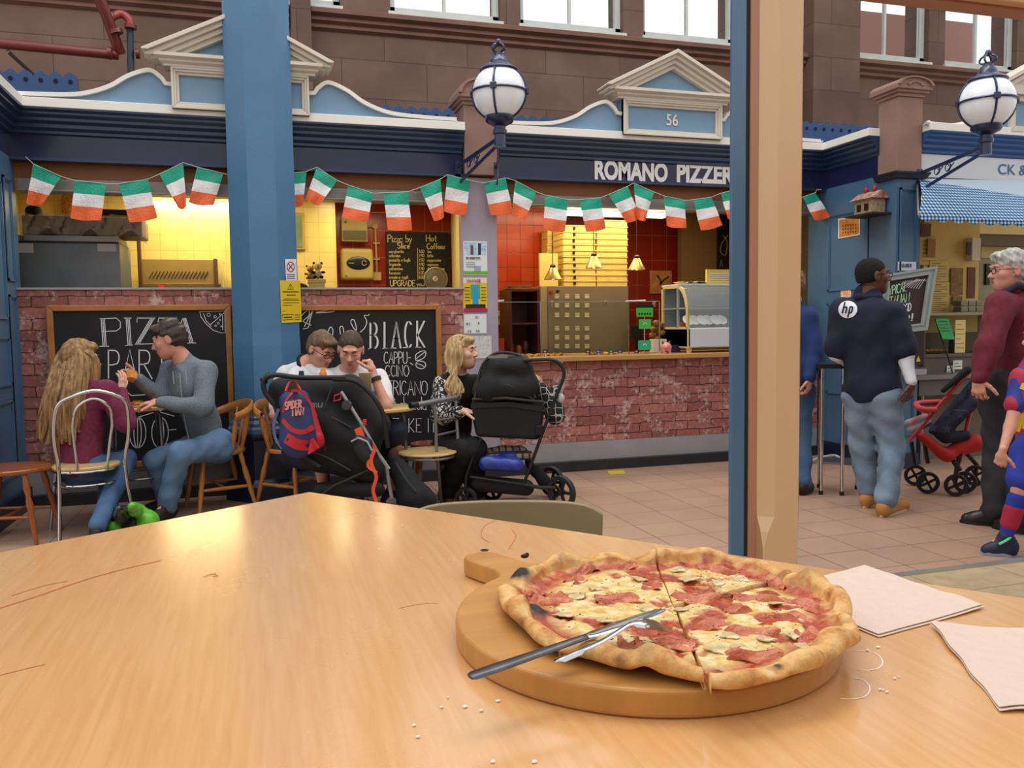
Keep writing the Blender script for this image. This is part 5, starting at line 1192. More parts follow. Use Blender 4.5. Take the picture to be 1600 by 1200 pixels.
# signs on the blue column (its right front facet)
def on_facet(f, d=.004):
    ang = -math.pi/2+math.pi/4
    n = np.array((math.cos(ang), math.sin(ang), 0)); c0 = np.array((.045, 6.92, 0))+n*(.25+d)
    r = ray(*f); s = ((c0-CAM)@n)/(r@n); return CAM+r*s, n
def facet_plate(q, name, label, m, cat):
    P = [on_facet(x)[0] for x in q]; n = on_facet(q[0])[1]; c = sum(P)/4
    t = thing(name, (c[0], c[1], min(p[2] for p in P)), label, cat); MB().prism(P, n*.003).build('plate', m, t); return t, n
def on_front(f, y=6.546): return onY(*f, y)
def sign(q, name, label, m, cat):
    P = [on_front(x) for x in q]; c = sum(P)/4
    t = thing(name, (c[0], c[1], min(p[2] for p in P)), label, cat); MB().prism(P, (0, .004, 0)).build('plate', m, t); return t
YSG = mat('safety_yellow', '#dfc21b', .4, coat=.3)
# both plates are wide: they sit on a small backing strip along the column edge
t, n = facet_plate([(445, 405), (462.5, 405), (463.5, 439), (447, 439)], 'no_smoking_sign', 'small white no smoking sign on the blue column', mat('sign_white_plastic', '#dfe2ea', .4), 'sign')
fF = lambda u, v: on_facet((u, v), .0085)[0]; m = MB(); m.ribbon([fF(454.3+5.5*math.cos(a), 417+7.5*math.sin(a)) for a in np.linspace(0, 6.28, 20)], .008, n); m.ribbon([fF(450.5, 412), fF(458.5, 422)], .008, n); m.build('prohibition_ring', mat('sign_red', '#a3232c', .5), t)
m = MB(); m.ribbon([fF(451, 421), fF(457, 413)], .008, n)
for k in range(3): m.ribbon([fF(448.5, 429+k*3), fF(461, 429+k*3)], .005, n)
m.build('cigarette_and_text', BLK, t)
t, n = facet_plate([(437, 438), (468.6, 438), (471, 503), (440, 505)], 'yellow_safety_notice', 'yellow safety notice with black warning triangle on the blue column', YSG, 'sign')
m = MB(); m.ribbon([fF(454, 444), fF(449, 452), fF(459, 452), fF(454, 444)], .006, n)
m.ribbon([fF(454, 446), fF(453, 449), fF(455, 449), fF(454, 451)], .004, n)
for y, a, b in ((456, 442, 467), (461, 448, 462), (467, 444, 466), (469.5, 441, 468), (473, 443, 467), (477, 442, 456), (486, 442, 446)): m.ribbon([fF(a, y), fF(b, y)], .006 if y < 463 else .0035, n)
m.ribbon([fF(441, 492), fF(458, 491), fF(459, 499), fF(442, 500), fF(441, 492)], .004, n); m.ribbon([fF(444, 496), fF(456, 495.5)], .009, n)
for y in (492, 495.5, 499): m.ribbon([fF(461, y), fF(469, y)], .005, n)
m.build('warning_text', BLK, t)
# ------------------------------------------------------------------ inside the pizzeria
CZ = 1.045
YBX = mat('pizza_box_yellow', '#d9bf6a', .6, var=.05); YBXD = mat('pizza_box_edge', '#b59a4c', .7)
t = thing('pizza_oven', (*onY(913, 553, 7.95)[:2], 0), 'tall taupe steel pizza oven with rows of vent slots on the pizzeria back counter', 'oven')
flatbox('body', (856, 447, 982, 556), 7.95, .75, mat('taupe_steel', '#84765f', .38, metal=.35, var=.08, vscale=3), t, z0=0)
flatbox('side_strip', (845, 447, 856, 556), 7.96, .7, mat('taupe_light', '#a3936f', .45, metal=.2), t, z0=0)
SL = mat('vent_cream', '#d8cfa8', .5)
for y in (463, 477, 492, 513, 527, 541):
    for x in (870, 886, 902, 917):
        m = MB()
        for k in (-2.4, 0, 2.4): a, b, c, d = rect(x-3.3, y+k-.8, x+3.3, y+k+.8, 7.948); m.box(a, b, 7.944, 7.95, c, d)
        m.build('vent_slot', SL, t)
MB().lathe([(.022, 0), (.02, .02), (.001, .022)], onY(861, 456, 7.95), 12, (0, -1, 0)).build('red_switch', mat('switch_red', '#a52218', .4), t, 1)
MB().lathe([(.015, 0), (.013, .02), (.001, .022)], onY(871, 455, 7.95), 12, (0, -1, 0)).build('black_switch', BLK, t, 1)
ztop = onY(913, 447, 7.95)[2]
def box_stack(px0, px1, Y, n, y_top, dep, where, tabs=False, zb=None):
    a, b, _, _ = rect(px0, 400, px1, 401, Y); zt = onY((px0+px1)/2, y_top, Y)[2]; z = ztop if zb is None else zb; hh = (zt-z)/n; proto = None; r = random.Random(px0)
    for k in range(n):
        if proto is None:
            o = thing('pizza_box', ((a+b)/2, Y, z), 'x', 'box', 'folded pizza boxes piled on the oven')
            m = MB(); m.box(a, b, Y, Y+dep, z+.001, z+hh*.80); m.build('carton', YBX, o, bevel=.004)
            MB().box(a-.006, b+.006, Y-.006, Y+dep, z+hh*.76, z+hh*.985).build('lid_edge', YBX, o, bevel=.003)
            if tabs: MB().box(a+.10, a+.125, Y-.009, Y+.002, z+hh*.25, z+hh*.7).build('dark_tab', BLK, o)
            proto = o
        else: o = copy_tree(proto); o.location.z += hh*k; o.location.x += r.uniform(-.006, .006); o.location.y += r.uniform(0, .008)
        ords = ['bottom', 'second', 'third', 'fourth', 'fifth', 'sixth', 'seventh', 'eighth', 'ninth', 'tenth', 'eleventh', 'twelfth']
        nm = 'topmost' if k == n-1 else ('bottom' if k == 0 else ords[k]+' from the bottom')
        o['label'] = 'yellow pizza box, %s in the %s stack on the oven' % (nm, where)
box_stack(881, 931, 8.0, 10, 352, .33, 'middle', True); box_stack(933, 980, 7.99, 11, 344, .33, 'right'); box_stack(856, 879, 8.36, 8, 358, .2, 'left rear')
tag(flatbox('folded_carton', (843, 396, 872, 447), 8.02, .03, YBX, None, z0=ztop+.001), 'upright flat yellow carton leaning at left of the pizza box stacks', 'carton')
def heat_lamp(px, pyb, label):
    c = onY(px, pyb, 7.55); x, y, z = c; t = thing('heat_lamp', c, label, 'lamp', 'conical heat lamps over the pizza counter')
    MB().lathe([(.083, 0), (.088, .002), (.032, .11), (.026, .115), (.024, .108), (.078, .003)], (x, y, z), 24, cap=False).build('cone_shade', mat('brushed_gold', '#cbb070', .3, metal=.75), t, 1)
    MB().lathe([(.028, .112), (.028, .135), (.016, .145), (.008, .15)], (x, y, z), 14).build('cap', mat('lamp_cap_brown', '#3d1c16', .5), t, 1)
    MB().tube([(x, y, z+.148), (x, y, 2.70)], .004, 6).build('cable', BLK, t)
    MB().ell((x, y, z+.03), (.022, .022, .03)).build('bulb', mat('warm_bulb', '#ffd9a0', .4, emit=5), t, 1)
heat_lamp(864, 437, 'brass cone heat lamp, lowest and nearest the orange tiles'); heat_lamp(928, 419, 'brass cone heat lamp hanging in front of the pizza boxes'); heat_lamp(995, 422, 'brass cone heat lamp hanging against the dark red wall')
# sneeze guard
GLS = mat('counter_glass', '#e8efe8', .03, trans=1, ior=1.1)
t = thing('sneeze_guard', (*onY(900, 556, 7.2)[:2], CZ), 'clear glass guard with chrome clips along the pizza counter', 'glass guard')
a, b, c, d = rect(772, 472, 1030, 552, 7.2); MB().box(a, b, 7.2, 7.208, CZ, d).build('glass_pane', GLS, t)
MB().box(a, b, 7.198, 7.21, d, d+.006).build('top_edge', mat('glass_edge', '#8b9a88', .2), t)
for x in (862, 945, 1022): p = onY(x, 474, 7.2); MB().box(p[0]-.012, p[0]+.012, 7.185, 7.22, p[2]-.03, p[2]+.02).build('clip', CHROME, t, bevel=.003)
for x0, x1 in ((768, 787), (978, 1008)): p, q = onY(x0, 471, 7.22), onY(x1, 469.5, 7.22); MB().bar(p, q, .03, .016).build('white_rail', WHT, t, bevel=.003)
for x in (773, 845, 983, 1031): p = onY(x, 472, 7.205); MB().tube([(p[0], 7.215, CZ), (p[0], 7.215, p[2])], .005, 6).build('post', CHROME, t, 1)
# dark shelf at left, red box, socket
t = thing('dark_shelf_unit', (*onY(820, 553, 7.75)[:2], 0), 'dark red wooden shelf unit left of the pizza oven', 'shelf')
DW = mat('dark_red_wood', '#4a1710', .5, var=.25)
a, b, c, d = rect(797, 452, 843, 556, 7.8); MB().box(a, b, 8.14, 8.16, 0, d).build('back', DW, t); MB().box(a, a+.02, 7.8, 8.14, 0, d).build('side', DW, t); MB().box(b-.02, b, 7.8, 8.14, 0, d).build('side', DW, t)
for f in (.0, .3, .6, .85): MB().box(a+.02, b-.02, 7.8, 8.14, d-.02-(d-.6)*f, d-(d-.6)*f).build('shelf_board', DW, t)
tp = d
for k, (x, cl, hh) in enumerate(((.05, '#7a2a1c', .12), (.13, '#a4532a', .10), (.2, '#5c1b22', .14))):
    zz = d-.02-(d-.6)*.6+.02; tag(MB().lathe([(.032, 0), (.034, .01), (.034, hh*.8), (.02, hh), (.001, hh)], (a+x, 7.95, zz), 12).build('jar', mat('jar_%d' % k, cl, .3), smooth=True), ['dark red jar, leftmost on the dark shelf', 'orange brown jar between two darker jars on the dark shelf', 'tall wine red jar, rightmost on the dark shelf'][k], 'jar', 'jars on the dark shelf')
for k in range(2): m = MB(); p = onY(812, 450-k*3, 7.85); m.obox((p[0], 7.95, tp+.012+.022*k), (1, 0, .05*(k*2-1)), (0, 1, 0), (0, 0, 1), .12, .1, .01); tag(m.build('wood_peel', mat('peel_wood', '#8a5a36', .6)), ['lower flat wooden board on the dark shelf unit', 'upper flat wooden board on the dark shelf unit'][k], 'board', 'wooden boards on the dark shelf')
tag(flatbox('red_box', (772, 529, 788, 553), 7.3, .12, mat('red_card', '#b5301c', .6), None, z0=CZ), 'small orange red box at the left end of the pizza counter', 'box')
t = thing('switch_socket', onY(778, 508, 8.58), 'cream wall switch with red button on dark red wall', 'switch'); flatbox('plate', (772, 486, 785, 508), 8.55, .05, BXM, t); MB().lathe([(.02, 0), (.018, .012), (.001, .013)], onY(778, 496, 8.55), 12, (0, -1, 0)).build('button', MATS['switch_red'], t)
# tags and food on the counter
r = random.Random(9)
for k, (px, cl, lb) in enumerate(((852, '#3b2a24', 'dark brown price tag beside the folded dough pieces'), (919, '#4a2a20', 'brown price tag, leftmost of the five tags right of the oven middle'), (935, '#1f4f7c', 'blue price tag directly right of the brown tag'), (955, '#1c6b46', 'green price tag on the pizza counter'), (969, '#18447c', 'blue price tag directly right of the green tag'), (995, '#33241f', 'dark price tag under the green notices'))):
    p = onY(px, 549, 7.12); t = thing('price_tag', (p[0], 7.12, CZ), lb, 'price tag', 'price tags along the pizza counter')
    MB().obox((p[0], 7.12, p[2]), (1, 0, 0), (0, .95, .3), (0, -.3, .95), .022, .0015, .018).build('card', mat('tag_%d' % k, cl, .4), t); MB().tube([(p[0], 7.122, CZ), (p[0], 7.122, p[2])], .0015, 5).build('stick', WHT, t)
    m = MB(); write(m, '1.80', lambda u, v: np.array((p[0]-.014+u, 7.1175-.3*(v)*.3, p[2]-.005+v)), 0, 0, .011, .002, NW); m.build('price', CHALK, t)
DOUGH = mat('baked_dough_yellow', '#d9a03a', .6, col2='#b5641f', vscale=40, bump=.4, bscale=90)
for k, px in enumerate((806, 818, 832, 845, 860, 872, 925, 938, 950)):
    p = onY(px, 556, 7.25+.05*(k % 2)); n = 14; w = .05+.01*(k % 3); P = []
    for i in range(n): P.append([(p[0]+w*(2*i/(n-1)-1), p[1]+.05*(2*j/6-1)*(1-.6*abs(2*i/(n-1)-1)), CZ+.012+.008*math.sin(i*1.1+k)+.006*math.cos(j+k)) for j in range(7)])
    tag(MB().grid(P, (0, 0, -.01)).build('pizza_piece', DOUGH, smooth=True), 'flat golden baked piece, number %s from the left on the pizza counter' % ['one', 'two', 'three', 'four', 'five', 'six', 'seven', 'eight', 'nine'][k], 'pizza slice', 'golden baked pieces on the pizza counter')
# pictures, notices
t = thing('pizza_picture', onY(1033, 459, 9.28), 'square picture of a pizza on the dark red wall', 'picture')
flatbox('print', (1016, 423, 1050, 459), 9.27, .02, mat('pizza_print', '#b5622c', .5, col2='#d9a35c', vscale=12), t); m = MB(); fp = lambda u, v: onY(u, v, 9.262); m.ribbon(smooth_path([fp(1027, 430), fp(1033, 440), fp(1031, 444), fp(1038, 437), fp(1045, 432)], 4), .02, NW); m.build('dark_leaf', mat('leaf_dark', '#33301c', .6), t)
def notice(r_, Y, label, col, head=None):
    a, b, c, d = rect(*r_, Y); t = thing('green_notice', ((a+b)/2, Y, c), label, 'notice'); MB().box(a, b, Y-.006, Y, c, d).build('card', mat('notice_'+col, col, .4), t, bevel=.002)
    if head: MB().box(a-.008, b+.008, Y-.004, Y+.004, d-.0, d+.03).build('black_header', BLK, t); m = MB(); [m.lathe([(.011, 0), (.011, .001)], (a+.03+.028*k, Y-.006, (c+d)/2-.015), 8, (0, -1, 0)) for k in range(5)]; m.build('rating_spots', BLK, t)
    else: m = MB(); w = np.array(((a+b)/2, Y-.008, (c+d)/2-.005)); m.ribbon([w+np.array((.018*math.cos(x), 0, .018*math.sin(x))) for x in np.linspace(0, 3.14, 8)], .006, NW); m.build('white_mark', CHALK, t)
    MB().tube([((a+b)/2, Y+.003, c), ((a+b)/2, Y+.003, CZ)], .003, 5).build('wire_stand', CHROME, t)
notice((994, 481, 1020, 495), 7.19, 'green rating notice with black header stuck on the counter glass', '#3fae3a', True); notice((998, 499, 1017, 514), 7.19, 'light green square notice, middle one on the counter glass', '#4bb04c'); notice((997, 532, 1017, 547), 7.18, 'teal green square notice, lowest on the counter glass', '#2aa678')
# bread basket behind the glass
c_ = onY(1027, 522, 7.6)
t = thing('bread_basket', (c_[0], c_[1], CZ), 'pile of golden dried food in cellophane beside the display fridge', 'basket')
MB().lathe([(.05, 0), (.07, .02), (.085, .12), (.08, .12), (.06, .02)], (c_[0], c_[1], CZ), 18).build('basket', mat('basket_weave', '#8a5d2c', .7, bump=.5, bscale=120), t, 1)
solid('contents', [el((c_[0]+r.uniform(-.05, .05), c_[1]+r.uniform(-.04, .04), CZ+.13+.02*k), (.04, .035, .03), k=.01) for k in range(9)], mat('dried_food', '#a87838', .5, col2='#6b4520', vscale=30, bump=.5, bscale=80), t, h=.008)
t = thing('till_terminal', (*onY(1000, 553, 7.75)[:2], CZ), 'dark little till screen behind the green notices', 'till'); flatbox('screen', (988, 508, 1004, 530), 7.75, .05, BLK, t); flatbox('stand', (994, 528, 998, 556), 7.76, .03, BLK, t, z0=CZ); flatbox('foot', (988, 550, 1004, 556), 7.72, .12, BLK, t, z0=CZ)
t = thing('piggy_bank', (*onY(1040, 553, 7.12)[:2], CZ), 'pink piggy bank on the pizza counter', 'piggy bank'); x, y, _ = onY(1040, 545, 7.12); z = CZ
PK = mat('piggy_pink', '#d98a8c', .3, coat=.5)
solid('body', [el((x, y, z+.06), (.058, .05, .046)), el((x-.02, y-.045, z+.06), (.02, .02, .018), k=.015)]+[rc((x+a, y+b, z+.03), (x+a, y+b, z+.004), .013, .011, k=.01) for a in (-.03, .03) for b in (-.025, .02)], PK, t, h=.005)
for sx in (-1, 1): MB().lathe([(.016, 0), (.001, .03)], (x+sx*.03, y-.01, z+.095), 8, (sx*.4, -.2, 1)).build('ear', mat('piggy_ear', '#7c2f34', .4), t, 1); MB().ell((x-.02+sx*.016, y-.052, z+.078), (.004,)*3).build('eye', BLK, t)
tag(flatbox('navy_folder', (1050, 539, 1063, 553), 7.25, .03, mat('folder_navy', '#1b2148', .4), None, z0=CZ), 'small dark navy block right of the piggy bank', 'box')
tag(flatbox('tissue_pack', (1022, 530, 1042, 540), 7.4, .1, WHT, None, z0=CZ), 'white pack standing behind the piggy bank', 'packet')
# display fridge
def display_fridge():
    xa = onY(1073, 500, 7.1)[0]; xb = 5.05; xs = onY(1045, 500, 7.55)[0]
    t = thing('display_fridge', ((xa+xb)/2, 7.1, CZ), 'curved glass display fridge with cream end panel on the pizza counter', 'display fridge')
    CR = mat('fridge_cream', '#cdb98a', .4, coat=.2); WG = mat('fridge_white', '#c3c9ce', .35, coat=.3)
    zt = onY(1100, 447, 7.3)[2]; zm = onY(1100, 512, 7.1)[2]; z0 = onY(1100, 543, 7.1)[2]; Y0, Y1 = 7.08, 7.62; sl = xs-xa*(Y1/Y0)*.0
    f = MB(); f.box(xa, xb, Y0, Y1, z0, zm); f.build('base', WG, t, bevel=.012)
    arc = [(Y0+.01, zm)]+[(Y0+.01+.0*k, zm+(zt-zm)*.35) for k in (1,)]+[(Y0+.20-.19*math.cos(a), zm+(zt-zm)*.35+((zt-zm)*.65)*math.sin(a)) for a in np.linspace(.1, math.pi/2, 9)]+[(Y1, zt)]
    for xx, m_ in ((xa, CR), (xb, CR)):
        m = MB(); o = [(xx, y, z) for y, z in arc]; i_ = [(xx, y+.02 if y < Y1-.1 else y, z-.02 if k > 1 else z) for k, (y, z) in enumerate(arc)]
        for k in range(len(arc)-1): m.prism([o[k], o[k+1], (xx, arc[k+1][0]+.03*(k < 9), arc[k+1][1]-.02*(k > 1)), (xx, arc[k][0]+.03, arc[k][1]-.02*(k > 2))], (.025, 0, 0))
        m.box(xx, xx+.025, Y1-.03, Y1, z0, zt); m.box(xx, xx+.025, Y0, Y1, z0, zm+.01); m.build('end_frame', m_, t)
    m = MB(); m.box(xa, xa+.02, Y0+.2, Y0+.22, zm, zt-.01); m.box(xa, xa+.02, Y0+.03, Y1-.03, zm+(zt-zm)*.45, zm+(zt-zm)*.48); m.build('end_glazing_bar', mat('fridge_bar', '#8b969e', .4), t)
    G = MB(); G.grid([[(xa+.01+(xb-xa)*i, y, z) for y, z in arc] for i in (0, 1)]); G.build('curved_glass', mat('fridge_glass', '#eef4f6', .03, alpha=.22, coat=1), t, 1)
    MB().box(xa, xb, Y0+.18, Y1, zt, zt+.02).build('top_panel', WG, t, bevel=.004); MB().box(xa+.03, xb-.03, Y0+.05, Y1-.04, zm+(zt-zm)*.45, zm+(zt-zm)*.46).build('glass_shelf', mat('shelf_glass', '#b9d0d4', .1, alpha=.5), t); MB().box(xa+.02, xb, Y1-.03, Y1-.01, zm, zt).build('back_panel', mat('fridge_back', '#77868e', .4), t)
    for x in (xa+.02, xb-.06):
        for y in (Y0+.03, Y1-.08): MB().lathe([(.022, 0), (.03, z0-CZ)], (x+.02, y+.02, CZ), 12).build('foot', CR, t)
    r = random.Random(4); WP = mat('glazed_white', '#e8eef0', .25, coat=.4)
    for k in range(6):
        m = MB(); m.lathe([(.001, 0), (.055, .003), (.06, .01), (.052, .012), (.001, .008)], (xa+.09+.075*k, Y0+.16+.02*(k % 2), zm+.07-.0*k), 18, (0, -.75, .6)); tag(m.build('display_plate', WP, smooth=True), 'white round item in the display fridge, %s from its cream end' % ['first', 'second', 'third', 'fourth', 'fifth', 'sixth'][k], 'plate', 'white plates in the display fridge')
    for k, (dx, cl, lb) in enumerate(((.46, '#2c4a8f', 'small blue tub'), (.56, '#b5623a', 'small orange tub'), (.66, '#c9ced2', 'small pale tub'), (.12, '#b0602c', 'brown tub behind the plates'))): tag(MB().lathe([(.03, 0), (.036, .05), (.03, .055), (.001, .055)], (xa+dx, Y0+.32, zm+.001), 14).build('food_tub', mat('tub_%d' % k, cl, .4), smooth=True), lb+' inside the display fridge', 'tub')
    a, b, c, d = rect(1104, 421, 1150, 447, 7.4); t2 = thing('framed_certificate', ((a+b)/2, 7.4, zt+.02), 'gold framed certificate standing on the display fridge', 'certificate')
    m = MB(); m.frame(a, b, zt+.02, d, .025, 7.4, 7.42); m.build('frame', mat('gold_frame_light', '#d9c24e', .4), t2); MB().box(a+.02, b-.02, 7.41, 7.42, zt+.04, d-.02).build('paper', mat('certificate_paper', '#e9dfbe', .6), t2)
    m = MB(); fx2 = lambda u, v: np.array((u, 7.404, v))
    for k in range(4): m.ribbon([fx2(a+.04, d-.05-.02*k), fx2(b-.04, d-.05-.02*k)], .004, NW)
    m.build('printed_lines', mat('print_brown', '#7a6a48', .7), t2)
    for k in range(2): a, b, c, d = rect(1056, 440, 1097, 447, 7.45); P = [[(a+(b-a)*i/8+.02*k, 7.35+.2*j/3, zt+.024+.006*k+.02*math.sin(i*.5+k*2)**2) for j in range(4)] for i in range(9)]; tag(MB().grid(P, (0, 0, .001)).build('loose_paper', mat('cream_paper', '#e3d6b4', .7), smooth=True), ['lower curled paper on top of the display fridge', 'upper curled paper on top of the display fridge'][k], 'paper', 'papers on the display fridge')
display_fridge()
a, b, c, d = rect(1121, 338, 1200, 425, 8.97); t = thing('dark_scribbled_board', ((a+b)/2, 8.97, c), 'dark board with chalk scrolls behind the post edge', 'chalkboard'); MB().box(a, b, 8.95, 8.99, c, d).build('board_surface', mat('board_brown_black', '#241811', .5), t)
m = MB(); fq = lambda u, v: onY(u, v, 8.944); m.ribbon(smooth_path([fq(1137, 368), fq(1128, 380), fq(1126, 394), fq(1134, 398), fq(1136, 378), fq(1130, 368)], 4), .007, NW); m.ribbon([fq(1125, 417), fq(1127, 405), fq(1129, 416)], .006, NW); m.build('chalk_scroll', CY, t)

# ------------------------------------------------------------------ return wall fittings
def onXr(px, py, o=.004): return onX(px, py, XR-o)
def xplate(name, q, m, parent, o=.004, th=.003): P = [onXr(x, y, o) for x, y in q]; return MB().prism(P, (-th, 0, 0)).build(name, m, parent)
p = onXr(1328, 373); t = thing('colosseum_picture', p, 'framed orange photo of an ancient ruined arena on the blue panelled wall', 'picture')
xplate('white_border', [(1310, 342), (1344, 338), (1344, 367), (1310, 373)], WHT, t); xplate('photo', [(1311.5, 343.5), (1342.5, 340), (1342.5, 365.5), (1311.5, 371)], mat('arena_photo', '#a8602a', .4, col2='#d99a4c', vscale=14), t, o=.0075, th=.001)
fr = lambda u, v: onXr(u, v, .0105)
for j in range(3):
    for i in range(6): x, y = 1317+i*4, 352+j*5.5-i*.4; MB().ribbon([fr(x, y+1.6), fr(x, y)], .012, (-1, 0, 0)).build('dark_arch', mat('arch_dark', '#5b2c12', .6), t)
p = onXr(1322, 467); t = thing('orange_flyer', p, 'orange and white flyer low on the blue panelled wall', 'poster'); xplate('sheet', [(1314, 453), (1330, 451), (1330, 464), (1314, 467)], mat('flyer_orange', '#d98a4e', .5, col2='#ead9c4', vscale=30), t)
t = thing('model_house', onXr(1350, 335), 'small model house with red roof on a wall shelf', 'model house')
s = onX(1352, 336, XR-.12); y0, y1 = onX(1338, 336, XR-.12)[1], onX(1374, 336, XR-.12)[1]
y0, y1 = min(y0, y1), max(y0, y1); zs = s[2]
MB().box(XR-.22, XR, y0-.03, y1+.03, zs-.015, zs).build('shelf', mat('shelf_dark', '#2a1d1a', .6), t)
MB().box(XR-.17, XR-.03, y0+.03, y1-.03, zs, zs+.14).build('house_walls', mat('house_stone', '#9c8a70', .8, var=.3, vscale=40, bump=.5), t, bevel=.005)
m = MB(); m.prism([(XR-.20, y0+.0, zs+.13), (XR, y0+.0, zs+.13), (XR-.1, y0+.0, zs+.20)], (0, y1-y0, 0)); m.build('roof', mat('house_roof', '#b5a394', .7, col2='#8c2f26', vscale=25), t)
for k, yy in enumerate((y0+.08, y1-.12)): MB().box(XR-.175, XR-.165, yy, yy+.05, zs+.03, zs+.09).build('window', BLK, t)
for k, yy in enumerate((y0+.09, y1-.1)): MB().ell((XR-.1, yy, zs+.22), (.02, .02, .03)).build('chimney_figure', mat('fig_red2', '#a32a24', .6), t, 1)

# ------------------------------------------------------------------ next stall at the right
YN = 6.10
t = thing('stall_name_board', (8, YN, 2.6), 'white sign board with blue serif lettering at the right edge', 'sign')
MB().box(5.61, 10.5, YN, YN+.06, 2.585, 2.80).build('sign_board', mat('signboard_white', '#d3d8de', .4), t)
P0 = onY(1559, 272, YN); h_ = onY(1559, 256, YN)[2]-P0[2]
font_text('lettering', 'CK &', mat('sign_blue', '#2c6aa0', .5), t, (P0[0], YN-.004, P0[2]), (1, 0, 0), (0, 0, 1), h_, bold=0.004, width=(onY(1604, 272, YN)[0]-P0[0]), depth=.002)
struct(MB().box(5.61, 10.5, YN-.02, YN+.06, 2.55, 2.585).build('trim_sign_edge', DKB))
def gingham():
    m = bpy.data.materials.new('blue_gingham'); m.use_nodes = True; n = m.node_tree; b = n.nodes['Principled BSDF']; L = n.links; b.inputs['Roughness'].default_value = .8
    g = n.nodes.new('ShaderNodeNewGeometry'); s = n.nodes.new('ShaderNodeSeparateXYZ'); L.new(g.outputs['Position'], s.inputs[0]); out = []
    for ax, mul in (('X', 29.0), ('Z', 34.0)):
        a = n.nodes.new('ShaderNodeMath'); a.operation = 'MULTIPLY'; a.inputs[1].default_value = mul; L.new(s.outputs[ax], a.inputs[0]); f = n.nodes.new('ShaderNodeMath'); f.operation = 'FRACT'; L.new(a.outputs[0], f.inputs[0]); c = n.nodes.new('ShaderNodeMath'); c.operation = 'GREATER_THAN'; c.inputs[1].default_value = .5; L.new(f.outputs[0], c.inputs[0]); out.append(c)
    ad = n.nodes.new('ShaderNodeMath'); ad.operation = 'ADD'; L.new(out[0].outputs[0], ad.inputs[0]); L.new(out[1].outputs[0], ad.inputs[1]); dv = n.nodes.new('ShaderNodeMath'); dv.operation = 'MULTIPLY'; dv.inputs[1].default_value = .5; L.new(ad.outputs[0], dv.inputs[0])
    r = n.nodes.new('ShaderNodeValToRGB'); r.color_ramp.interpolation = 'CONSTANT'; e = r.color_ramp.elements; e[0].color = lin('#10202f'); e[1].position = .3; e[1].color = lin('#4e7fae'); x = e.new(.8); x.color = lin('#b9cde0'); L.new(dv.outputs[0], r.inputs[0]); L.new(r.outputs[0], b.inputs['Base Color']); return m
t = thing('gingham_awning', (7.5, 5.8, 2.2), 'blue gingham scalloped awning over the right stall counter', 'awning')
x0 = 5.62; TP = [onY(1437, 281, 6.05), onY(1700, 322, 5.95)]; BT = [onY(1436, 336, 5.72), onY(1700, 352, 5.55)]; n = 80; P = []
for i in range(n+1):
    u = i/n; row = []
    for j in range(9):
        v = j/8; p = (TP[0]*(1-u)+TP[1]*u)*(1-v)+(BT[0]*(1-u)+BT[1]*u)*v; p = p+np.array((0, -.03*math.sin(math.pi*v), .0)); row.append(p)
    q = row[-1]; sc = abs(math.sin(math.pi*u*11)); row.append(q+np.array((0, 0, -.02-.03*sc))); P.append(row)
MB().grid(P, (0, .004, 0)).build('gingham_cloth', gingham(), t, 1)
MB().prism([onY(1440, 279, 6.06), onY(1710, 285, 6.06), onY(1710, 322, 5.97), onY(1440, 284, 6.05)], (0, .02, 0)).build('plain_top_fabric', mat('pale_awning_fabric', '#b7cbdc', .7), t)
MB().tube([TP[0]+np.array((0, .03, 0)), BT[0]+np.array((0.02, .03, 0))], .012, 6).build('arm', STEEL, t)
YI = mat('cream_yellow_panel', '#d9bd6a', .5, var=.05); 
# back wall papers
def card(name, r_, Y, m, label, cat, dep=.01, marks=0, mk=None, group=None, z0=None):
    a, b, c, d = rect(*r_, Y); t = thing(name, ((a+b)/2, Y, c if z0 is None else z0), label, cat, group); MB().box(a, b, Y-dep, Y, c if z0 is None else z0, d).build('panel', m, t)
    if marks:
        q = MB(); H = (d-c)
        for k in range(marks): z = d-H*(k+1)/(marks+1); q.ribbon([(a+(b-a)*.12, Y-dep-.002, z), (a+(b-a)*(.85 if k % 3 else .55), Y-dep-.002, z)], .006, NW)
        q.build('printed_lines', mk or mat('print_grey_brown', '#8a733c', .7), t)
    return t
PAP = mat('yellowed_paper', '#dcc172', .6, var=.05); PAPL = mat('pale_yellow_paper', '#e3d08c', .6)
card('yellow_side_panel', (1437, 340, 1523, 498), 6.75, YI, 'tall yellow panel beside the blue pilaster under the awning', 'panel', .05, z0=1.2)
card('menu_sheet', (1437, 371, 1466, 414), 6.69, PAP, 'yellowed menu sheet, upper left on the yellow panel', 'paper', .004, 6)
for k, (r_, lb) in enumerate((((1452, 408, 1482, 440), 'menu sheet just above the grey framed chalkboard corner'), ((1455, 441, 1483, 470), 'menu sheet in the middle of the yellow panel'), ((1452, 466, 1482, 492), 'lowest menu sheet on the yellow panel'))): card('menu_sheet', r_, 6.685-.002*k, PAP, lb, 'paper', .004, 7)
card('framed_poster', (1485, 419, 1504, 461), 6.68, mat('brown_poster', '#a4762f', .5, col2='#6f4a22', vscale=25), 'brown food poster on the yellow panel', 'poster', .006, 3)
card('small_food_photo', (1488, 463, 1503, 475), 6.68, mat('brown_photo', '#6b4522', .5, col2='#b08a44', vscale=30), 'small brown food photo under the brown poster', 'poster', .006)
card('ribbon_flyer', (1449, 373, 1461, 401), 6.66, mat('mustard_flyer', '#a8791c', .5), 'mustard ribbon shaped flyer high on the yellow panel', 'flyer', .006)
card('brown_crate', (1436, 350, 1451, 369), 6.7, mat('crate_brown', '#6b4a34', .6), 'brown wooden box high beside the blue pilaster', 'box', .03)
ST2 = mat('kitchen_steel', '#8b7f66', .35, metal=.5, var=.15)
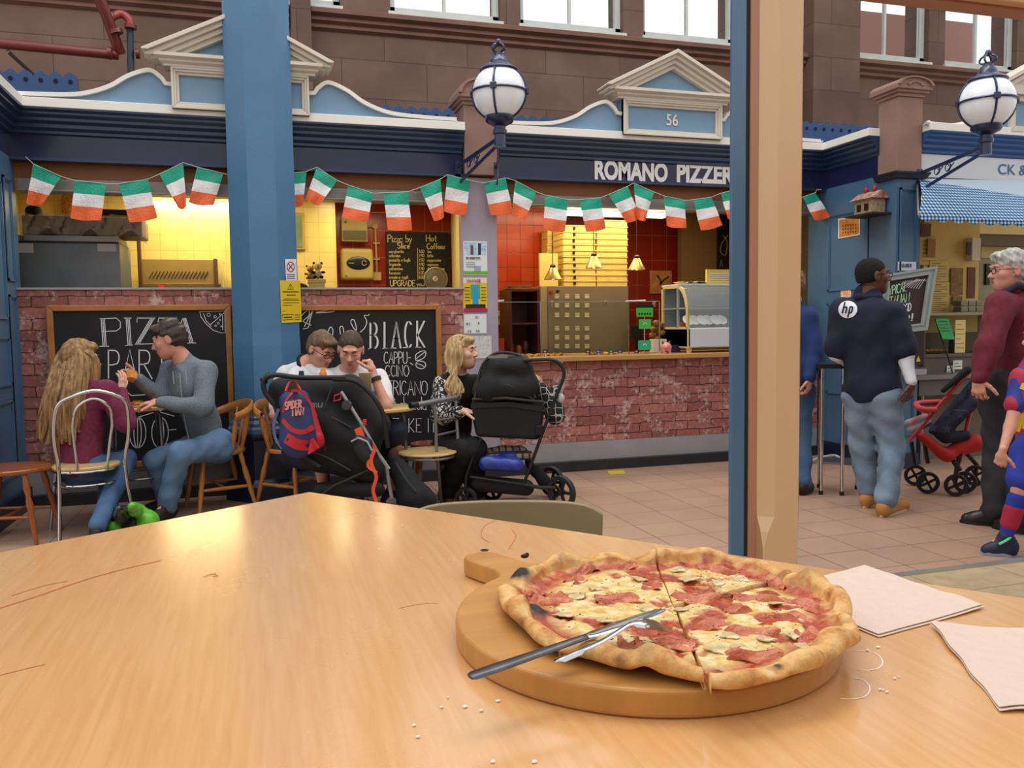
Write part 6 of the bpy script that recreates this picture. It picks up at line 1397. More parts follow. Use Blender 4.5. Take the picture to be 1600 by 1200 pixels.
t = thing('extractor_hood', (*onY(1560, 360, 7.2)[:2], 2.1), 'cream and grey cooker hood behind the older man', 'hood'); a, b, c, d = rect(1509, 343, 1640, 366, 6.8); MB().prism([(a, 6.8, c), (b, 6.8, c), (b, 6.8, d+.1), (a+.05, 6.8, d-.03)], (0, .5, 0)).build('hood_front', mat('hood_cream', '#dccf98', .4), t); a, b, c, d = rect(1509, 366, 1640, 384, 6.85); MB().box(a, b, 6.85, 7.3, c, d).build('hood_skirt', mat('hood_taupe', '#6b5c44', .5), t)
t = thing('steel_fryer_cabinet', (*onY(1540, 470, 7.0)[:2], 0), 'steel kitchen cabinet with shelves behind the older man', 'cabinet'); flatbox('body', (1523, 392, 1640, 470), 7.0, .5, ST2, t, z0=0); flatbox('upper_panel', (1533, 384, 1640, 404), 6.97, .3, mat('cream_metal', '#c9b878', .4), t); flatbox('dark_slot', (1541, 412, 1547, 445), 6.98, .02, BLK, t, bevel=0); flatbox('side_seam', (1523, 392, 1526, 470), 6.985, .02, BLK, t, bevel=0)
card('cream_cupboard', (1509, 373, 1522, 408), 6.7, mat('cupboard_cream', '#d9d2b8', .5), 'small cream cupboard with dark opening beside the yellow panel', 'cupboard', .08); flatbox('dark_opening', (1511, 378, 1517, 399), 6.61, .01, BLK, None, bevel=0); o = bpy.data.objects['dark_opening']; pr_ = [x for x in bpy.data.objects if x.name.startswith('cream_cupboard')][0]; o.parent = pr_; o.location = o.location-pr_.location
card('red_brown_panel', (1508, 418, 1520, 466), 6.72, mat('panel_redbrown', '#6b2a20', .5), 'narrow red brown panel between yellow wall and steel cabinet', 'panel', .03)
for k in range(6):
    a, b, c, d = rect(1502+k%3*12, 470+(k//3)*9, 1513+k%3*12, 478+(k//3)*9, 6.5); tag(MB().box(a, b, 6.5, 6.6, c, d).build('foil_tray', mat('foil_grey', '#7d7868', .35, metal=.6, var=.2, vscale=40), bevel=.004), 'grey foil tray, %s row %s on the right stall shelf' % (['upper', 'lower'][k//3], ['left', 'middle', 'right'][k % 3]), 'tray', 'foil trays on the right stall shelf')
# counter of the right stall
t = thing('stall_counter', (7, 6.3, 0), 'brown grey counter with glass display at the right stall', 'counter')
CB = mat('counter_taupe', '#62574a', .5, var=.1); 
a, b, c, d = rect(1436, 488, 1640, 492, 6.35); MB().box(a, b, 6.35, 6.75, c, d).build('glass_top_shelf', mat('steel_shelf', '#8d8570', .35, metal=.5), t)
a, b, c, d = rect(1443, 492, 1640, 551, 6.4); zc = c; MB().box(a, b, 6.4, 6.406, c, d).build('display_glass', GLS, t); MB().box(a, b, 6.72, 6.74, c, d).build('display_back', mat('display_back_brown', '#6b5a3c', .5), t)
a, b, c, d = rect(1443, 551, 1640, 556, 6.36); MB().box(a, b, 6.36, 6.75, c, d).build('display_floor', CB, t); a, b, c, d = rect(1443, 556, 1640, 584, 6.38); MB().box(a, b, 6.38, 6.75, 0, d).build('front_panel', CB, t)
a, b, c, d = rect(1430, 583, 1640, 590, 6.1); MB().box(a, b, 6.1, 6.4, c, d).build('bench_top', mat('bench_grey', '#77756f', .4, metal=.4), t); a, b, c, d = rect(1436, 589, 1640, 614, 6.15); MB().box(a, b, 6.15, 6.17, c, d).build('bench_apron', mat('bench_grey_dark', '#5c5a56', .5), t); 
for px in (1440, 1600): p = onY(px, 610, 6.2); MB().tube([(p[0], 6.2, 0), (p[0], 6.2, p[2])], .02, 8).build('bench_leg', STEEL, t, 1)
card('paper_notice', (1492, 500, 1508, 551), 6.396, PAPL, 'tall pale yellow notice on the right stall glass', 'notice', .003, 6)
p = [onY(1461, 498, 6.33), onY(1482, 498, 6.33), onY(1492, 530, 6.25), onY(1473, 530, 6.25)]; t = thing('green_menu_card', p[3], 'bright green tilted menu card clipped on the right stall counter', 'notice'); MB().prism(p, (0, .004, 0)).build('card', mat('card_green', '#139a49', .5), t)
m = MB(); f4 = lambda u, v: (p[0]*(1-u)+p[1]*u)*(1-v)+(p[3]*(1-u)+p[2]*u)*v+np.array((0, -.004, 0))
for k in range(4): m.ribbon([f4(.12, .15+.15*k), f4(.8, .15+.15*k)], .005, NW)
m.build('handwriting', BLK, t); MB().tube([p[0], onY(1482, 560, 6.3), onY(1490, 590, 6.15)], .006, 6).build('black_stand', BLK, t)
for k, (r_, lb) in enumerate((((1479, 571, 1491, 584), 'white handwritten card, left of two on the brown counter front'), ((1489, 563, 1503, 577), 'white printed card, right of two on the brown counter front'))): card('price_card', r_, 6.37-.01*k, WHT, lb, 'card', .003, 2, BLK)
t = thing('food_tray', (*onY(1455, 545, 6.5)[:2], zc), 'pale food pieces and dark tin behind the right stall glass', 'food tray')
for k in range(5): p = onY(1447+k*7, 548, 6.5); MB().ell((p[0], p[1], zc+.03), (.03, .03, .02)).build('food_piece', DOUGH, t, 1)
p = onY(1487, 545, 6.55); MB().lathe([(.03, 0), (.03, .1), (.02, .13), (.001, .13)], (p[0], p[1], zc), 12).build('dark_tin', BLK, t, 1)
# grey framed chalkboard leaning at the stall corner
def italian_board():
    YC = 5.85; TL, TR, BR_, BL = [onY(*q, y) for q, y in (((1376, 430), YC+.05), ((1462, 416), YC), ((1446, 516), YC-.02), ((1372, 524), YC+.03))]
    t = thing('italian_food_chalkboard', (BR_+BL)/2, 'grey framed chalkboard reading TYPICAL ITALIAN FAST FOOD behind the man in navy polo', 'chalkboard')
    FRG = mat('grey_green_frame', '#8f9a99', .45, var=.06); f = lambda u, v: (TL*(1-u)+TR*u)*(1-v)+(BL*(1-u)+BR_*u)*v
    nn = nrm(np.cross(TR-TL, BL-TL)); nn = nn if nn[1] < 0 else -nn
    m = MB()
    for k, (o0, o1, h) in enumerate(((0, .05, .03), (.05, .10, .02), (.10, .14, .028))):
        s = 1.0
        for A in (((o0, o0*.85), (1-o0, o0*.85), (1-o1, o1*.85), (o1, o1*.85)), ((1-o0, o0*.85), (1-o0, 1-o0*.85), (1-o1, 1-o1*.85), (1-o1, o1*.85)), ((1-o0, 1-o0*.85), (o0, 1-o0*.85), (o1, 1-o1*.85), (1-o1, 1-o1*.85)), ((o0, 1-o0*.85), (o0, o0*.85), (o1, o1*.85), (o1, 1-o1*.85))):
            m.prism([f(*q) for q in A], nn*h)
    m.build('frame', FRG, t)
    MB().prism([f(.1, .1), f(.9, .1), f(.9, .9), f(.1, .9)], nn*.006).build('board_surface', mat('board_maroon_black', '#1c1517', .55, col2='#3b2226', vscale=4), t)
    g = lambda u, v: f(u, v)+nn*.009
    m = MB()
    write(m, 'TYPICAL', g, .09, .36, -.145, .008, nn, sx=.62, sp=.1, slope=-.1); write(m, 'ITALIAN', g, .16, .53, -.14, .008, nn, sx=.75, sp=.1, slope=-.08); m.build('green_chalk_lettering', mat('chalk_green', '#a9dcae', .9), t)
    m = MB(); write(m, 'FAST FOOD', g, .12, .68, -.125, .008, nn, sx=.68, sp=.09, slope=-.05); write(m, 'and Try it !!', g, .3, .83, -.11, .007, nn, sx=.65, sp=.07, slope=-.03); m.build('white_chalk_lettering', CHALK, t)
    m = MB()
    for k in range(7): m.ribbon([g(.42+.05*k, .26+.01*k), g(.55+.045*k, .20-.005*k), g(.68+.033*k, .155+.012*k)], .004, nn)
    for k in range(5): m.ribbon([g(.36+.04*k, .22), g(.42+.04*k, .16)], .004, nn)
    m.build('chalk_strokes', CHALK, t)
    st = MB(); c = (BL+BR_)/2; st.tube([c+np.array((0, .06, .05)), (c[0], c[1]+.08, 0)], .02, 8); st.build('support_post', BLK, t)
italian_board()
def price_column():
    Y = 5.92; a, b, c, d = rect(1400, 517, 1443, 577, Y); t = thing('black_menu_panel', ((a+b)/2, Y, c), 'black menu panel with white lines and yellow triangle under the italian chalkboard', 'menu')
    MB().box(a, b, Y-.004, Y, c+.03, d).build('panel', BLK, t); MB().frame(a-.005, b+.02, c, d+.01, .02, Y, Y+.05).build('frame', mat('plum_frame', '#4b3440', .4), t)
    m = MB(); fz = lambda u, v: onY(u, v, Y-.008)
    for k in range(6): m.ribbon([fz(1419, 524+k*5.6), fz(1429, 524+k*5.6)], .009, NW)
    m.build('white_lines', CHALK, t); m = MB(); A = [fz(1435, 556), fz(1431.5, 565), fz(1438.5, 565)]; m.prism(A, (0, .002, 0)); m.build('yellow_triangle', YSG, t)
    a2, b2, c2, d2 = rect(1415, 577, 1448, 586, Y); MB().box(a2, b2, Y, Y+.05, c2, c).build('lower_bracket', mat('pale_grey_panel', '#9a98a4', .4), t)
price_column()
a, b, c, d = rect(1402, 409, 1432, 423, 6.055); t = thing('small_white_sign', ((a+b)/2, 6.05, c), 'small white sign with blue capitals above the grey framed chalkboard', 'sign'); MB().box(a, b, 6.046, 6.05, c, d).build('plate', mat('sign_pale', '#c9d4e6', .4), t)
m = MB(); write(m, 'US & US AUTHENTIC', lambda u, v: np.array((u, 6.042, v)), a+.012, c+(d-c)*.38, (d-c)*.38, .004, NW, sx=.42, sp=.06); m.build('lettering', mat('sign_navy', '#22345f', .5), t)
# ------------------------------------------------------------------ people
DS = [1.0]
def D(px, py, d): return atD(px, py, d*DS[0])
def G(px, py, z=0): return onZ(px, py, z)
CR_ = nrm(_R0); CF_ = nrm(_F0); ZU = np.array((0, 0, 1.))
def dirv(right, away, up=0): return nrm(CR_*right+CF_*away+ZU*up)
def basis(fwd, up=(0, 0, 1)):
    f = nrm(fwd); u = np.array(up, float); u = nrm(u-f*(u@f)); r = np.cross(f, u); return np.stack([r, f, u], 1)   # columns: right, forward, up
def head_prims(c, B, s):
    P = lambda x, y, z: c+B@(np.array((x, y, z))*s)
    E = lambda x, y, z, a, b, d, k=.02, neg=False: el(P(x, y, z), np.array((a, b, d))*s, B, k*s, neg)
    return [E(0, -.015, .03, .074, .092, .082), E(0, .028, -.03, .060, .064, .075, .03), E(0, .055, -.088, .033, .030, .026, .03), E(0, .02, -.065, .052, .055, .04, .03),
            rc(P(0, .082, .012), P(0, .106, -.022), .008*s, .013*s, .012*s), E(.012, .096, -.026, .009, .009, .008, .006), E(-.012, .096, -.026, .009, .009, .008, .006),
            rc(P(-.03, .078, .030), P(.03, .078, .030), .012*s, None, .015*s), E(.04, .055, -.018, .022, .024, .02, .02), E(-.04, .055, -.018, .022, .024, .02, .02),
            E(.030, .094, .010, .017, .012, .010, .012, True), E(-.030, .094, .010, .017, .012, .010, .012, True),
            rc(P(-.018, .086, -.052), P(.018, .086, -.052), .006*s, None, .006*s), rc(P(-.015, .084, -.064), P(.015, .084, -.064), .007*s, None, .008*s), E(0, .096, -.058, .022, .004, .0018, .003, True),
            E(.078, -.008, -.002, .009, .020, .031, .008), E(-.078, -.008, -.002, .009, .020, .031, .008), E(.088, -.002, .0, .006, .010, .018, .006, True), E(-.088, -.002, .0, .006, .010, .018, .006, True)]
def hand_prims(w, d, pn, side, s=1, curl=(.5, .6, .4), spread=.06, thumb=(.55, .75, .25), tcurl=.4):
    """w wrist, d hand direction, pn palm normal, side = +1/-1 picks the thumb edge"""
    d = nrm(d); pn = nrm(np.array(pn)-d*(np.array(pn)@d)); t = np.cross(d, pn)*side
    P = [rc(w-d*.02*s, w+d*.03*s, .024*s, .026*s, .015), rc(w+d*.03*s+t*.012*s, w+d*.075*s+t*.024*s, .019*s, .014*s, .014, (pn, .75)), rc(w+d*.03*s, w+d*.08*s, .02*s, .015*s, .014, (pn, .75)), rc(w+d*.03*s-t*.014*s, w+d*.072*s-t*.022*s, .018*s, .013*s, .014, (pn, .75))]
    for i, (o, L, r) in enumerate(((.030, .070, .0088), (.010, .078, .0092), (-.010, .072, .0088), (-.028, .056, .0078))):
        p = w+(d*(.082-.004*abs(i-1.3))+t*o)*s; a = 0; cd_ = nrm(d+t*(1.5-i)*spread)
        for j, (f, c_) in enumerate(zip((.45, .31, .24), curl)):
            a += c_*(1+.08*i); v = cd_*math.cos(a)+pn*math.sin(a); q = p+v*L*f*s; P.append(rc(p, q, r*s*(1-.08*j), r*s*(.92-.08*j), .0035)); p = q
    p = w+(d*.025+t*.022)*s; v = nrm(d*thumb[0]+t*thumb[1]+pn*thumb[2])
    for j, (L, r) in enumerate(((.038, .0125), (.032, .0105), (.024, .009))):
        q = p+v*L*s; P.append(rc(p, q, r*s, r*s*.9, .006)); p = q; v = nrm(v+d*tcurl*.6+pn*tcurl*.4)
    return P
def face_bits(body, c, B, s, brow, iris='#3a2a1e', lip='#a8605a', glasses=None, lids=0, skin=None):
    P = lambda x, y, z: c+B@(np.array((x, y, z))*s)
    EW = mat('eye_white', '#d8d4ce', .3); EI = mat('iris_'+iris, iris, .2); LM = mat('lip_'+lip, lip, .5); BM = mat('brow_'+brow, brow, .9)
    for sx in (-1, 1):
        MB().ell(P(sx*.030, .077, .010), np.array((.013, .011, .0085))*s, B, 12, 8).build('eye', EW, body, 1)
        MB().ell(P(sx*.030, .0865, .009), np.array((.0055, .003, .0055))*s, B, 10, 6).build('iris', EI, body, 1)
        if skin is not None: MB().ell(P(sx*.030, .0775, .016-lids*.006), np.array((.0145, .0125, .0075+lids*.004))*s, B, 12, 8).build('eyelid', skin, body, 1)
        MB().tube([P(sx*.014, .092, .030), P(sx*.03, .093, .036), P(sx*.047, .082, .031)], [.0035*s, .0045*s, .002*s], 6).build('eyebrow', BM, body, 1)
    MB().tube([P(-.024, .083, -.056), P(-.010, .093, -.053), P(0, .094, -.055), P(.010, .093, -.053), P(.024, .083, -.056)], [.0015*s, .0042*s, .004*s, .0042*s, .0015*s], 6).tube([P(-.020, .084, -.061), P(0, .092, -.064), P(.020, .084, -.061)], [.0015*s, .0052*s, .0015*s], 6).build('lips', LM, body, 1)
    if glasses:
        g = MB(); 
        for sx in (-1, 1):
            g.tube([P(sx*.032+.023*math.cos(a), .100, .006+.016*math.sin(a)) for a in np.linspace(0, 2*math.pi, 17)[:-1]], .0022*s, 5, closed=True); g.tube([P(sx*.055, .098, .012), P(sx*.078, .06, .012), P(sx*.082, -.01, .010)], .0022*s, 5)
        g.tube([P(-.01, .101, .010), P(.01, .101, .010)], .0022*s, 5); g.build('glasses', mat('glasses_black', '#121214', .3), body, 1)
def short_hair(body, c, B, s, m, top=.014, fringe=.0, h=.006, back=-.06, seed=1, amp=.004, side=0):
    P = lambda x, y, z: c+B@(np.array((x, y, z))*s); E = lambda x, y, z, a, b, d, k=.015, neg=False: el(P(x, y, z), np.array((a, b, d))*s, B, k*s, neg)
    pr = [E(0, -.018, .036, .0755+top*.5, .093+top*.5, .083+top*.8), E(0, -.040, -.01, .066+top*.4, .058+top*.7, .07, .03)]
    if fringe: pr.append(E(.02*side, .055, .085, .06, .04, .02+fringe, .02))
    pr += [E(0, .112, .002, .088, .068, .082-fringe*1.6, .012, True), E(.08, .058, -.01, .034, .055, .062, .012, True), E(-.08, .058, -.01, .034, .055, .062, .012, True), E(.085, 0, -.075, .04, .06, .05, .012, True), E(-.085, 0, -.075, .04, .06, .05, .012, True), E(.085, -.004, -.012, .018, .022, .034, .008, True), E(-.085, -.004, -.012, .018, .022, .034, .008, True), E(0, -.03, back-.06, .12, .13, .055, .012, True)]
    r = np.random.RandomState(seed); K = r.randn(5, 3)*90; 
    def dsp(Gd): L = (Gd-c)@B; q = sum(np.sin(Gd@k+i) for i, k in enumerate(K)); return amp*q/3
    return solid('hair', pr, m, body, h, dsp)
def hair_mat(name, c1, c2): return mat(name, c1, .55, col2=c2, vscale=50, stretch=(1, 1, .12), bump=.7, bscale=220)
def strands(name, paths, m, parent, r0=.012, seg=6):
    mb = MB()
    for pts, r in paths: Q = smooth_path(pts, 4); n = len(Q); mb.tube(Q, [r*(.55+.6*math.sin(math.pi*min(1, .25+.75*i/(n-1)))) for i in range(n)], seg)
    return mb.build(name, m, parent, smooth=True)

def person(label, J, skin, head, hands, shirt=None, trousers=None, shoes=None, s=1.0, group=None, cat='person'):
    """head: dict(c, fwd, up, s, ...) ; hands: list of (wrist key, dir, palm, side, kwargs)"""
    hb = basis(head['fwd'], head.get('up', (0, 0, 1))); hc = np.array(head['c']); hs = head.get('s', 1.1)
    root_p = (J['pel'][0], J['pel'][1], 0)
    t = thing('person', root_p, label, cat, group)
    front = nrm(J['front'])
    S = s
    nb = hc+hb@(np.array((0, -.02, -.075))*hs)
    P = [rc(nb, J['neck'], .052*S, .060*S, .03), rc(J['chest'], J['pel'], .125*S, .115*S, .05, (front, .72)), rc(J['shL'], J['shR'], .055*S, None, .05), rc(J['neck'], J['chest'], .07*S, .12*S, .05, (front, .75))]
    for q in 'LR':
        P += [rc(J['sh'+q], J['el'+q], .050*S, .040*S, .02), rc(J['el'+q], J['wr'+q], .039*S, .026*S, .015)]
        P += [rc(J['hip'+q], J['kn'+q], .085*S, .055*S, .03), rc(J['kn'+q], J['an'+q], .054*S, .035*S, .02), rc(J['an'+q], J['toe'+q], .033*S, .018*S, .02)]
    extra = [(head_prims(hc, hb, hs)+[rc(nb, hc+hb@(np.array((0, -.01, -.03))*hs), .05*S, None, .02)], .0052)]
    for (w, d, pn, sd, kw) in hands: extra.append((hand_prims(J[w], d, pn, sd, s*1.05, **kw), .0036))
    body = solid('body', P, skin, t, .011, extra=extra)
    face_bits(body, hc, hb, hs, head.get('brow', '#3a2a1e'), head.get('iris', '#3a2a1e'), head.get('lip', '#a8605a'), head.get('glasses'), head.get('lids', 0), skin)
    if shirt:
        fl = shirt.get('loose', .022); sl = shirt.get('sleeve', 2.0); m = shirt['m']; Q = []
        Q += [rc(J['chest'], J['pel'], (.125+fl)*S, (.115+fl*shirt.get('hem', 1.2))*S, .05, (front, .75)), rc(J['shL'], J['shR'], .055*S+fl*.7, None, .05), rc(J['neck'], J['chest'], .07*S+fl*.4, (.12+fl)*S, .05, (front, .78))]
        if 'hemp' in shirt: Q.append(rc(J['pel'], shirt['hemp'], (.115+fl*1.3)*S, (.12+fl*1.3)*S, .04, (front, .78)))
        for q in 'LR':
            sv = sl[q] if isinstance(sl, dict) else sl
            a = min(1, sv); e = J['sh'+q]+(J['el'+q]-J['sh'+q])*a; Q.append(rc(J['sh'+q], e, .052*S+fl*.8, .044*S+fl*(.9 if sv > 1 else 1.1), .025))
            if sv > 1: w = J['el'+q]+(J['wr'+q]-J['el'+q])*(sv-1); Q.append(rc(J['el'+q], w, .043*S+fl*.85, .030*S+fl*.5, .02))
        Q += shirt.get('extra', []); o = solid('shirt' if not shirt.get('name') else shirt['name'], Q, m, t, .0105, wrink(shirt.get('wr', .006), 26, 3))
        if shirt.get('label'): o['label'] = shirt['label']
    if trousers:
        fl = trousers.get('loose', .02); ex = trousers.get('ext', 2.0); Q = [rc(J['hipL'], J['hipR'], (.10)*S+fl, None, .05, (front, .9)), rc(J['pel'], (J['hipL']+J['hipR'])/2, .11*S+fl*.6, .11*S+fl*.6, .04, (front, .78))]
        for q in 'LR':
            a = min(1, ex); e = J['hip'+q]+(J['kn'+q]-J['hip'+q])*a; Q.append(rc(J['hip'+q], e, .086*S+fl, (.058*S+fl) if ex > 1 else (.060*S+fl*.9), .03))
            if ex > 1: w = J['kn'+q]+(J['an'+q]-J['kn'+q])*(ex-1); Q.append(rc(J['kn'+q], w, .057*S+fl*.95, .042*S+fl*trousers.get('flare', 1.0), .02))
        solid(trousers.get('name', 'trousers'), Q, trousers['m'], t, .0105, wrink(trousers.get('wr', .006), 24, 8))
    if shoes:
        for q in 'LR':
            an, to = J['an'+q], J['toe'+q]; d = nrm((to-an)*np.array((1, 1, 0))); g = min(an[2], to[2]); sz = shoes.get('s', 1); zz = shoes.get('z', {}).get(q, 0)
            heel = np.array((an[0], an[1], zz+.042))-d*.035*sz; ball = np.array((to[0], to[1], zz+.036))-d*.02
            solid('shoe', [rc(heel, ball, .040*sz, .040*sz, .02), rc(ball, ball+d*.04*sz, .038*sz, .030*sz, .02), rc(an, heel+np.array((0, 0, .02)), .046*sz, .044*sz, .02), rc(an, ball, .040*sz, .034*sz, .02), rc(heel-np.array((0, 0, .022)), ball+d*.05*sz-np.array((0, 0, .018)), .024, .022, .02)], shoes['m'], t, .0075)
            sd = np.cross(d, ZU); m = MB(); c0 = heel*np.array((1, 1, 0)); c1 = (ball+d*.045*sz)*np.array((1, 1, 0)); n = 10; pl = []
            for i in range(24):
                a = 2*math.pi*i/24; u = math.cos(a); v = math.sin(a); mid = (c0+c1)/2; L = np.linalg.norm(c1-c0)/2+.036*sz; pl.append(mid+d*u*L+sd*v*.043*sz*(1-.12*(u < 0))+np.array((0, 0, zz+.001)))
            m.prism(pl, (0, 0, .018)); m.build('sole', shoes.get('sole', BLK), t)
    return t, body, hc, hb, hs

SK1 = mat('skin_fair', '#c98d77', .5, var=.06, vscale=25); SK2 = mat('skin_pink_fair', '#cf9580', .5, var=.06, vscale=25); SK3 = mat('skin_dark_brown', '#5b3626', .42, var=.1, vscale=25); SK4 = mat('skin_light', '#d6a48c', .5, var=.05, vscale=25)
DEN = mat('blue_denim', '#4a6a8e', .85, col2='#6d8cab', vscale=5, bump=.3, bscale=160); DEN2 = mat('dark_denim', '#2f4a70', .85, col2='#46648a', vscale=6, bump=.3, bscale=160); DEN3 = mat('light_denim', '#54677c', .85, col2='#7f91a4', vscale=5, bump=.3, bscale=160)

# 1 man in the grey hoodie
GH = mat('grey_marl_fleece', '#5d6873', .9, col2='#717c86', vscale=90, bump=.4, bscale=260)
dl = .0
J = dict(neck=D(287, 566, 6.08), chest=D(298, 605, 6.08), pel=D(322, 683, 6.2), shL=D(322, 580, 5.98), shR=D(268, 580, 6.22), elL=D(318, 636, 5.86), wrL=D(250, 629, 5.80), elR=D(250, 618, 6.08), wrR=D(217, 593, 5.95),
         hipL=D(343, 697, 6.12), hipR=D(312, 697, 6.28), knL=D(281, 708, 5.80), knR=D(243, 718, 5.95), anL=G(262, 788, .10), toeL=G(240, 806, .05), anR=G(262, 780, .10), toeR=G(236, 790, .05), front=dirv(-.75, -.66))
t, b, hc, hb, hs = person('man in grey hoodie and jeans sitting at the left bistro table', J, SK1, dict(c=D(264, 531, 6.02), fwd=dirv(-.93, -.22, -.30), up=dirv(-.12, 0, 1), s=1.13, brow='#2c221c', lids=.6),
    [('wrL', dirv(-1, -.1, -.02), dirv(0, .1, -1), 1, dict(curl=(.35, .6, .5))), ('wrR', dirv(-.9, -.1, .35), dirv(0, -.9, -.2), 1, dict(curl=(.7, .8, .5)))],
    dict(m=GH, sleeve=dict(L=1.96, R=1.95), loose=.026, hem=1.2, name='hoodie', extra=[rc(D(296, 566, 6.14), D(322, 574, 6.14), .05, .035, .03), rc(D(278, 574, 6.0), D(288, 580, 5.98), .022, .022, .02)], wr=.008),
    dict(m=DEN, loose=.018, flare=1.3, name='jeans'), dict(m=mat('shoe_dark', '#231d1b', .6)), 1.08)
short_hair(b, hc, hb, hs, hair_mat('hair_dark_brown', '#2a211d', '#4a3c34'), .018, .012, seed=4, amp=.006, back=-.05)
zp = MB(); zp.tube([D(281, 583, 5.93), D(284, 620, 5.90), D(288, 655, 5.93), D(296, 690, 5.96)], .0035, 5); zp.tube([D(270, 580, 6.0), D(272, 600, 5.95)], .003, 5); zp.tube([D(290, 578, 5.92), D(292, 600, 5.9)], .003, 5); zp.build('zip_and_cords', mat('hoodie_cord', '#8a939b', .7), t, 1)
o = MB().grid([[D(198+i*4, 579+j*4-2*math.sin(i), 5.86-.006*j) for j in range(4)] for i in range(5)], (0, .004, -.006)).build('pizza_piece', DOUGH, smooth=True); tag(o, 'folded piece of pizza held between the hoodie man and the girl', 'pizza slice')

# 2 girl with long hair
MAR = mat('maroon_fleece', '#5f1e36', .9, col2='#76294a', vscale=40, bump=.35, bscale=240)
J = dict(neck=D(128, 592, 5.62), chest=D(132, 632, 5.62), pel=D(128, 722, 5.62), shL=D(97, 612, 5.68), shR=D(166, 612, 5.58), elL=D(100, 668, 5.8), wrL=D(152, 640, 5.95), elR=D(196, 660, 5.60), wrR=D(188, 612, 5.72),
         hipL=D(116, 733, 5.66), hipR=D(146, 733, 5.60), knL=D(175, 715, 5.98), knR=D(198, 718, 5.80), anL=G(163, 805, .1), toeL=G(185, 800, .05), anR=G(152, 822, .1), toeR=G(174, 815, .05), front=dirv(.55, .83))
t, b, hc, hb, hs = person('girl with long fair hair and maroon sweatshirt seen from behind at the left bistro table', J, SK4, dict(c=D(126, 562, 5.64), fwd=dirv(.80, .55, -.12), s=1.08, brow='#6b4a2c', glasses=True),
    [('wrR', dirv(.15, .2, 1), dirv(-.9, .2, 0), -1, dict(curl=(.25, .3, .3), spread=.12)), ('wrL', dirv(.6, .3, .3), dirv(0, .5, -.7), 1, dict(curl=(.6, .7, .5)))],
    dict(m=MAR, sleeve=1.97, loose=.03, hem=1.6, name='sweatshirt', wr=.007), dict(m=DEN2, loose=.014, name='jeans'), dict(m=mat('boot_black', '#16151a', .6), s=.92), .95)
HF = hair_mat('hair_fair_brown', '#5e4429', '#b0895a')
P = lambda x, y, z: hc+hb@(np.array((x, y, z))*hs)
short_hair(b, hc, hb, hs, HF, .02, .012, seed=9, amp=.003, back=-.12)
rr = random.Random(2); paths = []
for k in range(95):
    a = rr.uniform(-.95, 1.0); dep = rr.uniform(0, 1); rt = P(.05*a, -.06+.03*dep, .10-.03*abs(a))
    x1 = 122+45*a*(1 if a < 0 else .62); d1 = 5.50-.05*(1-a*a)+.12*abs(a)*(a > 0)+dep*.06
    m1 = D(x1*.55+.45*(125+26*a), 562+rr.uniform(-4, 4), 5.52+.08*abs(a)+dep*.04); m2 = D(x1-8*(1-a)*.5, 615+rr.uniform(-6, 6), d1-.015); L = rr.uniform(0, 1)
    e1 = D(x1-18*(1-a)*.5+rr.uniform(-6, 6), 650+20*L, d1); e2 = D(x1-24*(1-a)*.5+rr.uniform(-5, 8), 668+ (28 if a < .2 else 8)*L, d1+.005)
    paths.append(([rt, m1, m2, e1, e2], rr.uniform(.012, .022)))
strands('long_hair', paths, HF, b)

DS[0] = .968
# 3 young man with glasses
WT = mat('white_cotton', '#d5d6da', .85, var=.05, vscale=20, bump=.3, bscale=200)
J = dict(neck=D(480, 572, 6.42), chest=D(474, 605, 6.40), pel=D(468, 690, 6.42), shL=D(512, 592, 6.30), shR=D(446, 586, 6.52), elL=D(540, 640, 6.15), wrL=D(575, 628, 6.08), elR=D(430, 648, 6.4), wrR=D(480, 660, 6.15),
         hipL=D(485, 705, 6.35), hipR=D(455, 705, 6.45), knL=D(545, 710, 6.1), knR=D(500, 715, 6.05), anL=G(550, 770, .1), toeL=G(565, 778, .05), anR=G(510, 778, .1), toeR=G(525, 785, .05), front=dirv(.75, -.66))
t, b, hc, hb, hs = person('young man in glasses and white shirt with black collar leaning over the black stroller', J, SK2, dict(c=D(502, 547, 6.34), fwd=dirv(.72, -.55, -.50), up=dirv(.28, -.1, 1), s=1.12, brow='#4a3424', glasses=True, lids=.8),
    [('wrL', dirv(.9, 0, -.2), dirv(0, .2, -1), 1, dict(curl=(.4, .5, .4))), ('wrR', dirv(.8, 0, -.3), dirv(0, .2, -1), -1, dict(curl=(.4, .5, .4)))],
    dict(m=WT, sleeve=.8, loose=.018, wr=.008), dict(m=mat('navy_shorts', '#1c2136', .85), ext=.97, loose=.036, name='shorts'), dict(m=mat('shoe_grey', '#55565c', .7)), 1.06)
short_hair(b, hc, hb, hs, hair_mat('hair_light_brown', '#4d3827', '#80644a'), .014, .004, seed=7, amp=.003)
def collar(J, hc, name, m, r=.078, w=.014):
    a = nrm(hc-J['neck']); x = nrm(np.cross(a, CF_)); y = np.cross(a, x); c = J['neck']+a*.008
    MB().tube([c+(x*math.cos(k)+y*math.sin(k))*r-ZU*.018*((x*math.cos(k)+y*math.sin(k))@nrm(J['front'])) for k in np.linspace(0, 2*math.pi, 25)[:-1]], w, 8, closed=True).build(name, m, t, 1)
solid('shirt_yoke', [rc(J['neck']-ZU*.01, J['shL'], .070, .068, .03), rc(J['neck']-ZU*.01, J['shR'], .070, .068, .03)], WT, t, .01); collar(J, hc, 'black_collar', BLKF, .080, .017)

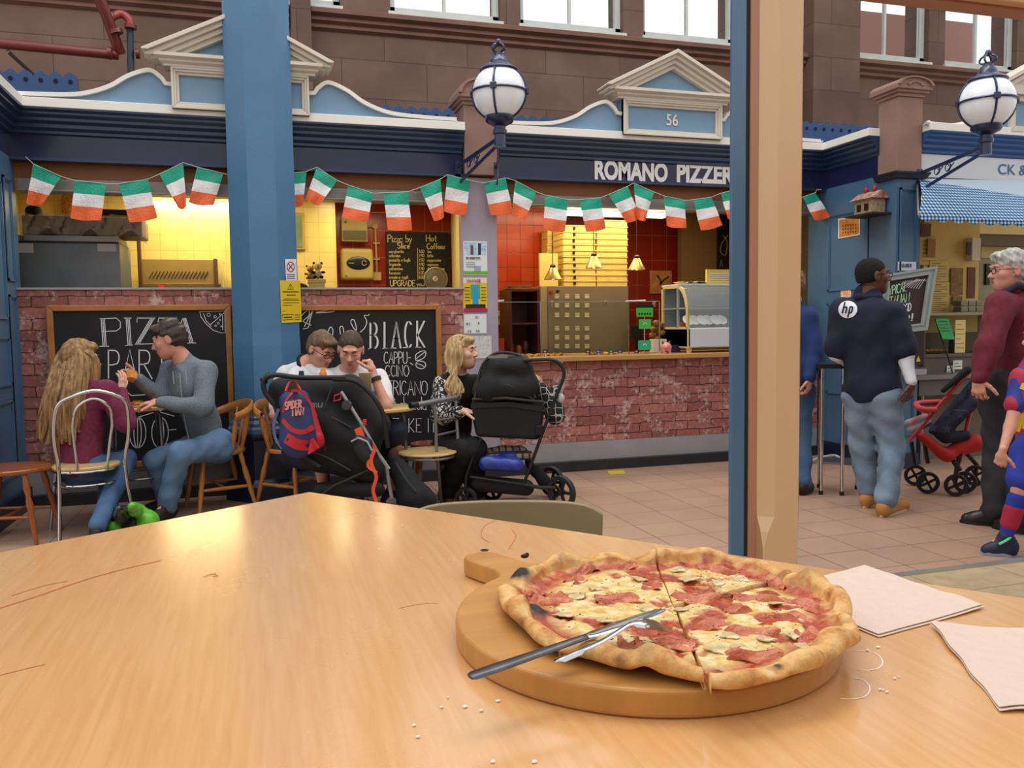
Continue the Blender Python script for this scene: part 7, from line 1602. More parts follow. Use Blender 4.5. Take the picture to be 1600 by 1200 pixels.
# 4 man in white T-shirt with phone
J = dict(neck=D(546, 583, 6.36), chest=D(556, 620, 6.36), pel=D(562, 690, 6.42), shL=D(590, 592, 6.32), shR=D(515, 592, 6.36), elL=D(603, 634, 6.10), wrL=D(583, 583, 6.12), elR=D(520, 640, 6.28), wrR=D(556, 622, 6.02),
         hipL=D(580, 700, 6.40), hipR=D(545, 700, 6.40), knL=D(618, 676, 6.15), knR=D(560, 690, 6.0), anL=G(612, 768, .1), toeL=G(622, 780, .05), anR=G(560, 778, .1), toeR=G(565, 790, .05), front=dirv(.12, -1))
t, b, hc, hb, hs = person('man in white T-shirt resting his cheek on his fist while looking at a phone', J, SK2, dict(c=D(548, 547, 6.24), fwd=dirv(.10, -.90, -.42), up=dirv(.10, -.3, 1), s=1.13, brow='#3a2a20', lids=.9),
    [('wrL', dirv(-.28, .12, 1), dirv(-.75, .2, .2), 1, dict(curl=(1.2, 1.3, .9), thumb=(.6, .4, .5))), ('wrR', dirv(.5, -.15, .75), dirv(.3, .9, 0), 1, dict(curl=(.5, .7, .5)))],
    dict(m=mat('speckled_white_cotton', '#d3d3d2', .85, var=.08, vscale=60), sleeve=.72, loose=.020, wr=.008), dict(m=mat('navy_cloth', '#1d2238', .85), ext=.97, loose=.036, name='shorts'), dict(m=mat('shoe_grey', '#55565c', .7)), 1.08)
short_hair(b, hc, hb, hs, hair_mat('hair_cropped_brown', '#30231b', '#57443a'), .006, .0, seed=12, amp=.0015, back=-.03)
collar(J, hc, 'ribbed_neckline', WT, .074, .013); solid('shirt_yoke', [rc(J['neck']-ZU*.01, J['shL'], .066, .066, .03), rc(J['neck']-ZU*.01, J['shR'], .066, .066, .03)], MATS['speckled_white_cotton'], t, .01)
w = J['wrL']; dd = nrm(D(596, 615, 6.1)-w); MB().tube([w+dd*.035, w+dd*.062], .041, 14).build('black_wristband', BLK, t, 1)
c = D(571, 599, 5.93); tag(MB().obox(c, dirv(1, 0, 0), dirv(0, 1, .15), dirv(0, -.15, 1), .042, .0045, .078).build('smartphone', mat('phone_gold', '#b9a884', .3, metal=.5), bevel=.006), 'pale gold phone held up by the man in white T-shirt', 'phone')
DS[0] = 1.03
# 5 woman with fair hair
BK = mat('black_jersey', '#0d0d10', .85, bump=.2, bscale=120)
def floral():
    m = bpy.data.materials.new('black_white_print'); m.use_nodes = True; n = m.node_tree; b = n.nodes['Principled BSDF']; b.inputs['Roughness'].default_value = .85
    g = n.nodes.new('ShaderNodeNewGeometry'); v = n.nodes.new('ShaderNodeTexVoronoi'); v.feature = 'DISTANCE_TO_EDGE'; v.inputs['Scale'].default_value = 26; z = n.nodes.new('ShaderNodeTexNoise'); z.inputs['Scale'].default_value = 30
    mx = n.nodes.new('ShaderNodeVectorMath'); mx.operation = 'MULTIPLY_ADD'; mx.inputs[1].default_value = (.05,)*3; n.links.new(z.outputs['Color'], mx.inputs[0]); n.links.new(g.outputs['Position'], mx.inputs[2]); n.links.new(mx.outputs[0], v.inputs['Vector'])
    r = n.nodes.new('ShaderNodeValToRGB'); r.color_ramp.interpolation = 'CONSTANT'; r.color_ramp.elements[0].color = lin('#101014'); r.color_ramp.elements[1].position = .16; r.color_ramp.elements[1].color = lin('#c9c7cb'); e = r.color_ramp.elements.new(.36); e.color = lin('#15151a'); n.links.new(v.outputs['Distance'], r.inputs[0]); n.links.new(r.outputs[0], b.inputs['Base Color']); return m
J = dict(neck=D(713, 582, 6.18), chest=D(714, 618, 6.18), pel=D(708, 690, 6.22), shL=D(741, 597, 6.26), shR=D(691, 600, 6.10), elL=D(780, 625, 6.36), wrL=D(826, 585, 6.22), elR=D(694, 650, 5.98), wrR=D(722, 643, 5.86),
         hipL=D(722, 702, 6.20), hipR=D(696, 702, 6.20), knL=D(742, 700, 5.88), knR=D(722, 704, 5.82), anL=G(742, 766, .1), toeL=G(750, 778, .04), anR=G(700, 765, .1), toeR=G(690, 772, .04), front=dirv(.45, -.9))
t, b, hc, hb, hs = person('woman with long fair hair and black white print cardigan sitting beside the black pram', J, SK4, dict(c=D(722, 551, 6.14), fwd=dirv(.93, -.30, .04), s=1.08, brow='#6b4f35', lip='#b5605c'),
    [('wrL', dirv(.75, -.1, -.5), dirv(-.2, .7, -.6), -1, dict(curl=(.3, .5, .4))), ('wrR', dirv(.9, 0, -.05), dirv(0, .1, -1), -1, dict(curl=(.5, .6, .4)))],
    dict(m=BK, sleeve=.1, loose=.012, name='top'), dict(m=mat('black_trouser_cloth', '#0f1014', .85, bump=.25, bscale=60), loose=.022, flare=1.8, wr=.01), dict(m=mat('skin_tone_sandal', '#7a5644', .6), s=.85), 1.0)
Q = []
for q in 'LR': Q += [rc(J['sh'+q], J['el'+q], .062, .062, .02), rc(J['el'+q], J['el'+q]+(J['wr'+q]-J['el'+q])*(.9 if q == 'R' else .62), .060, .048, .02)]
Q += [rc(J['shR']+np.array((0, 0, -.02)), D(686, 650, 6.22), .07, .07, .03), rc(J['shL']+np.array((0, 0, -.02)), D(738, 640, 6.3), .05, .06, .03)]
solid('cardigan', Q, floral(), t, .0105, wrink(.006, 26, 5))
HB = hair_mat('hair_blonde', '#8a6a42', '#d9bc8a')
short_hair(b, hc, hb, hs, HB, .016, .01, seed=3, amp=.002, back=-.10)
P = lambda x, y, z: hc+hb@(np.array((x, y, z))*hs); rr = random.Random(6); paths = []
for k in range(70):
    a = rr.uniform(-1, 1); u = rr.random(); side = rr.choice((1, 1, 1, -1))
    rt = P(side*rr.uniform(.01, .05), -.02+.05*u, .112); m1 = P(side*(.086+.004*a), .0-.08*u+.035*(side > 0), .02); m2 = P(side*(.082), -.02-.085*u+.03*(side > 0), -.08)
    e1 = D(700+20*u+rr.uniform(-4, 4), 605+rr.uniform(-5, 5), 6.03+.02*a if side > 0 else 6.22); e2 = D(701+16*u+rr.uniform(-5, 5), 622+rr.uniform(-12, 8), 6.02+.02*a if side > 0 else 6.22)
    if side > 0: m1 = P(.083+.012*rr.random(), .03-.1*u, .02); m2 = P(.085+.01*rr.random(), .02-.1*u, -.08)
    paths.append(([rt, m1, m2, e1, e2], rr.uniform(.010, .017)))
strands('long_hair', paths, HB, b)

DS[0] = 1.0
# 6 man in navy polo
NP = mat('navy_pique', '#141b33', .85, var=.12, vscale=8, bump=.3, bscale=260); WS = mat('white_long_sleeve', '#cfd2da', .8, var=.05, bump=.2, bscale=60)
J = dict(neck=D(1357, 462, 5.95), chest=D(1357, 508, 5.93), pel=D(1362, 600, 5.93), shL=D(1318, 486, 5.98), shR=D(1394, 490, 5.85), elL=D(1308, 552, 6.0), wrL=D(1334, 572, 6.2), elR=D(1413, 552, 5.82), wrR=D(1423, 596, 5.75),
         hipL=D(1345, 622, 5.98), hipR=D(1381, 624, 5.88), knL=D(1348, 700, 5.98), knR=D(1394, 702, 5.84), anL=G(1357, 768, .11), toeL=G(1372, 775, .05), anR=G(1384, 781, .11), toeR=G(1412, 785, .05), front=dirv(.50, .86))
t, b, hc, hb, hs = person('man in navy polo over white long sleeves and light jeans standing with his back turned', J, SK3, dict(c=D(1364, 432, 5.93), fwd=dirv(.93, .02, .02), s=1.11, brow='#15100d', lip='#6b3d33', glasses=True, iris='#1a100a'),
    [('wrR', dirv(.12, .1, -1), dirv(-.5, .6, 0), -1, dict(curl=(.5, .6, .5))), ('wrL', dirv(.5, .8, .1), dirv(.6, -.3, 0), 1, dict(curl=(.5, .6, .5)))],
    dict(m=NP, sleeve=.86, loose=.042, hem=1.0, name='polo_shirt', wr=.008, hemp=D(1362, 606, 5.93), extra=[el(J['pel']-ZU*.71, (.6, .6, .6), None, .01, True)]), dict(m=DEN3, loose=.022, flare=1.1, name='jeans', wr=.009), dict(m=mat('tan_work_boot', '#b07a3c', .7, bump=.2), sole=mat('boot_sole', '#c9b48c', .7), s=1.05), 1.1)
for q in 'LR':
    m_ = J['sh'+q]+(J['el'+q]-J['sh'+q])*.6; solid('undershirt_sleeve', [rc(m_, J['el'+q], .062, .060, .02), rc(J['el'+q], J['wr'+q], .058, .038, .02)], WS, t, .009, wrink(.006, 30, 6))
short_hair(b, hc, hb, hs, mat('hair_black_cropped', '#0e0b0a', .9, bump=.6, bscale=300), .004, .0, seed=2, amp=.001, back=-.03)
solid('polo_collar', [rc(D(1340, 464, 5.90), D(1372, 464, 5.86), .026, .026, .01), rc(D(1372, 464, 5.86), D(1386, 476, 5.9), .022, .015, .01)], NP, t, .008)
# round white monogram on the back of the polo
cl = D(1325, 483, 5.76); u_ = dirv(.93, -.36, 0); v_ = ZU; n_ = nrm(np.cross(u_, v_)); 
from mathutils.bvhtree import BVHTree
def project_badge(objs, build, n, name, m, parent, off=.004):
    deps = bpy.context.evaluated_depsgraph_get(); trees = []
    for o in objs:
        mw = Matrix.Translation(wloc(o)); vs = [mw@v.co for v in o.data.vertices]; trees.append(BVHTree.FromPolygons(vs, [tuple(p.vertices) for p in o.data.polygons]))
    me = build(); n_v = len(me.vertices)
    for v in me.vertices:
        p = Vector(v.co); best = None
        for tr in trees:
            h = tr.ray_cast(p+Vector((n*.25).tolist()), Vector((-n).tolist()), .6)
            if h[0] is not None and (best is None or h[3] < best[1]): best = (h[0], h[3])
        if best: v.co = best[0]+Vector((n*off).tolist())
    return link_mesh(name, me, m, parent, True)
polo = [o for o in t.children if o.name.startswith('polo_shirt')]
def disc():
    bm = bmesh.new(); R_ = .062; N = 12; rings = [[bm.verts.new(cl+u_*R_*k/N*math.cos(a)+v_*R_*k/N*math.sin(a)) for a in np.linspace(0, 2*math.pi, 37)[:-1]] for k in range(1, N+1)]; c0 = bm.verts.new(cl)
    for i in range(36): bm.faces.new((c0, rings[0][i], rings[0][(i+1) % 36]))
    for A, Bq in zip(rings[:-1], rings[1:]):
        for i in range(36): bm.faces.new((A[i], Bq[i], Bq[(i+1) % 36], A[(i+1) % 36]))
    me = bpy.data.meshes.new('m'); bm.to_mesh(me); return me
project_badge(polo, disc, n_, 'white_round_badge', mat('badge_white', '#d9dce4', .8), t, .004)
def glyphs():
    m = MB(); f = lambda x, y: cl+u_*(x+.22*y)+v_*y
    for st in ([(-.030, .050), (-.030, -.024)], [(-.030, .012), (-.014, .018), (-.008, .010), (-.008, -.024)], [(.012, .018), (.012, -.055)], [(.012, .018), (.026, .018), (.030, .008), (.030, -.014), (.024, -.024), (.012, -.024)]):
        Q = [np.array((a, b, 0)) for a, b in st]; R_ = []
        for a, b in zip(Q[:-1], Q[1:]): R_ += [a+(b-a)*k/5 for k in range(5)]
        R_.append(Q[-1]); m.ribbon([f(p[0], p[1]) for p in R_], .010, n_)
    me = bpy.data.meshes.new('g'); m.bm.to_mesh(me); return me
project_badge(polo, glyphs, n_, 'badge_letters', NP, t, .0075)

# 7 older man in maroon jumper
MJ = mat('maroon_knit', '#5c1c28', .9, col2='#6f2533', vscale=30, bump=.3, bscale=200)
J = dict(neck=D(1592, 452, 5.5), chest=D(1588, 498, 5.5), pel=D(1578, 585, 5.5), shL=D(1562, 478, 5.36), shR=D(1628, 480, 5.62), elL=D(1545, 545, 5.28), wrL=D(1530, 590, 5.25), elR=D(1650, 550, 5.6), wrR=D(1640, 600, 5.4),
         hipL=D(1562, 612, 5.42), hipR=D(1590, 612, 5.56), knL=D(1560, 700, 5.42), knR=D(1595, 700, 5.5), anL=G(1556, 795, .11), toeL=G(1517, 806, .05), anR=G(1598, 806, .11), toeR=G(1566, 815, .05), front=dirv(-.94, -.1))
t, b, hc, hb, hs = person('older man with white hair in maroon jumper and dark trousers at the right edge', J, SK2, dict(c=D(1577, 424, 5.48), fwd=dirv(-.97, .08, -.05), s=1.15, brow='#9a9a98', glasses=True),
    [('wrL', dirv(-.1, -.1, -1), dirv(.7, .6, 0), 1, dict(curl=(.6, .7, .5))), ('wrR', dirv(-.2, 0, -1), dirv(-.7, -.5, 0), -1, dict(curl=(.6, .7, .5)))],
    dict(m=MJ, sleeve=1.97, loose=.038, hem=1.0, name='jumper', wr=.008), dict(m=mat('charcoal_trouser', '#26252a', .85, bump=.2, bscale=80), loose=.028, flare=1.3, wr=.009), dict(m=mat('shoe_black_leather', '#121113', .4, coat=.2), s=1.05), 1.1)
short_hair(b, hc, hb, hs, hair_mat('hair_white_grey', '#8f8e8c', '#d2d2d0'), .018, .014, seed=21, amp=.006, back=-.055)
solid('shirt_collar', [rc(D(1568, 460, 5.42), D(1592, 446, 5.36), .022, .024, .01), rc(D(1592, 446, 5.36), D(1614, 450, 5.42), .024, .024, .01)], mat('collar_dark_check', '#2a2632', .85), t, .008)

# 8 child in football kit
def kit():
    m = bpy.data.materials.new('striped_kit'); m.use_nodes = True; n = m.node_tree; b = n.nodes['Principled BSDF']; b.inputs['Roughness'].default_value = .7
    g = n.nodes.new('ShaderNodeNewGeometry'); s = n.nodes.new('ShaderNodeSeparateXYZ'); n.links.new(g.outputs['Position'], s.inputs[0]); a = n.nodes.new('ShaderNodeMath'); a.operation = 'MULTIPLY'; a.inputs[1].default_value = 13.5; n.links.new(s.outputs['X'], a.inputs[0])
    f = n.nodes.new('ShaderNodeMath'); f.operation = 'FRACT'; n.links.new(a.outputs[0], f.inputs[0]); r = n.nodes.new('ShaderNodeValToRGB'); r.color_ramp.interpolation = 'CONSTANT'; r.color_ramp.elements[0].color = lin('#23308c'); r.color_ramp.elements[1].position = .5; r.color_ramp.elements[1].color = lin('#a3213f'); n.links.new(f.outputs[0], r.inputs[0]); n.links.new(r.outputs[0], b.inputs['Base Color']); return m
KIT = kit()
J = dict(neck=D(1618, 562, 4.72), chest=D(1616, 600, 4.72), pel=D(1618, 690, 4.74), shL=D(1598, 590, 4.60), shR=D(1640, 590, 4.82), elL=D(1578, 668, 4.55), wrL=D(1566, 706, 4.50), elR=D(1665, 660, 4.8), wrR=D(1660, 700, 4.65),
         hipL=D(1610, 712, 4.68), hipR=D(1632, 712, 4.80), knL=D(1594, 762, 4.62), knR=D(1650, 765, 4.85), anL=G(1566, 842, .10), toeL=G(1586, 856, .05), anR=G(1672, 835, .10), toeR=G(1650, 850, .05), front=dirv(-.9, -.1))
J['toeL'] = G(1546, 853, .05)
J['anL'] = G(1572, 838, .11)
t, b, hc, hb, hs = person('child in red and blue football kit walking in from the right edge', J, SK2, dict(c=D(1631, 528, 4.72), fwd=dirv(-.97, .05, -.05), s=1.02, brow='#6b4a30'),
    [('wrL', dirv(-.15, .1, -1), dirv(.6, .7, 0), 1, dict(curl=(1.0, 1.1, .7))), ('wrR', dirv(-.2, 0, -1), dirv(-.6, -.5, 0), -1, dict(curl=(1.0, 1.1, .7)))],
    dict(m=KIT, sleeve=.55, loose=.022, hem=1.6, name='football_shirt'), dict(m=mat('blue_shorts', '#2438a0', .75), ext=.78, loose=.035, name='shorts'), dict(m=mat('trainer_navy', '#1d2442', .5), sole=mat('trainer_sole', '#8d93a8', .5), s=.82), .78)
short_hair(b, hc, hb, hs, hair_mat('hair_child_brown', '#6b4a2c', '#9a7448'), .016, .012, seed=5)
SO = mat('sock_blue', '#24369a', .85); SR = mat('sock_red', '#a3213f', .85)
for q in 'LR':
    k_, a_ = J['kn'+q], J['an'+q]; e = lambda u: k_+(a_-k_)*u
    solid('sock', [rc(e(.22), e(.55), .050, .046, .01), rc(e(.55), e(1), .046, .036, .01)], SO, t, .008); solid('sock_red_patch', [rc(e(.45), e(.74), .0515, .0475, .01)], SR, t, .008)
YP_ = mat('kit_yellow', '#e3c01c', .7)
foot = [o for o in t.children if o.name.startswith('football_shirt')]
for k, (pts, w_) in enumerate((([(1584, 602), (1594, 606), (1604, 602)], .035), ([(1588, 628), (1596, 650), (1590, 672)], .03), ([(1600, 622), (1606, 645), (1601, 668)], .03))):
    def yy():
        m = MB(); Q = smooth_path([D(x, y, 4.62) for x, y in pts], 6); m.ribbon(Q, w_, -CF_); me = bpy.data.meshes.new('y'); m.bm.to_mesh(me); return me
    project_badge(foot, yy, -CF_, 'yellow_print', YP_, t, .005)
an = J['anL']; MB().tube([an+np.array((.02, -.03, .01)), an+np.array((-.04, -.04, -.01)), an+np.array((-.08, -.03, -.03))], .007, 6).build('green_laces', mat('lace_green', '#5fd08a', .6), t, 1)

# 9 person in blue sweatshirt mostly behind the post
J = dict(neck=D(1240, 478, 6.6), chest=D(1240, 518, 6.6), pel=D(1238, 598, 6.6), shL=D(1216, 496, 6.6), shR=D(1262, 496, 6.55), elL=D(1206, 550, 6.55), wrL=D(1215, 590, 6.4), elR=D(1270, 550, 6.5), wrR=D(1264, 590, 6.42),
         hipL=D(1228, 612, 6.6), hipR=D(1250, 612, 6.6), knL=D(1228, 680, 6.6), knR=D(1252, 680, 6.58), anL=G(1230, 752, .1), toeL=G(1226, 758, .05), anR=G(1256, 752, .1), toeR=G(1264, 757, .05), front=dirv(-.2, .97))
t, b, hc, hb, hs = person('person in blue sweatshirt and jeans, mostly hidden behind the tan post', J, SK1, dict(c=D(1236, 446, 6.6), fwd=dirv(-.3, .95, 0), s=1.1), [('wrL', dirv(0, 0, -1), dirv(.7, .6, 0), 1, {}), ('wrR', dirv(0, 0, -1), dirv(-.7, .6, 0), -1, {})],
    dict(m=mat('royal_blue_fleece', '#1f3566', .9, var=.1), sleeve=1.97, loose=.035, hem=1.3, name='sweatshirt'), dict(m=DEN2, loose=.02, name='jeans'), dict(m=mat('boot_black', '#16151a', .6)), 1.02)
short_hair(b, hc, hb, hs, MATS['hair_light_brown'], .014, .01, seed=17)
# ------------------------------------------------------------------ furniture
def bentwood_chair(pos, rot, label, mt=PINE, s=1.0, group=None):
    t = thing('wooden_armchair', (0, 0, 0), label, 'chair', group)
    # built at origin facing +x
    m = MB(); n = 28; pl = []
    for i in range(n): a = 2*math.pi*i/n; pl.append((.205*math.cos(a)*(1.0), .215*math.sin(a)*(1+.06*math.cos(a)), .44))
    m.prism(pl, (0, 0, -.032)); m.build('seat', mt, t, bevel=.010, seg=3)
    for sx, sy in ((1, 1), (1, -1), (-1, 1), (-1, -1)):
        a = np.array((.13*sx, .14*sy, .415)); b = np.array((.19*sx-(.03 if sx < 0 else 0), .19*sy, 0)); rs = [.017, .019, .015, .021, .022, .016, .020, .016, .014, .013]
        MB().tube([a+(b-a)*k/9 for k in range(10)], rs, 10).build('leg', mt, t, 1)
    L = lambda sx, sy, f: np.array((.13*sx, .14*sy, .415))*(1-f)+np.array((.19*sx-(.03 if sx < 0 else 0), .19*sy, 0))*f
    for sy in (1, -1): MB().tube([L(1, sy, .6), (L(1, sy, .6)+L(-1, sy, .6))/2, L(-1, sy, .6)], [.010, .014, .010], 8).build('stretcher', mt, t, 1)
    MB().tube([(L(1, 1, .6)+L(-1, 1, .6))/2, (L(1, -1, .6)+L(-1, -1, .6))/2], .010, 8).build('stretcher', mt, t, 1)
    # curved top rail around the back
    rail = [(-.07, .252, .69), (-.16, .23, .72), (-.235, .13, .745), (-.255, 0, .75), (-.235, -.13, .745), (-.16, -.23, .72), (-.07, -.252, .69)]
    Q = smooth_path(rail, 5); rows = []
    for i, p in enumerate(Q):
        d = nrm(Q[min(i+1, len(Q)-1)]-Q[max(0, i-1)]); o = np.cross(d, ZU); w = .020; h = .030+.022*math.exp(-(i-len(Q)/2)**2/60); rows.append([p+o*w*math.cos(a)*.7+ZU*h*math.sin(a) for a in np.linspace(0, 2*math.pi, 11)])
    MB().grid(rows).build('back_rail', mt, t, 1)
    for a, b in (((-.17, .05, .43), (-.245, .06, .735)), ((-.17, -.05, .43), (-.245, -.06, .735)), ((-.15, .12, .43), (-.21, .16, .73)), ((-.15, -.12, .43), (-.21, -.16, .73)), ((-.18, 0, .43), (-.25, 0, .74))):
        a, b = np.array(a), np.array(b); MB().tube([a+(b-a)*k/6 for k in range(7)], [.009, .010, .013, .016, .013, .010, .009], 8).build('spindle', mt, t, 1)
    for sy in (1, -1):
        a, b = np.array((-.06, .19*sy, .43)), np.array((-.08, .245*sy, .69)); MB().tube([a+(b-a)*k/7 for k in range(8)], [.012, .018, .014, .022, .016, .020, .014, .012], 8).build('arm_post', mt, t, 1)
    t.location = pos; t.rotation_euler = (0, 0, rot); t.scale = (s,)*3; return t
def heading(v): return math.atan2(v[1], v[0])
g1 = G(340, 792); bentwood_chair((g1[0]+.01, g1[1]+.0, 0), heading(dirv(-.8, -.55)), 'varnished wooden captain chair under the man in grey hoodie')
g2 = G(452, 785); bentwood_chair((g2[0]+.05, g2[1]-.06, 0), heading(dirv(.8, -.45)), 'varnished wooden captain chair with a backpack at its back beside the column')
# plain wooden chair at the left edge
def windsor_left():
    c = G(20, 850); c = np.array((c[0]-.02, c[1]+.14, 0)); t = thing('wooden_chair', c, 'orange brown wooden chair cut by the left edge of the picture', 'chair'); mt = PINED
    X = dirv(1, .1); Yv = np.cross(ZU, X); W3 = lambda x, y, z: c+X*x+Yv*y+ZU*z; hs_ = 1.32-(735-520)/1300*(((c-CAM)@_F))
    hs_ = .47
    MB().prism([W3(.23*math.cos(a)*(1+.05*math.sin(a)), .22*math.sin(a), hs_) for a in np.linspace(0, 2*math.pi, 29)[:-1]], (0, 0, -.03)).build('seat', mt, t, bevel=.010, seg=3)
    for sx, sy in ((1, 1), (1, -1), (-1, 1), (-1, -1)):
        a, b = W3(.13*sx, .12*sy, hs_-.02), W3(.21*sx, .18*sy, 0); MB().tube([a+(b-a)*k/9 for k in range(10)], [.016, .018, .021, .014, .022, .016, .021, .015, .014, .012], 10).build('leg', mt, t, 1)
    e = lambda sx, sy, f: W3(.13*sx, .12*sy, hs_-.02)*(1-f)+W3(.21*sx, .18*sy, 0)*f
    for sy in (1, -1): MB().tube([e(1, sy, .62), e(-1, sy, .62)], .011, 8).build('stretcher', mt, t, 1)
    MB().tube([(e(1, 1, .62)+e(-1, 1, .62))/2, (e(1, -1, .62)+e(-1, -1, .62))/2], .010, 8).build('stretcher', mt, t, 1)
    for y in (-.16, -.06, .06, .16): MB().tube([W3(-.18, y, hs_-.01), W3(-.27, y*1.1, hs_+.36)], .011, 8).build('spindle', mt, t, 1)
    MB().tube([W3(-.26, -.21, hs_+.33), W3(-.285, 0, hs_+.36), W3(-.26, .21, hs_+.33)], [.02, .03, .02], 10).build('top_rail', mt, t, 1)
windsor_left()
# chrome cafe chair of the girl
def hoop_chair():
    fl, fr = G(95, 850), G(210, 832); c = (fl+fr)/2; X = nrm(np.array((fr-fl)*np.array((1, 1, 0)))); Yv = np.cross(ZU, X); w = .215; hs_ = .455
    c = c+Yv*.02
    t = thing('chrome_cafe_chair', c+Yv*.2, 'chrome cafe chair with double hoop back and pale round seat under the girl', 'chair'); W3 = lambda x, y, z: c+X*x+Yv*y+ZU*z
    MB().prism([W3(.205*math.cos(a), .23+.205*math.sin(a), hs_) for a in np.linspace(0, 2*math.pi, 31)[:-1]], (0, 0, -.022)).build('seat', SEATW, t, bevel=.007, seg=3)
    MB().tube([W3(.2*math.cos(a), .23+.2*math.sin(a), hs_-.03) for a in np.linspace(0, 2*math.pi, 25)[:-1]], .009, 8, closed=True).build('seat_ring', CHROME, t, 1)
    MB().tube([W3(.19*math.cos(a), .23+.19*math.sin(a), hs_-.12) for a in np.linspace(0, 2*math.pi, 25)[:-1]], .008, 8, closed=True).build('lower_ring', CHROME, t, 1)
    hz = .94
    H = [W3(-w-.01, -.03, 0), W3(-w+.02, .04, hs_-.02), W3(-w, .02, .62), W3(-w-.002, -.0, .75), W3(-w*.90, -.03, .87), W3(-w*.55, -.05, hz-.02), W3(0, -.055, hz+.01)]
    H = H+[W3(-((p-c)@X), (p-c)@Yv, p[2]) for p in H[::-1][1:]]
    MB().tube(smooth_path(H, 6), .0125, 10).build('back_hoop', CHROME, t, 1)
    I = [W3(-.085, .05, hs_-.02), W3(-.105, .02, .62), W3(-.115, -.01, .74), W3(-.09, -.035, .85), W3(0, -.05, .90)]; I = I+[W3(-((p-c)@X), (p-c)@Yv, p[2]) for p in I[::-1][1:]]
    MB().tube(smooth_path(I, 6), .009, 8).build('inner_hoop', CHROME, t, 1)
    for sx in (-1, 1): MB().tube([W3(.15*sx, .38, hs_-.03), W3(.19*sx, .46, 0)], .0115, 10).build('front_leg', CHROME, t, 1)
hoop_chair()
def bistro(px, py, dpt, R_, label, trayz=None):
    c = D(px, py, dpt); z = c[2]; t = thing('bistro_table', (c[0], c[1], 0), label, 'table')
    MB().lathe([(.001, z-.024), (R_-.008, z-.024), (R_, z-.018), (R_, z-.004), (R_-.006, z), (.001, z)], (c[0], c[1], 0), 40).build('table_top', SEATW, t, 1)
    for k in range(4):
        a = math.pi/4+k*math.pi/2+.2; u = np.array((math.cos(a), math.sin(a), 0)); o = np.array((c[0], c[1], 0))
        MB().tube(smooth_path([o+u*.03+ZU*(z-.035), o+u*(R_*.62)+ZU*(z-.035), o+u*(R_*.74)+ZU*(z-.06), o+u*(R_*.78)+ZU*(z-.14), o+u*(R_*.86)+ZU*.0], 5), .013, 8).build('leg', GREYM, t, 1)
    MB().tube([np.array((c[0]+R_*.8*math.cos(a), c[1]+R_*.8*math.sin(a), .28)) for a in np.linspace(0, 2*math.pi, 25)[:-1]], .007, 6, closed=True).build('foot_ring', GREYM, t, 1)
    return c, t
c1, t1 = bistro(212, 634, 6.02, .27, 'small round bistro table between the girl and the hoodie man')
tag(MB().lathe([(.001, 0), (.155, 0), (.16, .006), (.155, .016), (.001, .016)], (c1[0]+.03, c1[1]-.03, c1[2]+.001), 30).build('wooden_plate', PINE, smooth=True), 'round wooden pizza board on the left bistro table', 'board')
for k in range(4):
    a = k*1.5+.3; p = np.array((c1[0]+.03+.06*math.cos(a), c1[1]-.03+.06*math.sin(a), c1[2]+.019)); u = np.array((math.cos(a), math.sin(a), 0)); v = np.cross(ZU, u)
    tag(MB().prism([p-u*.05, p+u*.05+v*.035, p+u*.055, p+u*.05-v*.035], (0, 0, .012)).build('pizza_piece', DOUGH, bevel=.004), ['pizza wedge on the wooden board, the right hand one', 'pizza wedge on the wooden board, the rear one', 'pizza wedge on the wooden board, the left hand one', 'pizza wedge on the wooden board, the front one'][k], 'pizza slice', 'pizza wedges on the left bistro table')
p = D(160, 608, 5.85); tag(MB().lathe([(.03, c1[2]+.001), (.033, c1[2]+.10), (.03, c1[2]+.12), (.001, c1[2]+.12)], (c1[0]-.16, c1[1]-.05, 0), 14).build('patterned_can', mat('can_white_blue', '#d5d8e2', .4, col2='#3a4aa0', vscale=22), smooth=True), 'white and blue drinks can behind the arm of the girl', 'can')
c2, t2 = bistro(590, 636, 6.05, .27, 'small round bistro table in front of the man in white T-shirt')
zc = c2[2]+.001; p = D(589, 630, 5.95); t = thing('juice_carton', (p[0], p[1], zc), 'red and blue drink carton with orange picture on the bistro table', 'carton')
MB().box(p[0]-.035, p[0]+.035, p[1]-.03, p[1]+.03, zc, zc+.125).build('carton_body', mat('carton_red', '#c23a2c', .4), t, bevel=.004); MB().box(p[0]-.036, p[0]+.036, p[1]-.031, p[1]+.031, zc+.08, zc+.127).build('blue_top', mat('carton_blue', '#5f93bb', .4), t, bevel=.004)
MB().lathe([(.024, 0), (.024, .003), (.001, .004)], (p[0], p[1]-.031, zc+.07), 16, (0, -1, 0)).build('orange_picture', mat('carton_orange', '#e0a13c', .4), t)
p = D(570, 628, 5.9); tag(MB().ell((p[0], p[1], zc+.025), (.035, .03, .025)).build('red_cup_lid', mat('lid_red', '#c8372c', .35), smooth=True), 'small red rounded cup lid left of the drink carton', 'cup')
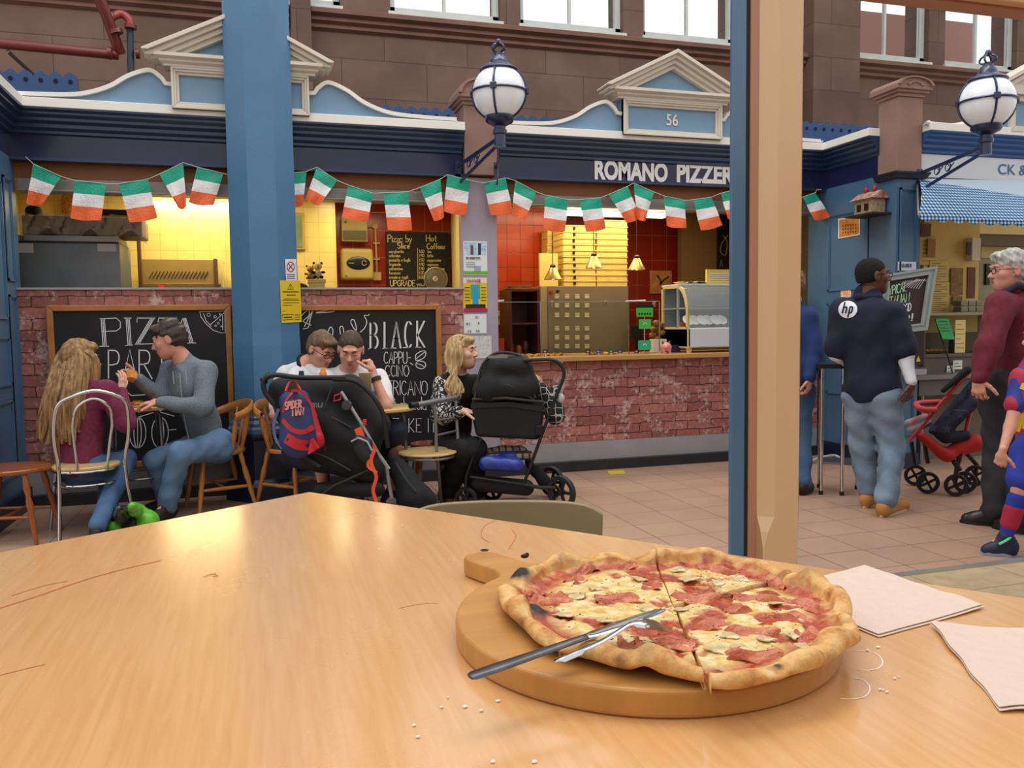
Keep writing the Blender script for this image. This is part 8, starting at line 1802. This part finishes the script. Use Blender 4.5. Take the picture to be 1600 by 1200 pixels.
# metal chair with round seat (side on)
def metal_chair():
    t = thing('metal_cafe_chair', G(690, 775), 'grey metal cafe chair with pale round seat right of the bistro table', 'chair')
    GP = mat('grey_painted_tube', '#82878b', .35, metal=.55)
    sc = D(668, 706, 5.95); 
    MB().lathe([(.001, 0), (.205, 0), (.212, .008), (.205, .02), (.001, .022)], (sc[0], sc[1], sc[2]-.01), 32).build('seat', SEATW, t, 1)
    a0, a1 = D(679, 627, 5.85), D(712, 622, 6.1); f0, f1 = G(690, 788), G(722, 768)
    MB().tube([D(648, 633, 5.7), D(676, 628, 5.83), a1, a1+np.array((.02, .02, -.02))], .019, 10).build('top_bar', GP, t, 1)
    MB().tube([D(641, 634, 5.66), D(652, 632, 5.71)], .021, 10).build('rubber_grip', BLK, t, 1)
    MB().tube([a0, D(682, 700, 5.85), f0+ZU*0], .012, 8).build('back_upright', GP, t, 1); MB().tube([a1, D(716, 700, 6.05), f1], .012, 8).build('back_upright', GP, t, 1)
    for y0, y1 in ((657, 652), (680, 673)): MB().tube([D(683, y0, 5.85), D(714, y1, 6.07)], .008, 8).build('back_rung', GP, t, 1)
    for (x, y, d), gx in (((648, 712, 5.8), (642, 790)), ((660, 705, 6.1), (655, 768))): MB().tube([D(x, y, d), G(*gx)], .012, 8).build('front_leg', GP, t, 1)
    MB().tube([sc+np.array((.19*math.cos(a), .19*math.sin(a), -.03)) for a in np.linspace(0, 2*math.pi, 21)[:-1]], .009, 6, closed=True).build('seat_ring', GP, t, 1)
metal_chair()
t = thing('side_stool', G(668, 762), 'brown wooden leg stool behind the grey metal chair', 'stool'); p = D(672, 716, 6.45); MB().lathe([(.001, 0), (.15, 0), (.155, .01), (.15, .03), (.001, .03)], (p[0], p[1], .40), 20).build('seat', PINED, t, 1)
for a in (0.4, 2.0, 3.6, 5.2): MB().tube([(p[0]+.1*math.cos(a), p[1]+.1*math.sin(a), .40), (p[0]+.17*math.cos(a), p[1]+.17*math.sin(a), 0)], .014, 8).build('leg', PINED, t, 1)

# ------------------------------------------------------------------ black stroller with backpack
def black_stroller():
    t = thing('black_stroller', G(560, 790), 'black stroller with orange trim parked in front of the two men', 'stroller'); FAB = mat('stroller_black', '#0e0f13', .75, var=.25, vscale=8, bump=.2, bscale=90)
    d0, d1 = 5.48, 5.92; prs = []
    for d in np.linspace(d0+.14, d1-.14, 3):
        prs += [rc(D(440, 610, d), D(545, 612, d), .085, .10, .05), rc(D(545, 612, d), D(590, 665, d), .10, .085, .05), rc(D(470, 640, d), D(560, 690, d), .16, .14, .06), rc(D(500, 700, d), D(580, 735, d), .13, .10, .05), rc(D(452, 690, d), D(500, 712, d), .05, .10, .05)]
    solid('seat_shell', prs, FAB, t, .013, wrink(.006, 14, 2))
    SV = mat('stroller_silver', '#9a9da2', .3, metal=.8); 
    for d in (d0, d1):
        MB().tube([D(533, 612, d), D(560, 655, d), D(592, 710, d), D(608, 733, d)], .012, 8).build('side_tube', SV, t, 1); MB().tube([D(604, 728, d), D(607, 750, d), D(612, 778, d)], .013, 8).build('front_tube', SV, t, 1)
        MB().tube([D(575, 735, d), D(520, 760, d), D(488, 785, d+.02)], .012, 8).build('rear_tube', BLK, t, 1)
        MB().tube(smooth_path([D(520, 592, d), D(560, 598, d), D(596, 640, d), D(606, 700, d)], 5), .016, 8).build('hood_rim', BLK, t, 1)
    hn = [D(540, 590, d0), D(470, 590, d0), D(430, 586, d0), D(413, 594, d0), D(414, 612, d0), D(428, 632, d0+.01)]
    MB().tube(smooth_path(hn, 5), .017, 10).build('handle', BLK, t, 1)
    MB().tube(smooth_path([D(414, 596, d0), D(411, 592, (d0+d1)/2), D(420, 586, d1)], 4), .02, 10).build('handle_grip', BLK, t, 1)
    MB().tube(smooth_path([D(428, 632, d0), D(440, 660, d0), D(462, 700, d0), D(500, 730, d0)], 4), .013, 8).build('push_tube', BLK, t, 1)
    for px, py, d in ((612, 772, d0), (612, 762, d1), (488, 776, d0), (498, 768, d1)):
        c = D(px, py, d); c[2] = .085; MB().lathe([(.001, -.02), (.055, -.02), (.08, -.018), (.085, 0), (.08, .018), (.055, .02), (.001, .02)], c, 24, CF_).build('wheel', mat('tyre_black', '#131316', .7), t, 1); MB().lathe([(.001, -.024), (.04, -.024), (.04, .024), (.001, .024)], c, 16, CF_).build('hub', SV, t)
    OR_ = mat('orange_webbing', '#e4521c', .6)
    MB().ribbon(smooth_path([D(560, 672, d0-.03), D(568, 690, d0-.04), D(582, 700, d0-.05), D(578, 712, d0-.06)], 4), .05, -CF_).build('orange_side_panel', OR_, t)
    m = MB(); m.ribbon(smooth_path([D(585, 702, d0-.10), D(580, 722, d0-.10), D(588, 745, d0-.11), D(583, 765, d0-.1), D(588, 784, d0-.1)], 5), .022, -CF_); m.ribbon(smooth_path([D(580, 712, d0-.10), D(575, 728, d0-.1), D(588, 738, d0-.12)], 4), .02, -CF_); m.build('orange_strap', OR_, t, 1)
    MB().obox(D(570, 660, d0-.03), CR_, CF_, ZU, .012, .012, .02).build('red_buckle', mat('buckle_red', '#c22820', .4), t, bevel=.003)
    m = MB(); q = [D(523, 618, d0-.10), D(533, 615, d0-.10), D(532, 624, d0-.10), D(522, 627, d0-.10)]; m.tube(q, .0045, 5, closed=True); m.build('red_loop', MATS['buckle_red'], t)
    hc_ = D(542, 633, d0-.06); MB().lathe([(.001, -.02), (.03, -.02), (.034, 0), (.03, .02), (.001, .022)], hc_, 18, -CF_).build('hinge_disc', mat('hinge_grey', '#3a3d44', .4), t, 1)
    solid('side_pouch', [rc(D(566, 700, d0-.05), D(573, 712, d0-.06), .055, .05, .02), rc(D(560, 688, d0-.05), D(574, 692, d0-.05), .035, .035, .02)], mat('pouch_grey_black', '#202127', .8), t, .01)
    MB().tube([D(549, 690, d0-.08), D(560, 684, d0-.10), D(574, 690, d0-.1), D(581, 704, d0-.1)], .006, 6).build('reflective_piping', mat('piping_grey', '#9ea1a8', .4), t, 1)
    for pts in ([(458, 606), (500, 640), (548, 668)], [(462, 700), (505, 712), (548, 735)], [(520, 600), (505, 650), (508, 705)]): MB().tube(smooth_path([D(x, y, d0+.015) for x, y in pts], 5), .006, 5).build('piped_seam', mat('seam_grey', '#33353b', .7), t, 1)
    sh = [o for o in t.children if o.name.startswith('seat_shell')]
    def wr():
        m = MB(); o = D(473, 640, d0-.12); f = lambda x, y: o+CR_*x+ZU*y; write(m, 'amu', f, 0, 0, .055, .0045, -CF_, sx=1.0, sp=.12); me = bpy.data.meshes.new('w'); m.bm.to_mesh(me); return me
    project_badge(sh, wr, -CF_, 'printed_word', mat('print_grey', '#74757c', .6), t, .004)
    solid('basket', [rc(D(500, 765, d, ), D(590, 765, d), .05, .05, .03) for d in np.linspace(d0+.08, d1-.05, 3)], FAB, t, .013)
    return t
black_stroller()
def backpack():
    t = thing('childs_backpack', D(462, 708, 5.4), 'blue and red childs backpack hanging on the back of the black stroller', 'backpack'); BL = mat('backpack_blue', '#27335f', .6, var=.15, vscale=10); RD = mat('backpack_red', '#b1222e', .5, var=.1)
    d = 5.36
    solid('bag_body', [rc(D(462, 636, d+.03), D(466, 686, d+.03), .095, .125, .04, (CF_, .62)), rc(D(450, 625, d+.03), D(470, 622, d+.03), .05, .05, .04, (CF_, .7))], BL, t, .009)
    bb = [o for o in t.children]
    solid('side_gusset', [rc(D(482, 636, d+.06), D(497, 690, d+.06), .035, .045, .02, (CF_, .9)), rc(D(488, 700, d+.05), D(497, 684, d+.05), .03, .03, .02)], RD, t, .009)
    def shp(pts, w):
        def f():
            m = MB(); Q = smooth_path([D(x, y, d-.2) for x, y in pts], 8); m.ribbon(Q, w, -CF_); me = bpy.data.meshes.new('q'); m.bm.to_mesh(me); return me
        return f
    project_badge(bb, shp([(430, 648), (436, 628), (452, 612), (470, 612), (484, 628), (494, 650)], .016), -CF_, 'red_piping', RD, t, .004)
    project_badge(bb, shp([(430, 662), (446, 676), (466, 680), (488, 668)], .03), -CF_, 'red_band', RD, t, .004); project_badge(bb, shp([(440, 692), (456, 700), (476, 702), (490, 694)], .07), -CF_, 'lower_red_panel', mat('backpack_red_bright', '#c3222e', .5), t, .004)
    def wr():
        m = MB(); o = D(434, 652, d-.2); f = lambda x, y: o+CR_*x+ZU*(y+.05*math.sin(x*14)*.3); write(m, 'SPIDER', f, .0, .03, .045, .010, -CF_, sx=.62, sp=.12, slope=0); write(m, 'MAN', f, .05, -.018, .042, .010, -CF_, sx=.7, sp=.12); me = bpy.data.meshes.new('w'); m.bm.to_mesh(me); return me
    project_badge(bb, wr, -CF_, 'printed_title', mat('title_pink_red', '#d88a80', .5), t, .006)
    MB().tube(smooth_path([D(446, 612, d+.03), D(452, 598, d+.1), D(462, 598, d+.14), D(470, 610, d+.05)], 4), .008, 6).build('hanging_loop', RD, t, 1)
    MB().ribbon(smooth_path([D(435, 640, d+.05), D(428, 660, d+.04), D(430, 684, d+.03), D(440, 700, d)], 4), .02, -CF_).build('shoulder_strap', mat('strap_blue_grey', '#4b5a86', .6), t)
backpack()
p = D(505, 592, 5.9); t = thing('sports_bottle', (p[0], p[1], p[2]-.16), 'bottle with orange cap standing in the black stroller hood pocket', 'bottle'); MB().lathe([(.03, -.16), (.034, -.1), (.034, -.02), (.02, 0), (.018, .012), (.001, .013)], p, 16).build('bottle_body', mat('bottle_blue', '#7fa6bf', .15, alpha=.85), t, 1); MB().lathe([(.024, .008), (.026, .02), (.026, .04), (.018, .055), (.014, .075), (.001, .078)], p, 14).build('orange_cap', mat('cap_orange', '#e98a24', .4), t, 1)
p = D(471, 586, 5.95); tag(MB().lathe([(.02, -.10), (.02, .0), (.016, .03), (.001, .03)], p, 12).build('blue_bottle_top', mat('navy_plastic', '#222c55', .4), smooth=True), 'small dark blue bottle top left of the orange cap on the black stroller', 'bottle')
p = G(568, 782, .0); p = np.array((p[0], p[1], .13)); tag(MB().ell(p, (.10, .10, .10), None, 24, 16).build('patterned_ball', mat('ball_swirl', '#14243c', .25, col2='#3fa06a', vscale=9, coat=.6), smooth=True), 'shiny dark ball with green and blue swirls below the black stroller', 'ball')
t = thing('black_rucksack', G(645, 790), 'black cloth bag slumped on the floor right of the stroller', 'bag')
solid('bag_body', [rc(D(622, 728, 5.75), D(645, 775, 5.7), .06, .12, .04), rc(D(645, 775, 5.7), D(672, 782, 5.68), .10, .05, .04), rc(D(612, 716, 5.8), D(622, 735, 5.75), .03, .06, .03)], mat('bag_charcoal', '#17181c', .85, var=.3, vscale=12), t, .011, wrink(.008, 22, 4)); MB().tube(smooth_path([D(618, 722, 5.66), D(634, 748, 5.6), D(650, 768, 5.58)], 4), .006, 5).build('seam', mat('seam_grey', '#33353b', .7), t)

# ---- black pram
DS[0] = 1.068
def pram():
    t = thing('black_pram', G(800, 785), 'black carrycot pram with rounded hood beside the seated woman', 'pram'); FB = mat('pram_black', '#0b0c10', .7, bump=.15, bscale=90, var=.2, vscale=6)
    d0, d1 = 5.62, 6.02; ds = np.linspace(d0+.03, d1-.03, 4)
    q = [(737, 624), (852, 630), (850, 650), (843, 688), (744, 683), (738, 655)]; MB().prism([D(x, y, d0-.02) for x, y in q], CF_*(d1-d0+.06)*1.05).build('carrycot', FB, t, 0, .028, 4)
    MB().ribbon([D(x, y, d0-.03) for x, y in ((738, 634), (795, 632), (851, 640))], .035, -CF_).build('cot_apron', mat('pram_black_sheen', '#191a20', .5), t)
    hood = []
    for d in ds: 
        k = 1-.12*(abs(d-(d0+d1)/2)/.17)**2
        hood += [rc(D(758, 612, d), D(776, 572, d), .10*k, .08*k, .05), rc(D(776, 572, d), D(812, 572, d), .08*k, .08*k, .05), rc(D(812, 572, d), D(830, 606, d), .08*k, .07*k, .05), rc(D(770, 606, d), D(820, 608, d), .12*k, .10*k, .05)]
    solid('hood', hood, FB, t, .012, wrink(.003, 18, 3))
    MB().tube(smooth_path([D(748, 618, d0-.01), D(762, 606, d0-.04), D(790, 601, d0-.05), D(815, 612, d0-.04), D(836, 626, d0-.02)], 5), .008, 6).build('hood_seam', mat('piping_black', '#24262c', .5), t, 1)
    MB().tube(smooth_path([D(742, 622, d0-.02), D(752, 574, d0-.0), D(772, 553, d0), D(800, 552, d0), D(822, 566, d0), D(836, 622, d0-.02)], 6), .010, 8).build('hood_rim', MATS['piping_black'], t, 1)
    m = MB(); m.ribbon([D(764, 558, d0-.045), D(792, 557, d0-.045)], .02, -CF_); m.build('rim_window', mat('window_pale', '#7d7a76', .6), t)
    MB().tube([D(738, 624, d0-.02), D(790, 622, d0-.05), D(848, 628, d0-.02)], .011, 8).build('cot_edge', MATS['piping_black'], t, 1)
    for d in (d0-.03, d1):
        MB().tube(smooth_path([D(818, 563, d), D(860, 562, d), D(876, 570, d), D(881, 586, d), D(872, 612, d)], 5), .013, 8).build('handle_arm', BLK, t, 1)
        MB().tube([D(872, 612, d), D(850, 670, d), D(832, 720, d), D(818, 757, d)], .0125, 8).build('frame_tube', BLK, t, 1)
        MB().tube([D(752, 684, d), D(738, 715, d), D(728, 745, d), D(727, 764, d)], .011, 8).build('front_tube', BLK, t, 1)
        MB().tube([D(818, 757, d), D(845, 762, d), D(868, 762, d)], .014, 8).build('rear_axle_arm', BLK, t, 1); MB().obox(D(843, 672, d), CR_, CF_, ZU, .025, .02, .035).build('joint', BLK, t, bevel=.006)
    MB().tube([D(876, 570, d0-.03), D(878, 568, d1)], .017, 10).build('handle_grip', mat('grip_leather', '#141316', .55), t, 1)
    MB().tube([D(735, 745, d0-.02), D(818, 757, d0-.03)], .011, 8).build('lower_tube', BLK, t, 1)
    solid('basket', [rc(D(745, 755, d), D(822, 762, d), .06, .06, .03) for d in np.linspace(d0+.05, d1-.03, 3)], FB, t, .012)
    WT_ = mat('tyre_dark_grey', '#1d1e21', .6); RM = mat('rim_black', '#101114', .4)
    ax = nrm(CR_*.92+CF_*-.38)
    for px, py, d, R_ in ((877, 761, d0-.02, .125), (862, 752, d1, .12), (768, 766, d1-.1, .09), (728, 768, d0, .085)):
        c = D(px, py, d); c[2] = R_
        a = nrm(CF_*.75+CR_*.66) if R_ > .1 else nrm(CF_+CR_*.3)
        MB().lathe([(R_*.72, -.018), (R_*.93, -.02), (R_, -.008), (R_, .008), (R_*.93, .02), (R_*.72, .018), (R_*.72, -.018)], c, 28, a, cap=False).build('tyre', WT_, t, 1)
        m = MB(); u = nrm(np.cross(a, ZU)); v = np.cross(u, a)
        for k in range(5): th = 2*math.pi*k/5; m.bar(c, c+(u*math.cos(th)+v*math.sin(th))*R_*.75, .022, .012, up=a)
        m.lathe([(.001, -.024), (.022, -.022), (.022, .022), (.001, .024)], c, 14, a); m.build('wheel_spokes', RM, t)
    # honeycomb mesh bag hanging at the handle
    def honey():
        m = bpy.data.materials.new('honeycomb_print'); m.use_nodes = True; n = m.node_tree; b = n.nodes['Principled BSDF']; b.inputs['Roughness'].default_value = .8; g = n.nodes.new('ShaderNodeNewGeometry'); v = n.nodes.new('ShaderNodeTexVoronoi'); v.feature = 'DISTANCE_TO_EDGE'; v.inputs['Scale'].default_value = 19; v.inputs['Randomness'].default_value = .35
        n.links.new(g.outputs['Position'], v.inputs['Vector']); r = n.nodes.new('ShaderNodeValToRGB'); r.color_ramp.interpolation = 'CONSTANT'; r.color_ramp.elements[0].color = lin('#a9a8a4'); r.color_ramp.elements[1].position = .045; r.color_ramp.elements[1].color = lin('#0e0f12'); n.links.new(v.outputs['Distance'], r.inputs[0]); n.links.new(r.outputs[0], b.inputs['Base Color']); return m
    solid('honeycomb_bag', [rc(D(846, 608, d), D(866, 650, d), .05, .065, .03) for d in (5.72, 5.85, 5.98)]+[rc(D(868, 608, d), D(872, 650, d), .03, .05, .03) for d in (5.72, 5.85, 5.98)], honey(), t, .011)
    tag(MB().ell(D(876, 622, 5.62), (.03, .03, .035)).build('white_baby_bottle', mat('bottle_white', '#b9b7b8', .4), smooth=True), 'whitish rounded bottle top in the honeycomb bag of the pram', 'bottle')
    tag(solid('blue_package', [rc(D(760, 724, 5.62), D(806, 726, 5.62), .055, .055, .03), rc(D(766, 716, 5.7), D(802, 714, 5.7), .04, .04, .03)], mat('package_blue', '#2b3f95', .35, var=.2, vscale=20), None, .010, wrink(.006, 40, 6)), 'shiny blue package lying in the pram basket', 'package')
    tag(solid('tartan_blanket', [rc(D(752, 708, 5.75), D(815, 706, 5.78), .045, .05, .03), rc(D(765, 712, 5.68), D(826, 712, 5.72), .03, .03, .03)], brick_mat('tartan_cloth', '#a8998c', '#8c6f68', '#3a3438', .05, .05, .008, 'xz', rough=.9, var=.2, bump=0, offset=0), None, .011, wrink(.008, 26, 2)), 'grey and cream checked blanket folded in the pram basket', 'blanket')
    tag(solid('black_cloth_bag', [rc(D(838, 735, 5.75), D(850, 752, 5.75), .04, .05, .03), rc(D(826, 722, 5.8), D(836, 740, 5.78), .03, .03, .02)], BLKF, None, .01), 'small black cloth bag behind the rear frame tube of the pram', 'bag')
pram()

# ---- red stroller
DS[0] = 1.085
def red_stroller():
    t = thing('red_stroller', G(1490, 765), 'red umbrella stroller with navy star cloth behind the men at right', 'stroller'); RDM = mat('red_frame', '#a81e22', .35, coat=.3); RC = mat('red_cloth', '#a8231f', .8, var=.12, vscale=8, bump=.3, bscale=40); NV = mat('navy_star_cloth', '#1a1b2c', .85, var=.2, vscale=10)
    d0, d1 = 5.75, 6.15
    for d in (d0, d1):
        MB().tube([D(1420, 690, d), D(1470, 630, d), D(1522, 573, d)], .014, 8).build('side_tube', RDM, t, 1); MB().tube([D(1531, 586, d), D(1512, 660, d), D(1500, 722, d)], .014, 8).build('rear_tube', RDM, t, 1)
        MB().tube([D(1490, 720, d), D(1500, 735, d)], .02, 8).build('fork', BLK, t, 1)
    P = []
    A = [(1449, 672), (1486, 630), (1523, 588)]; Bq = [(1478, 692), (1502, 680), (1520, 660)]
    for d in np.linspace(d0, d1, 5):
        P += [rc(D(1455, 674, d), D(1520, 600, d), .02, .03, .03), rc(D(1470, 676, d), D(1518, 630, d), .05, .05, .04), rc(D(1478, 685, d), D(1508, 680, d), .04, .04, .04)]
    solid('star_cloth_side', P, NV, t, .012)
    sc = [o for o in t.children if o.name.startswith('star_cloth_side')]
    for (px, py) in ((1502, 620), (1480, 645), (1501, 648), (1458, 668), (1480, 670), (1515, 640)):
        def st():
            m = MB(); c = D(px, py, d0-.3); pts = []
            for k in range(10): a = math.pi/2+k*math.pi/5; rr_ = .038 if k % 2 == 0 else .016; pts.append(c+CR_*rr_*math.cos(a)+ZU*rr_*math.sin(a))
            cv = m.bm.verts.new(c); V = [m.bm.verts.new(p) for p in pts]; [m._f([cv, V[k], V[(k+1) % 10]]) for k in range(10)]; me = bpy.data.meshes.new('s'); m.bm.to_mesh(me); return me
        project_badge(sc, st, -CF_, 'printed_star', mat('star_blue', '#3a4268', .8), t, .006)
    solid('red_seat_cloth', [rc(D(1436, 680, d), D(1480, 712, d), .025, .045, .03) for d in (d0, 5.95, d1)]+[rc(D(1480, 710, d), D(1520, 690, d), .045, .06, .04) for d in (d0+.03, 5.95, d1)]+[rc(D(1500, 700, d), D(1545, 690, d), .05, .05, .04) for d in (d0+.05, d1)], RC, t, .012, wrink(.006, 22, 3))
    solid('canopy', [rc(D(1474, 610, d), D(1512, 578, d), .02, .03, .02) for d in np.linspace(d0, d1, 5)], BLKF, t, .011)
    MB().tube(smooth_path([D(1462, 640, d0-.02), D(1444, 640, d0-.02), D(1433, 635, d0+.1), D(1436, 630, d1-.1), D(1470, 628, d1)], 5), .022, 10).build('bumper_bar', mat('bumper_red', '#c23a48', .6), t, 1)
    for px, py, d in ((1494, 748, d0), (1508, 746, d0+.10), (1524, 744, d1-.05), (1450, 738, d0+.1), (1430, 742, d1)):
        c = D(px, py, d); R_ = .085; c[2] = R_; a = nrm(CF_+CR_*.25)
        MB().lathe([(R_*.68, -.014), (R_*.93, -.016), (R_, 0), (R_*.93, .016), (R_*.68, .014), (R_*.68, -.014)], c, 24, a, cap=False).build('tyre', mat('tyre_black', '#131316', .7), t, 1); m = MB(); u = nrm(np.cross(a, ZU)); v = np.cross(u, a)
        for k in range(4): th = 2*math.pi*k/4+.5; m.bar(c, c+(u*math.cos(th)+v*math.sin(th))*R_*.72, .018, .010, up=a)
        m.build('spokes', BLK, t)
    for x, y, d in ((1450, 738, d0+.1), (1430, 742, d1)): MB().tube([D(x-6, 690, d), D(x, y-14, d)], .016, 8).build('front_post', BLK, t, 1)
    for x, d in ((1494, d0), (1524, d1)): MB().tube([D(1503, 700, d), D(x+2, 726, d), D(x, 742, d)], .018, 8).build('rear_leg', BLK, t, 1)
    tag(solid('teal_patterned_blanket', [rc(D(1420, 662, 5.9), D(1446, 652, 5.9), .035, .03, .02), rc(D(1424, 672, 5.88), D(1450, 660, 5.9), .03, .03, .02)], mat('teal_red_print', '#5aa8b0', .7, col2='#b83a3a', vscale=16), None, .009), 'teal and red patterned blanket on the front of the red stroller', 'blanket')
red_stroller()
DS[0] = 1
# ------------------------------------------------------------------ trolley stand and small floor things
t = thing('tall_metal_trolley', G(1312, 735), 'tall narrow table with dark top and chrome legs left of the man in navy polo', 'table'); Z = D(1310, 572, 6.3)[2]
p0, p1 = D(1277, 572, 6.35), D(1350, 572, 6.25); d_ = nrm((p1-p0)*np.array((1, 1, 0))); n_ = np.cross(ZU, d_); c = (p0+p1)/2; c[2] = Z
MB().obox(c+n_*.12, d_, n_, ZU, np.linalg.norm(p1-p0)/2, .17, .018).build('top', mat('trolley_top_black', '#14151a', .3), t, bevel=.004)
for u, v in ((-.13, -.02), (.02, -.02), (-.13, .26), (.15, .26)):
    q = c+d_*u+n_*v; MB().tube([(q[0], q[1], Z-.018), (q[0], q[1], .03)], .014, 10).build('leg', CHROME, t, 1); MB().lathe([(.018, 0), (.016, .03)], (q[0], q[1], 0), 10).build('rubber_foot', BLK, t)
q = c+d_*-.13; MB().bar((*(c+d_*-.13+n_*.12)[:2], .24), (*(c+d_*.15+n_*.12)[:2], .24), .24, .02).build('lower_shelf', STEEL, t)
m = MB(); m.tube(smooth_path([G(1252, 726, .02), G(1280, 716, .03), G(1306, 712, .03), G(1322, 726, .01)], 5), .012, 8); tag(m.build('white_bent_foot', mat('white_enamel', '#c9c7c2', .4), smooth=True), 'white bent metal foot on the floor right of the tan post', 'stand foot')
tag(solid('green_carrier_bag', [rc(G(214, 800, .12), G(232, 815, .08), .06, .07, .04), rc(G(206, 790, .30), G(214, 800, .12), .02, .05, .03)], mat('green_plastic', '#5fb52e', .4, var=.2, vscale=12), None, .010, wrink(.008, 30, 4)), 'bright green plastic carrier bag on floor by the hoodie man', 'bag')
tag(solid('small_green_bag', [rc(G(168, 822, .05), G(180, 826, .05), .045, .05, .03)], MATS['green_plastic'], None, .010, wrink(.008, 34, 5)), 'small crumpled green bag behind the chrome chair legs', 'bag')
tag(solid('black_shopping_bag', [rc(G(190, 806, .12), G(206, 815, .08), .07, .07, .04), rc(G(186, 795, .26), G(192, 806, .14), .02, .05, .03)], mat('black_polythene', '#1a1b1e', .3, coat=.3), None, .010, wrink(.010, 28, 7)), 'shiny black bag between the girl and the green carrier bag', 'bag')
P = [G(949, 736, .001), G(974, 735, .001), G(978, 740, .001), G(952, 741, .001)]; tag(MB().prism(P, (0, 0, .002)).build('yellow_floor_sticker', YSG), 'small yellow sticker on the tiled floor', 'sticker')
t = thing('dark_bin', (*onZ(1275, 755, 0)[:2], 0), 'dark low crate on the floor behind the tan post', 'crate'); q = onZ(1275, 752, 0); MB().box(q[0]-.2, q[0]+.1, q[1]+.35, q[1]+.6, 0, .22).build('crate_body', mat('crate_dark', '#2a1c1a', .6), t, bevel=.01)
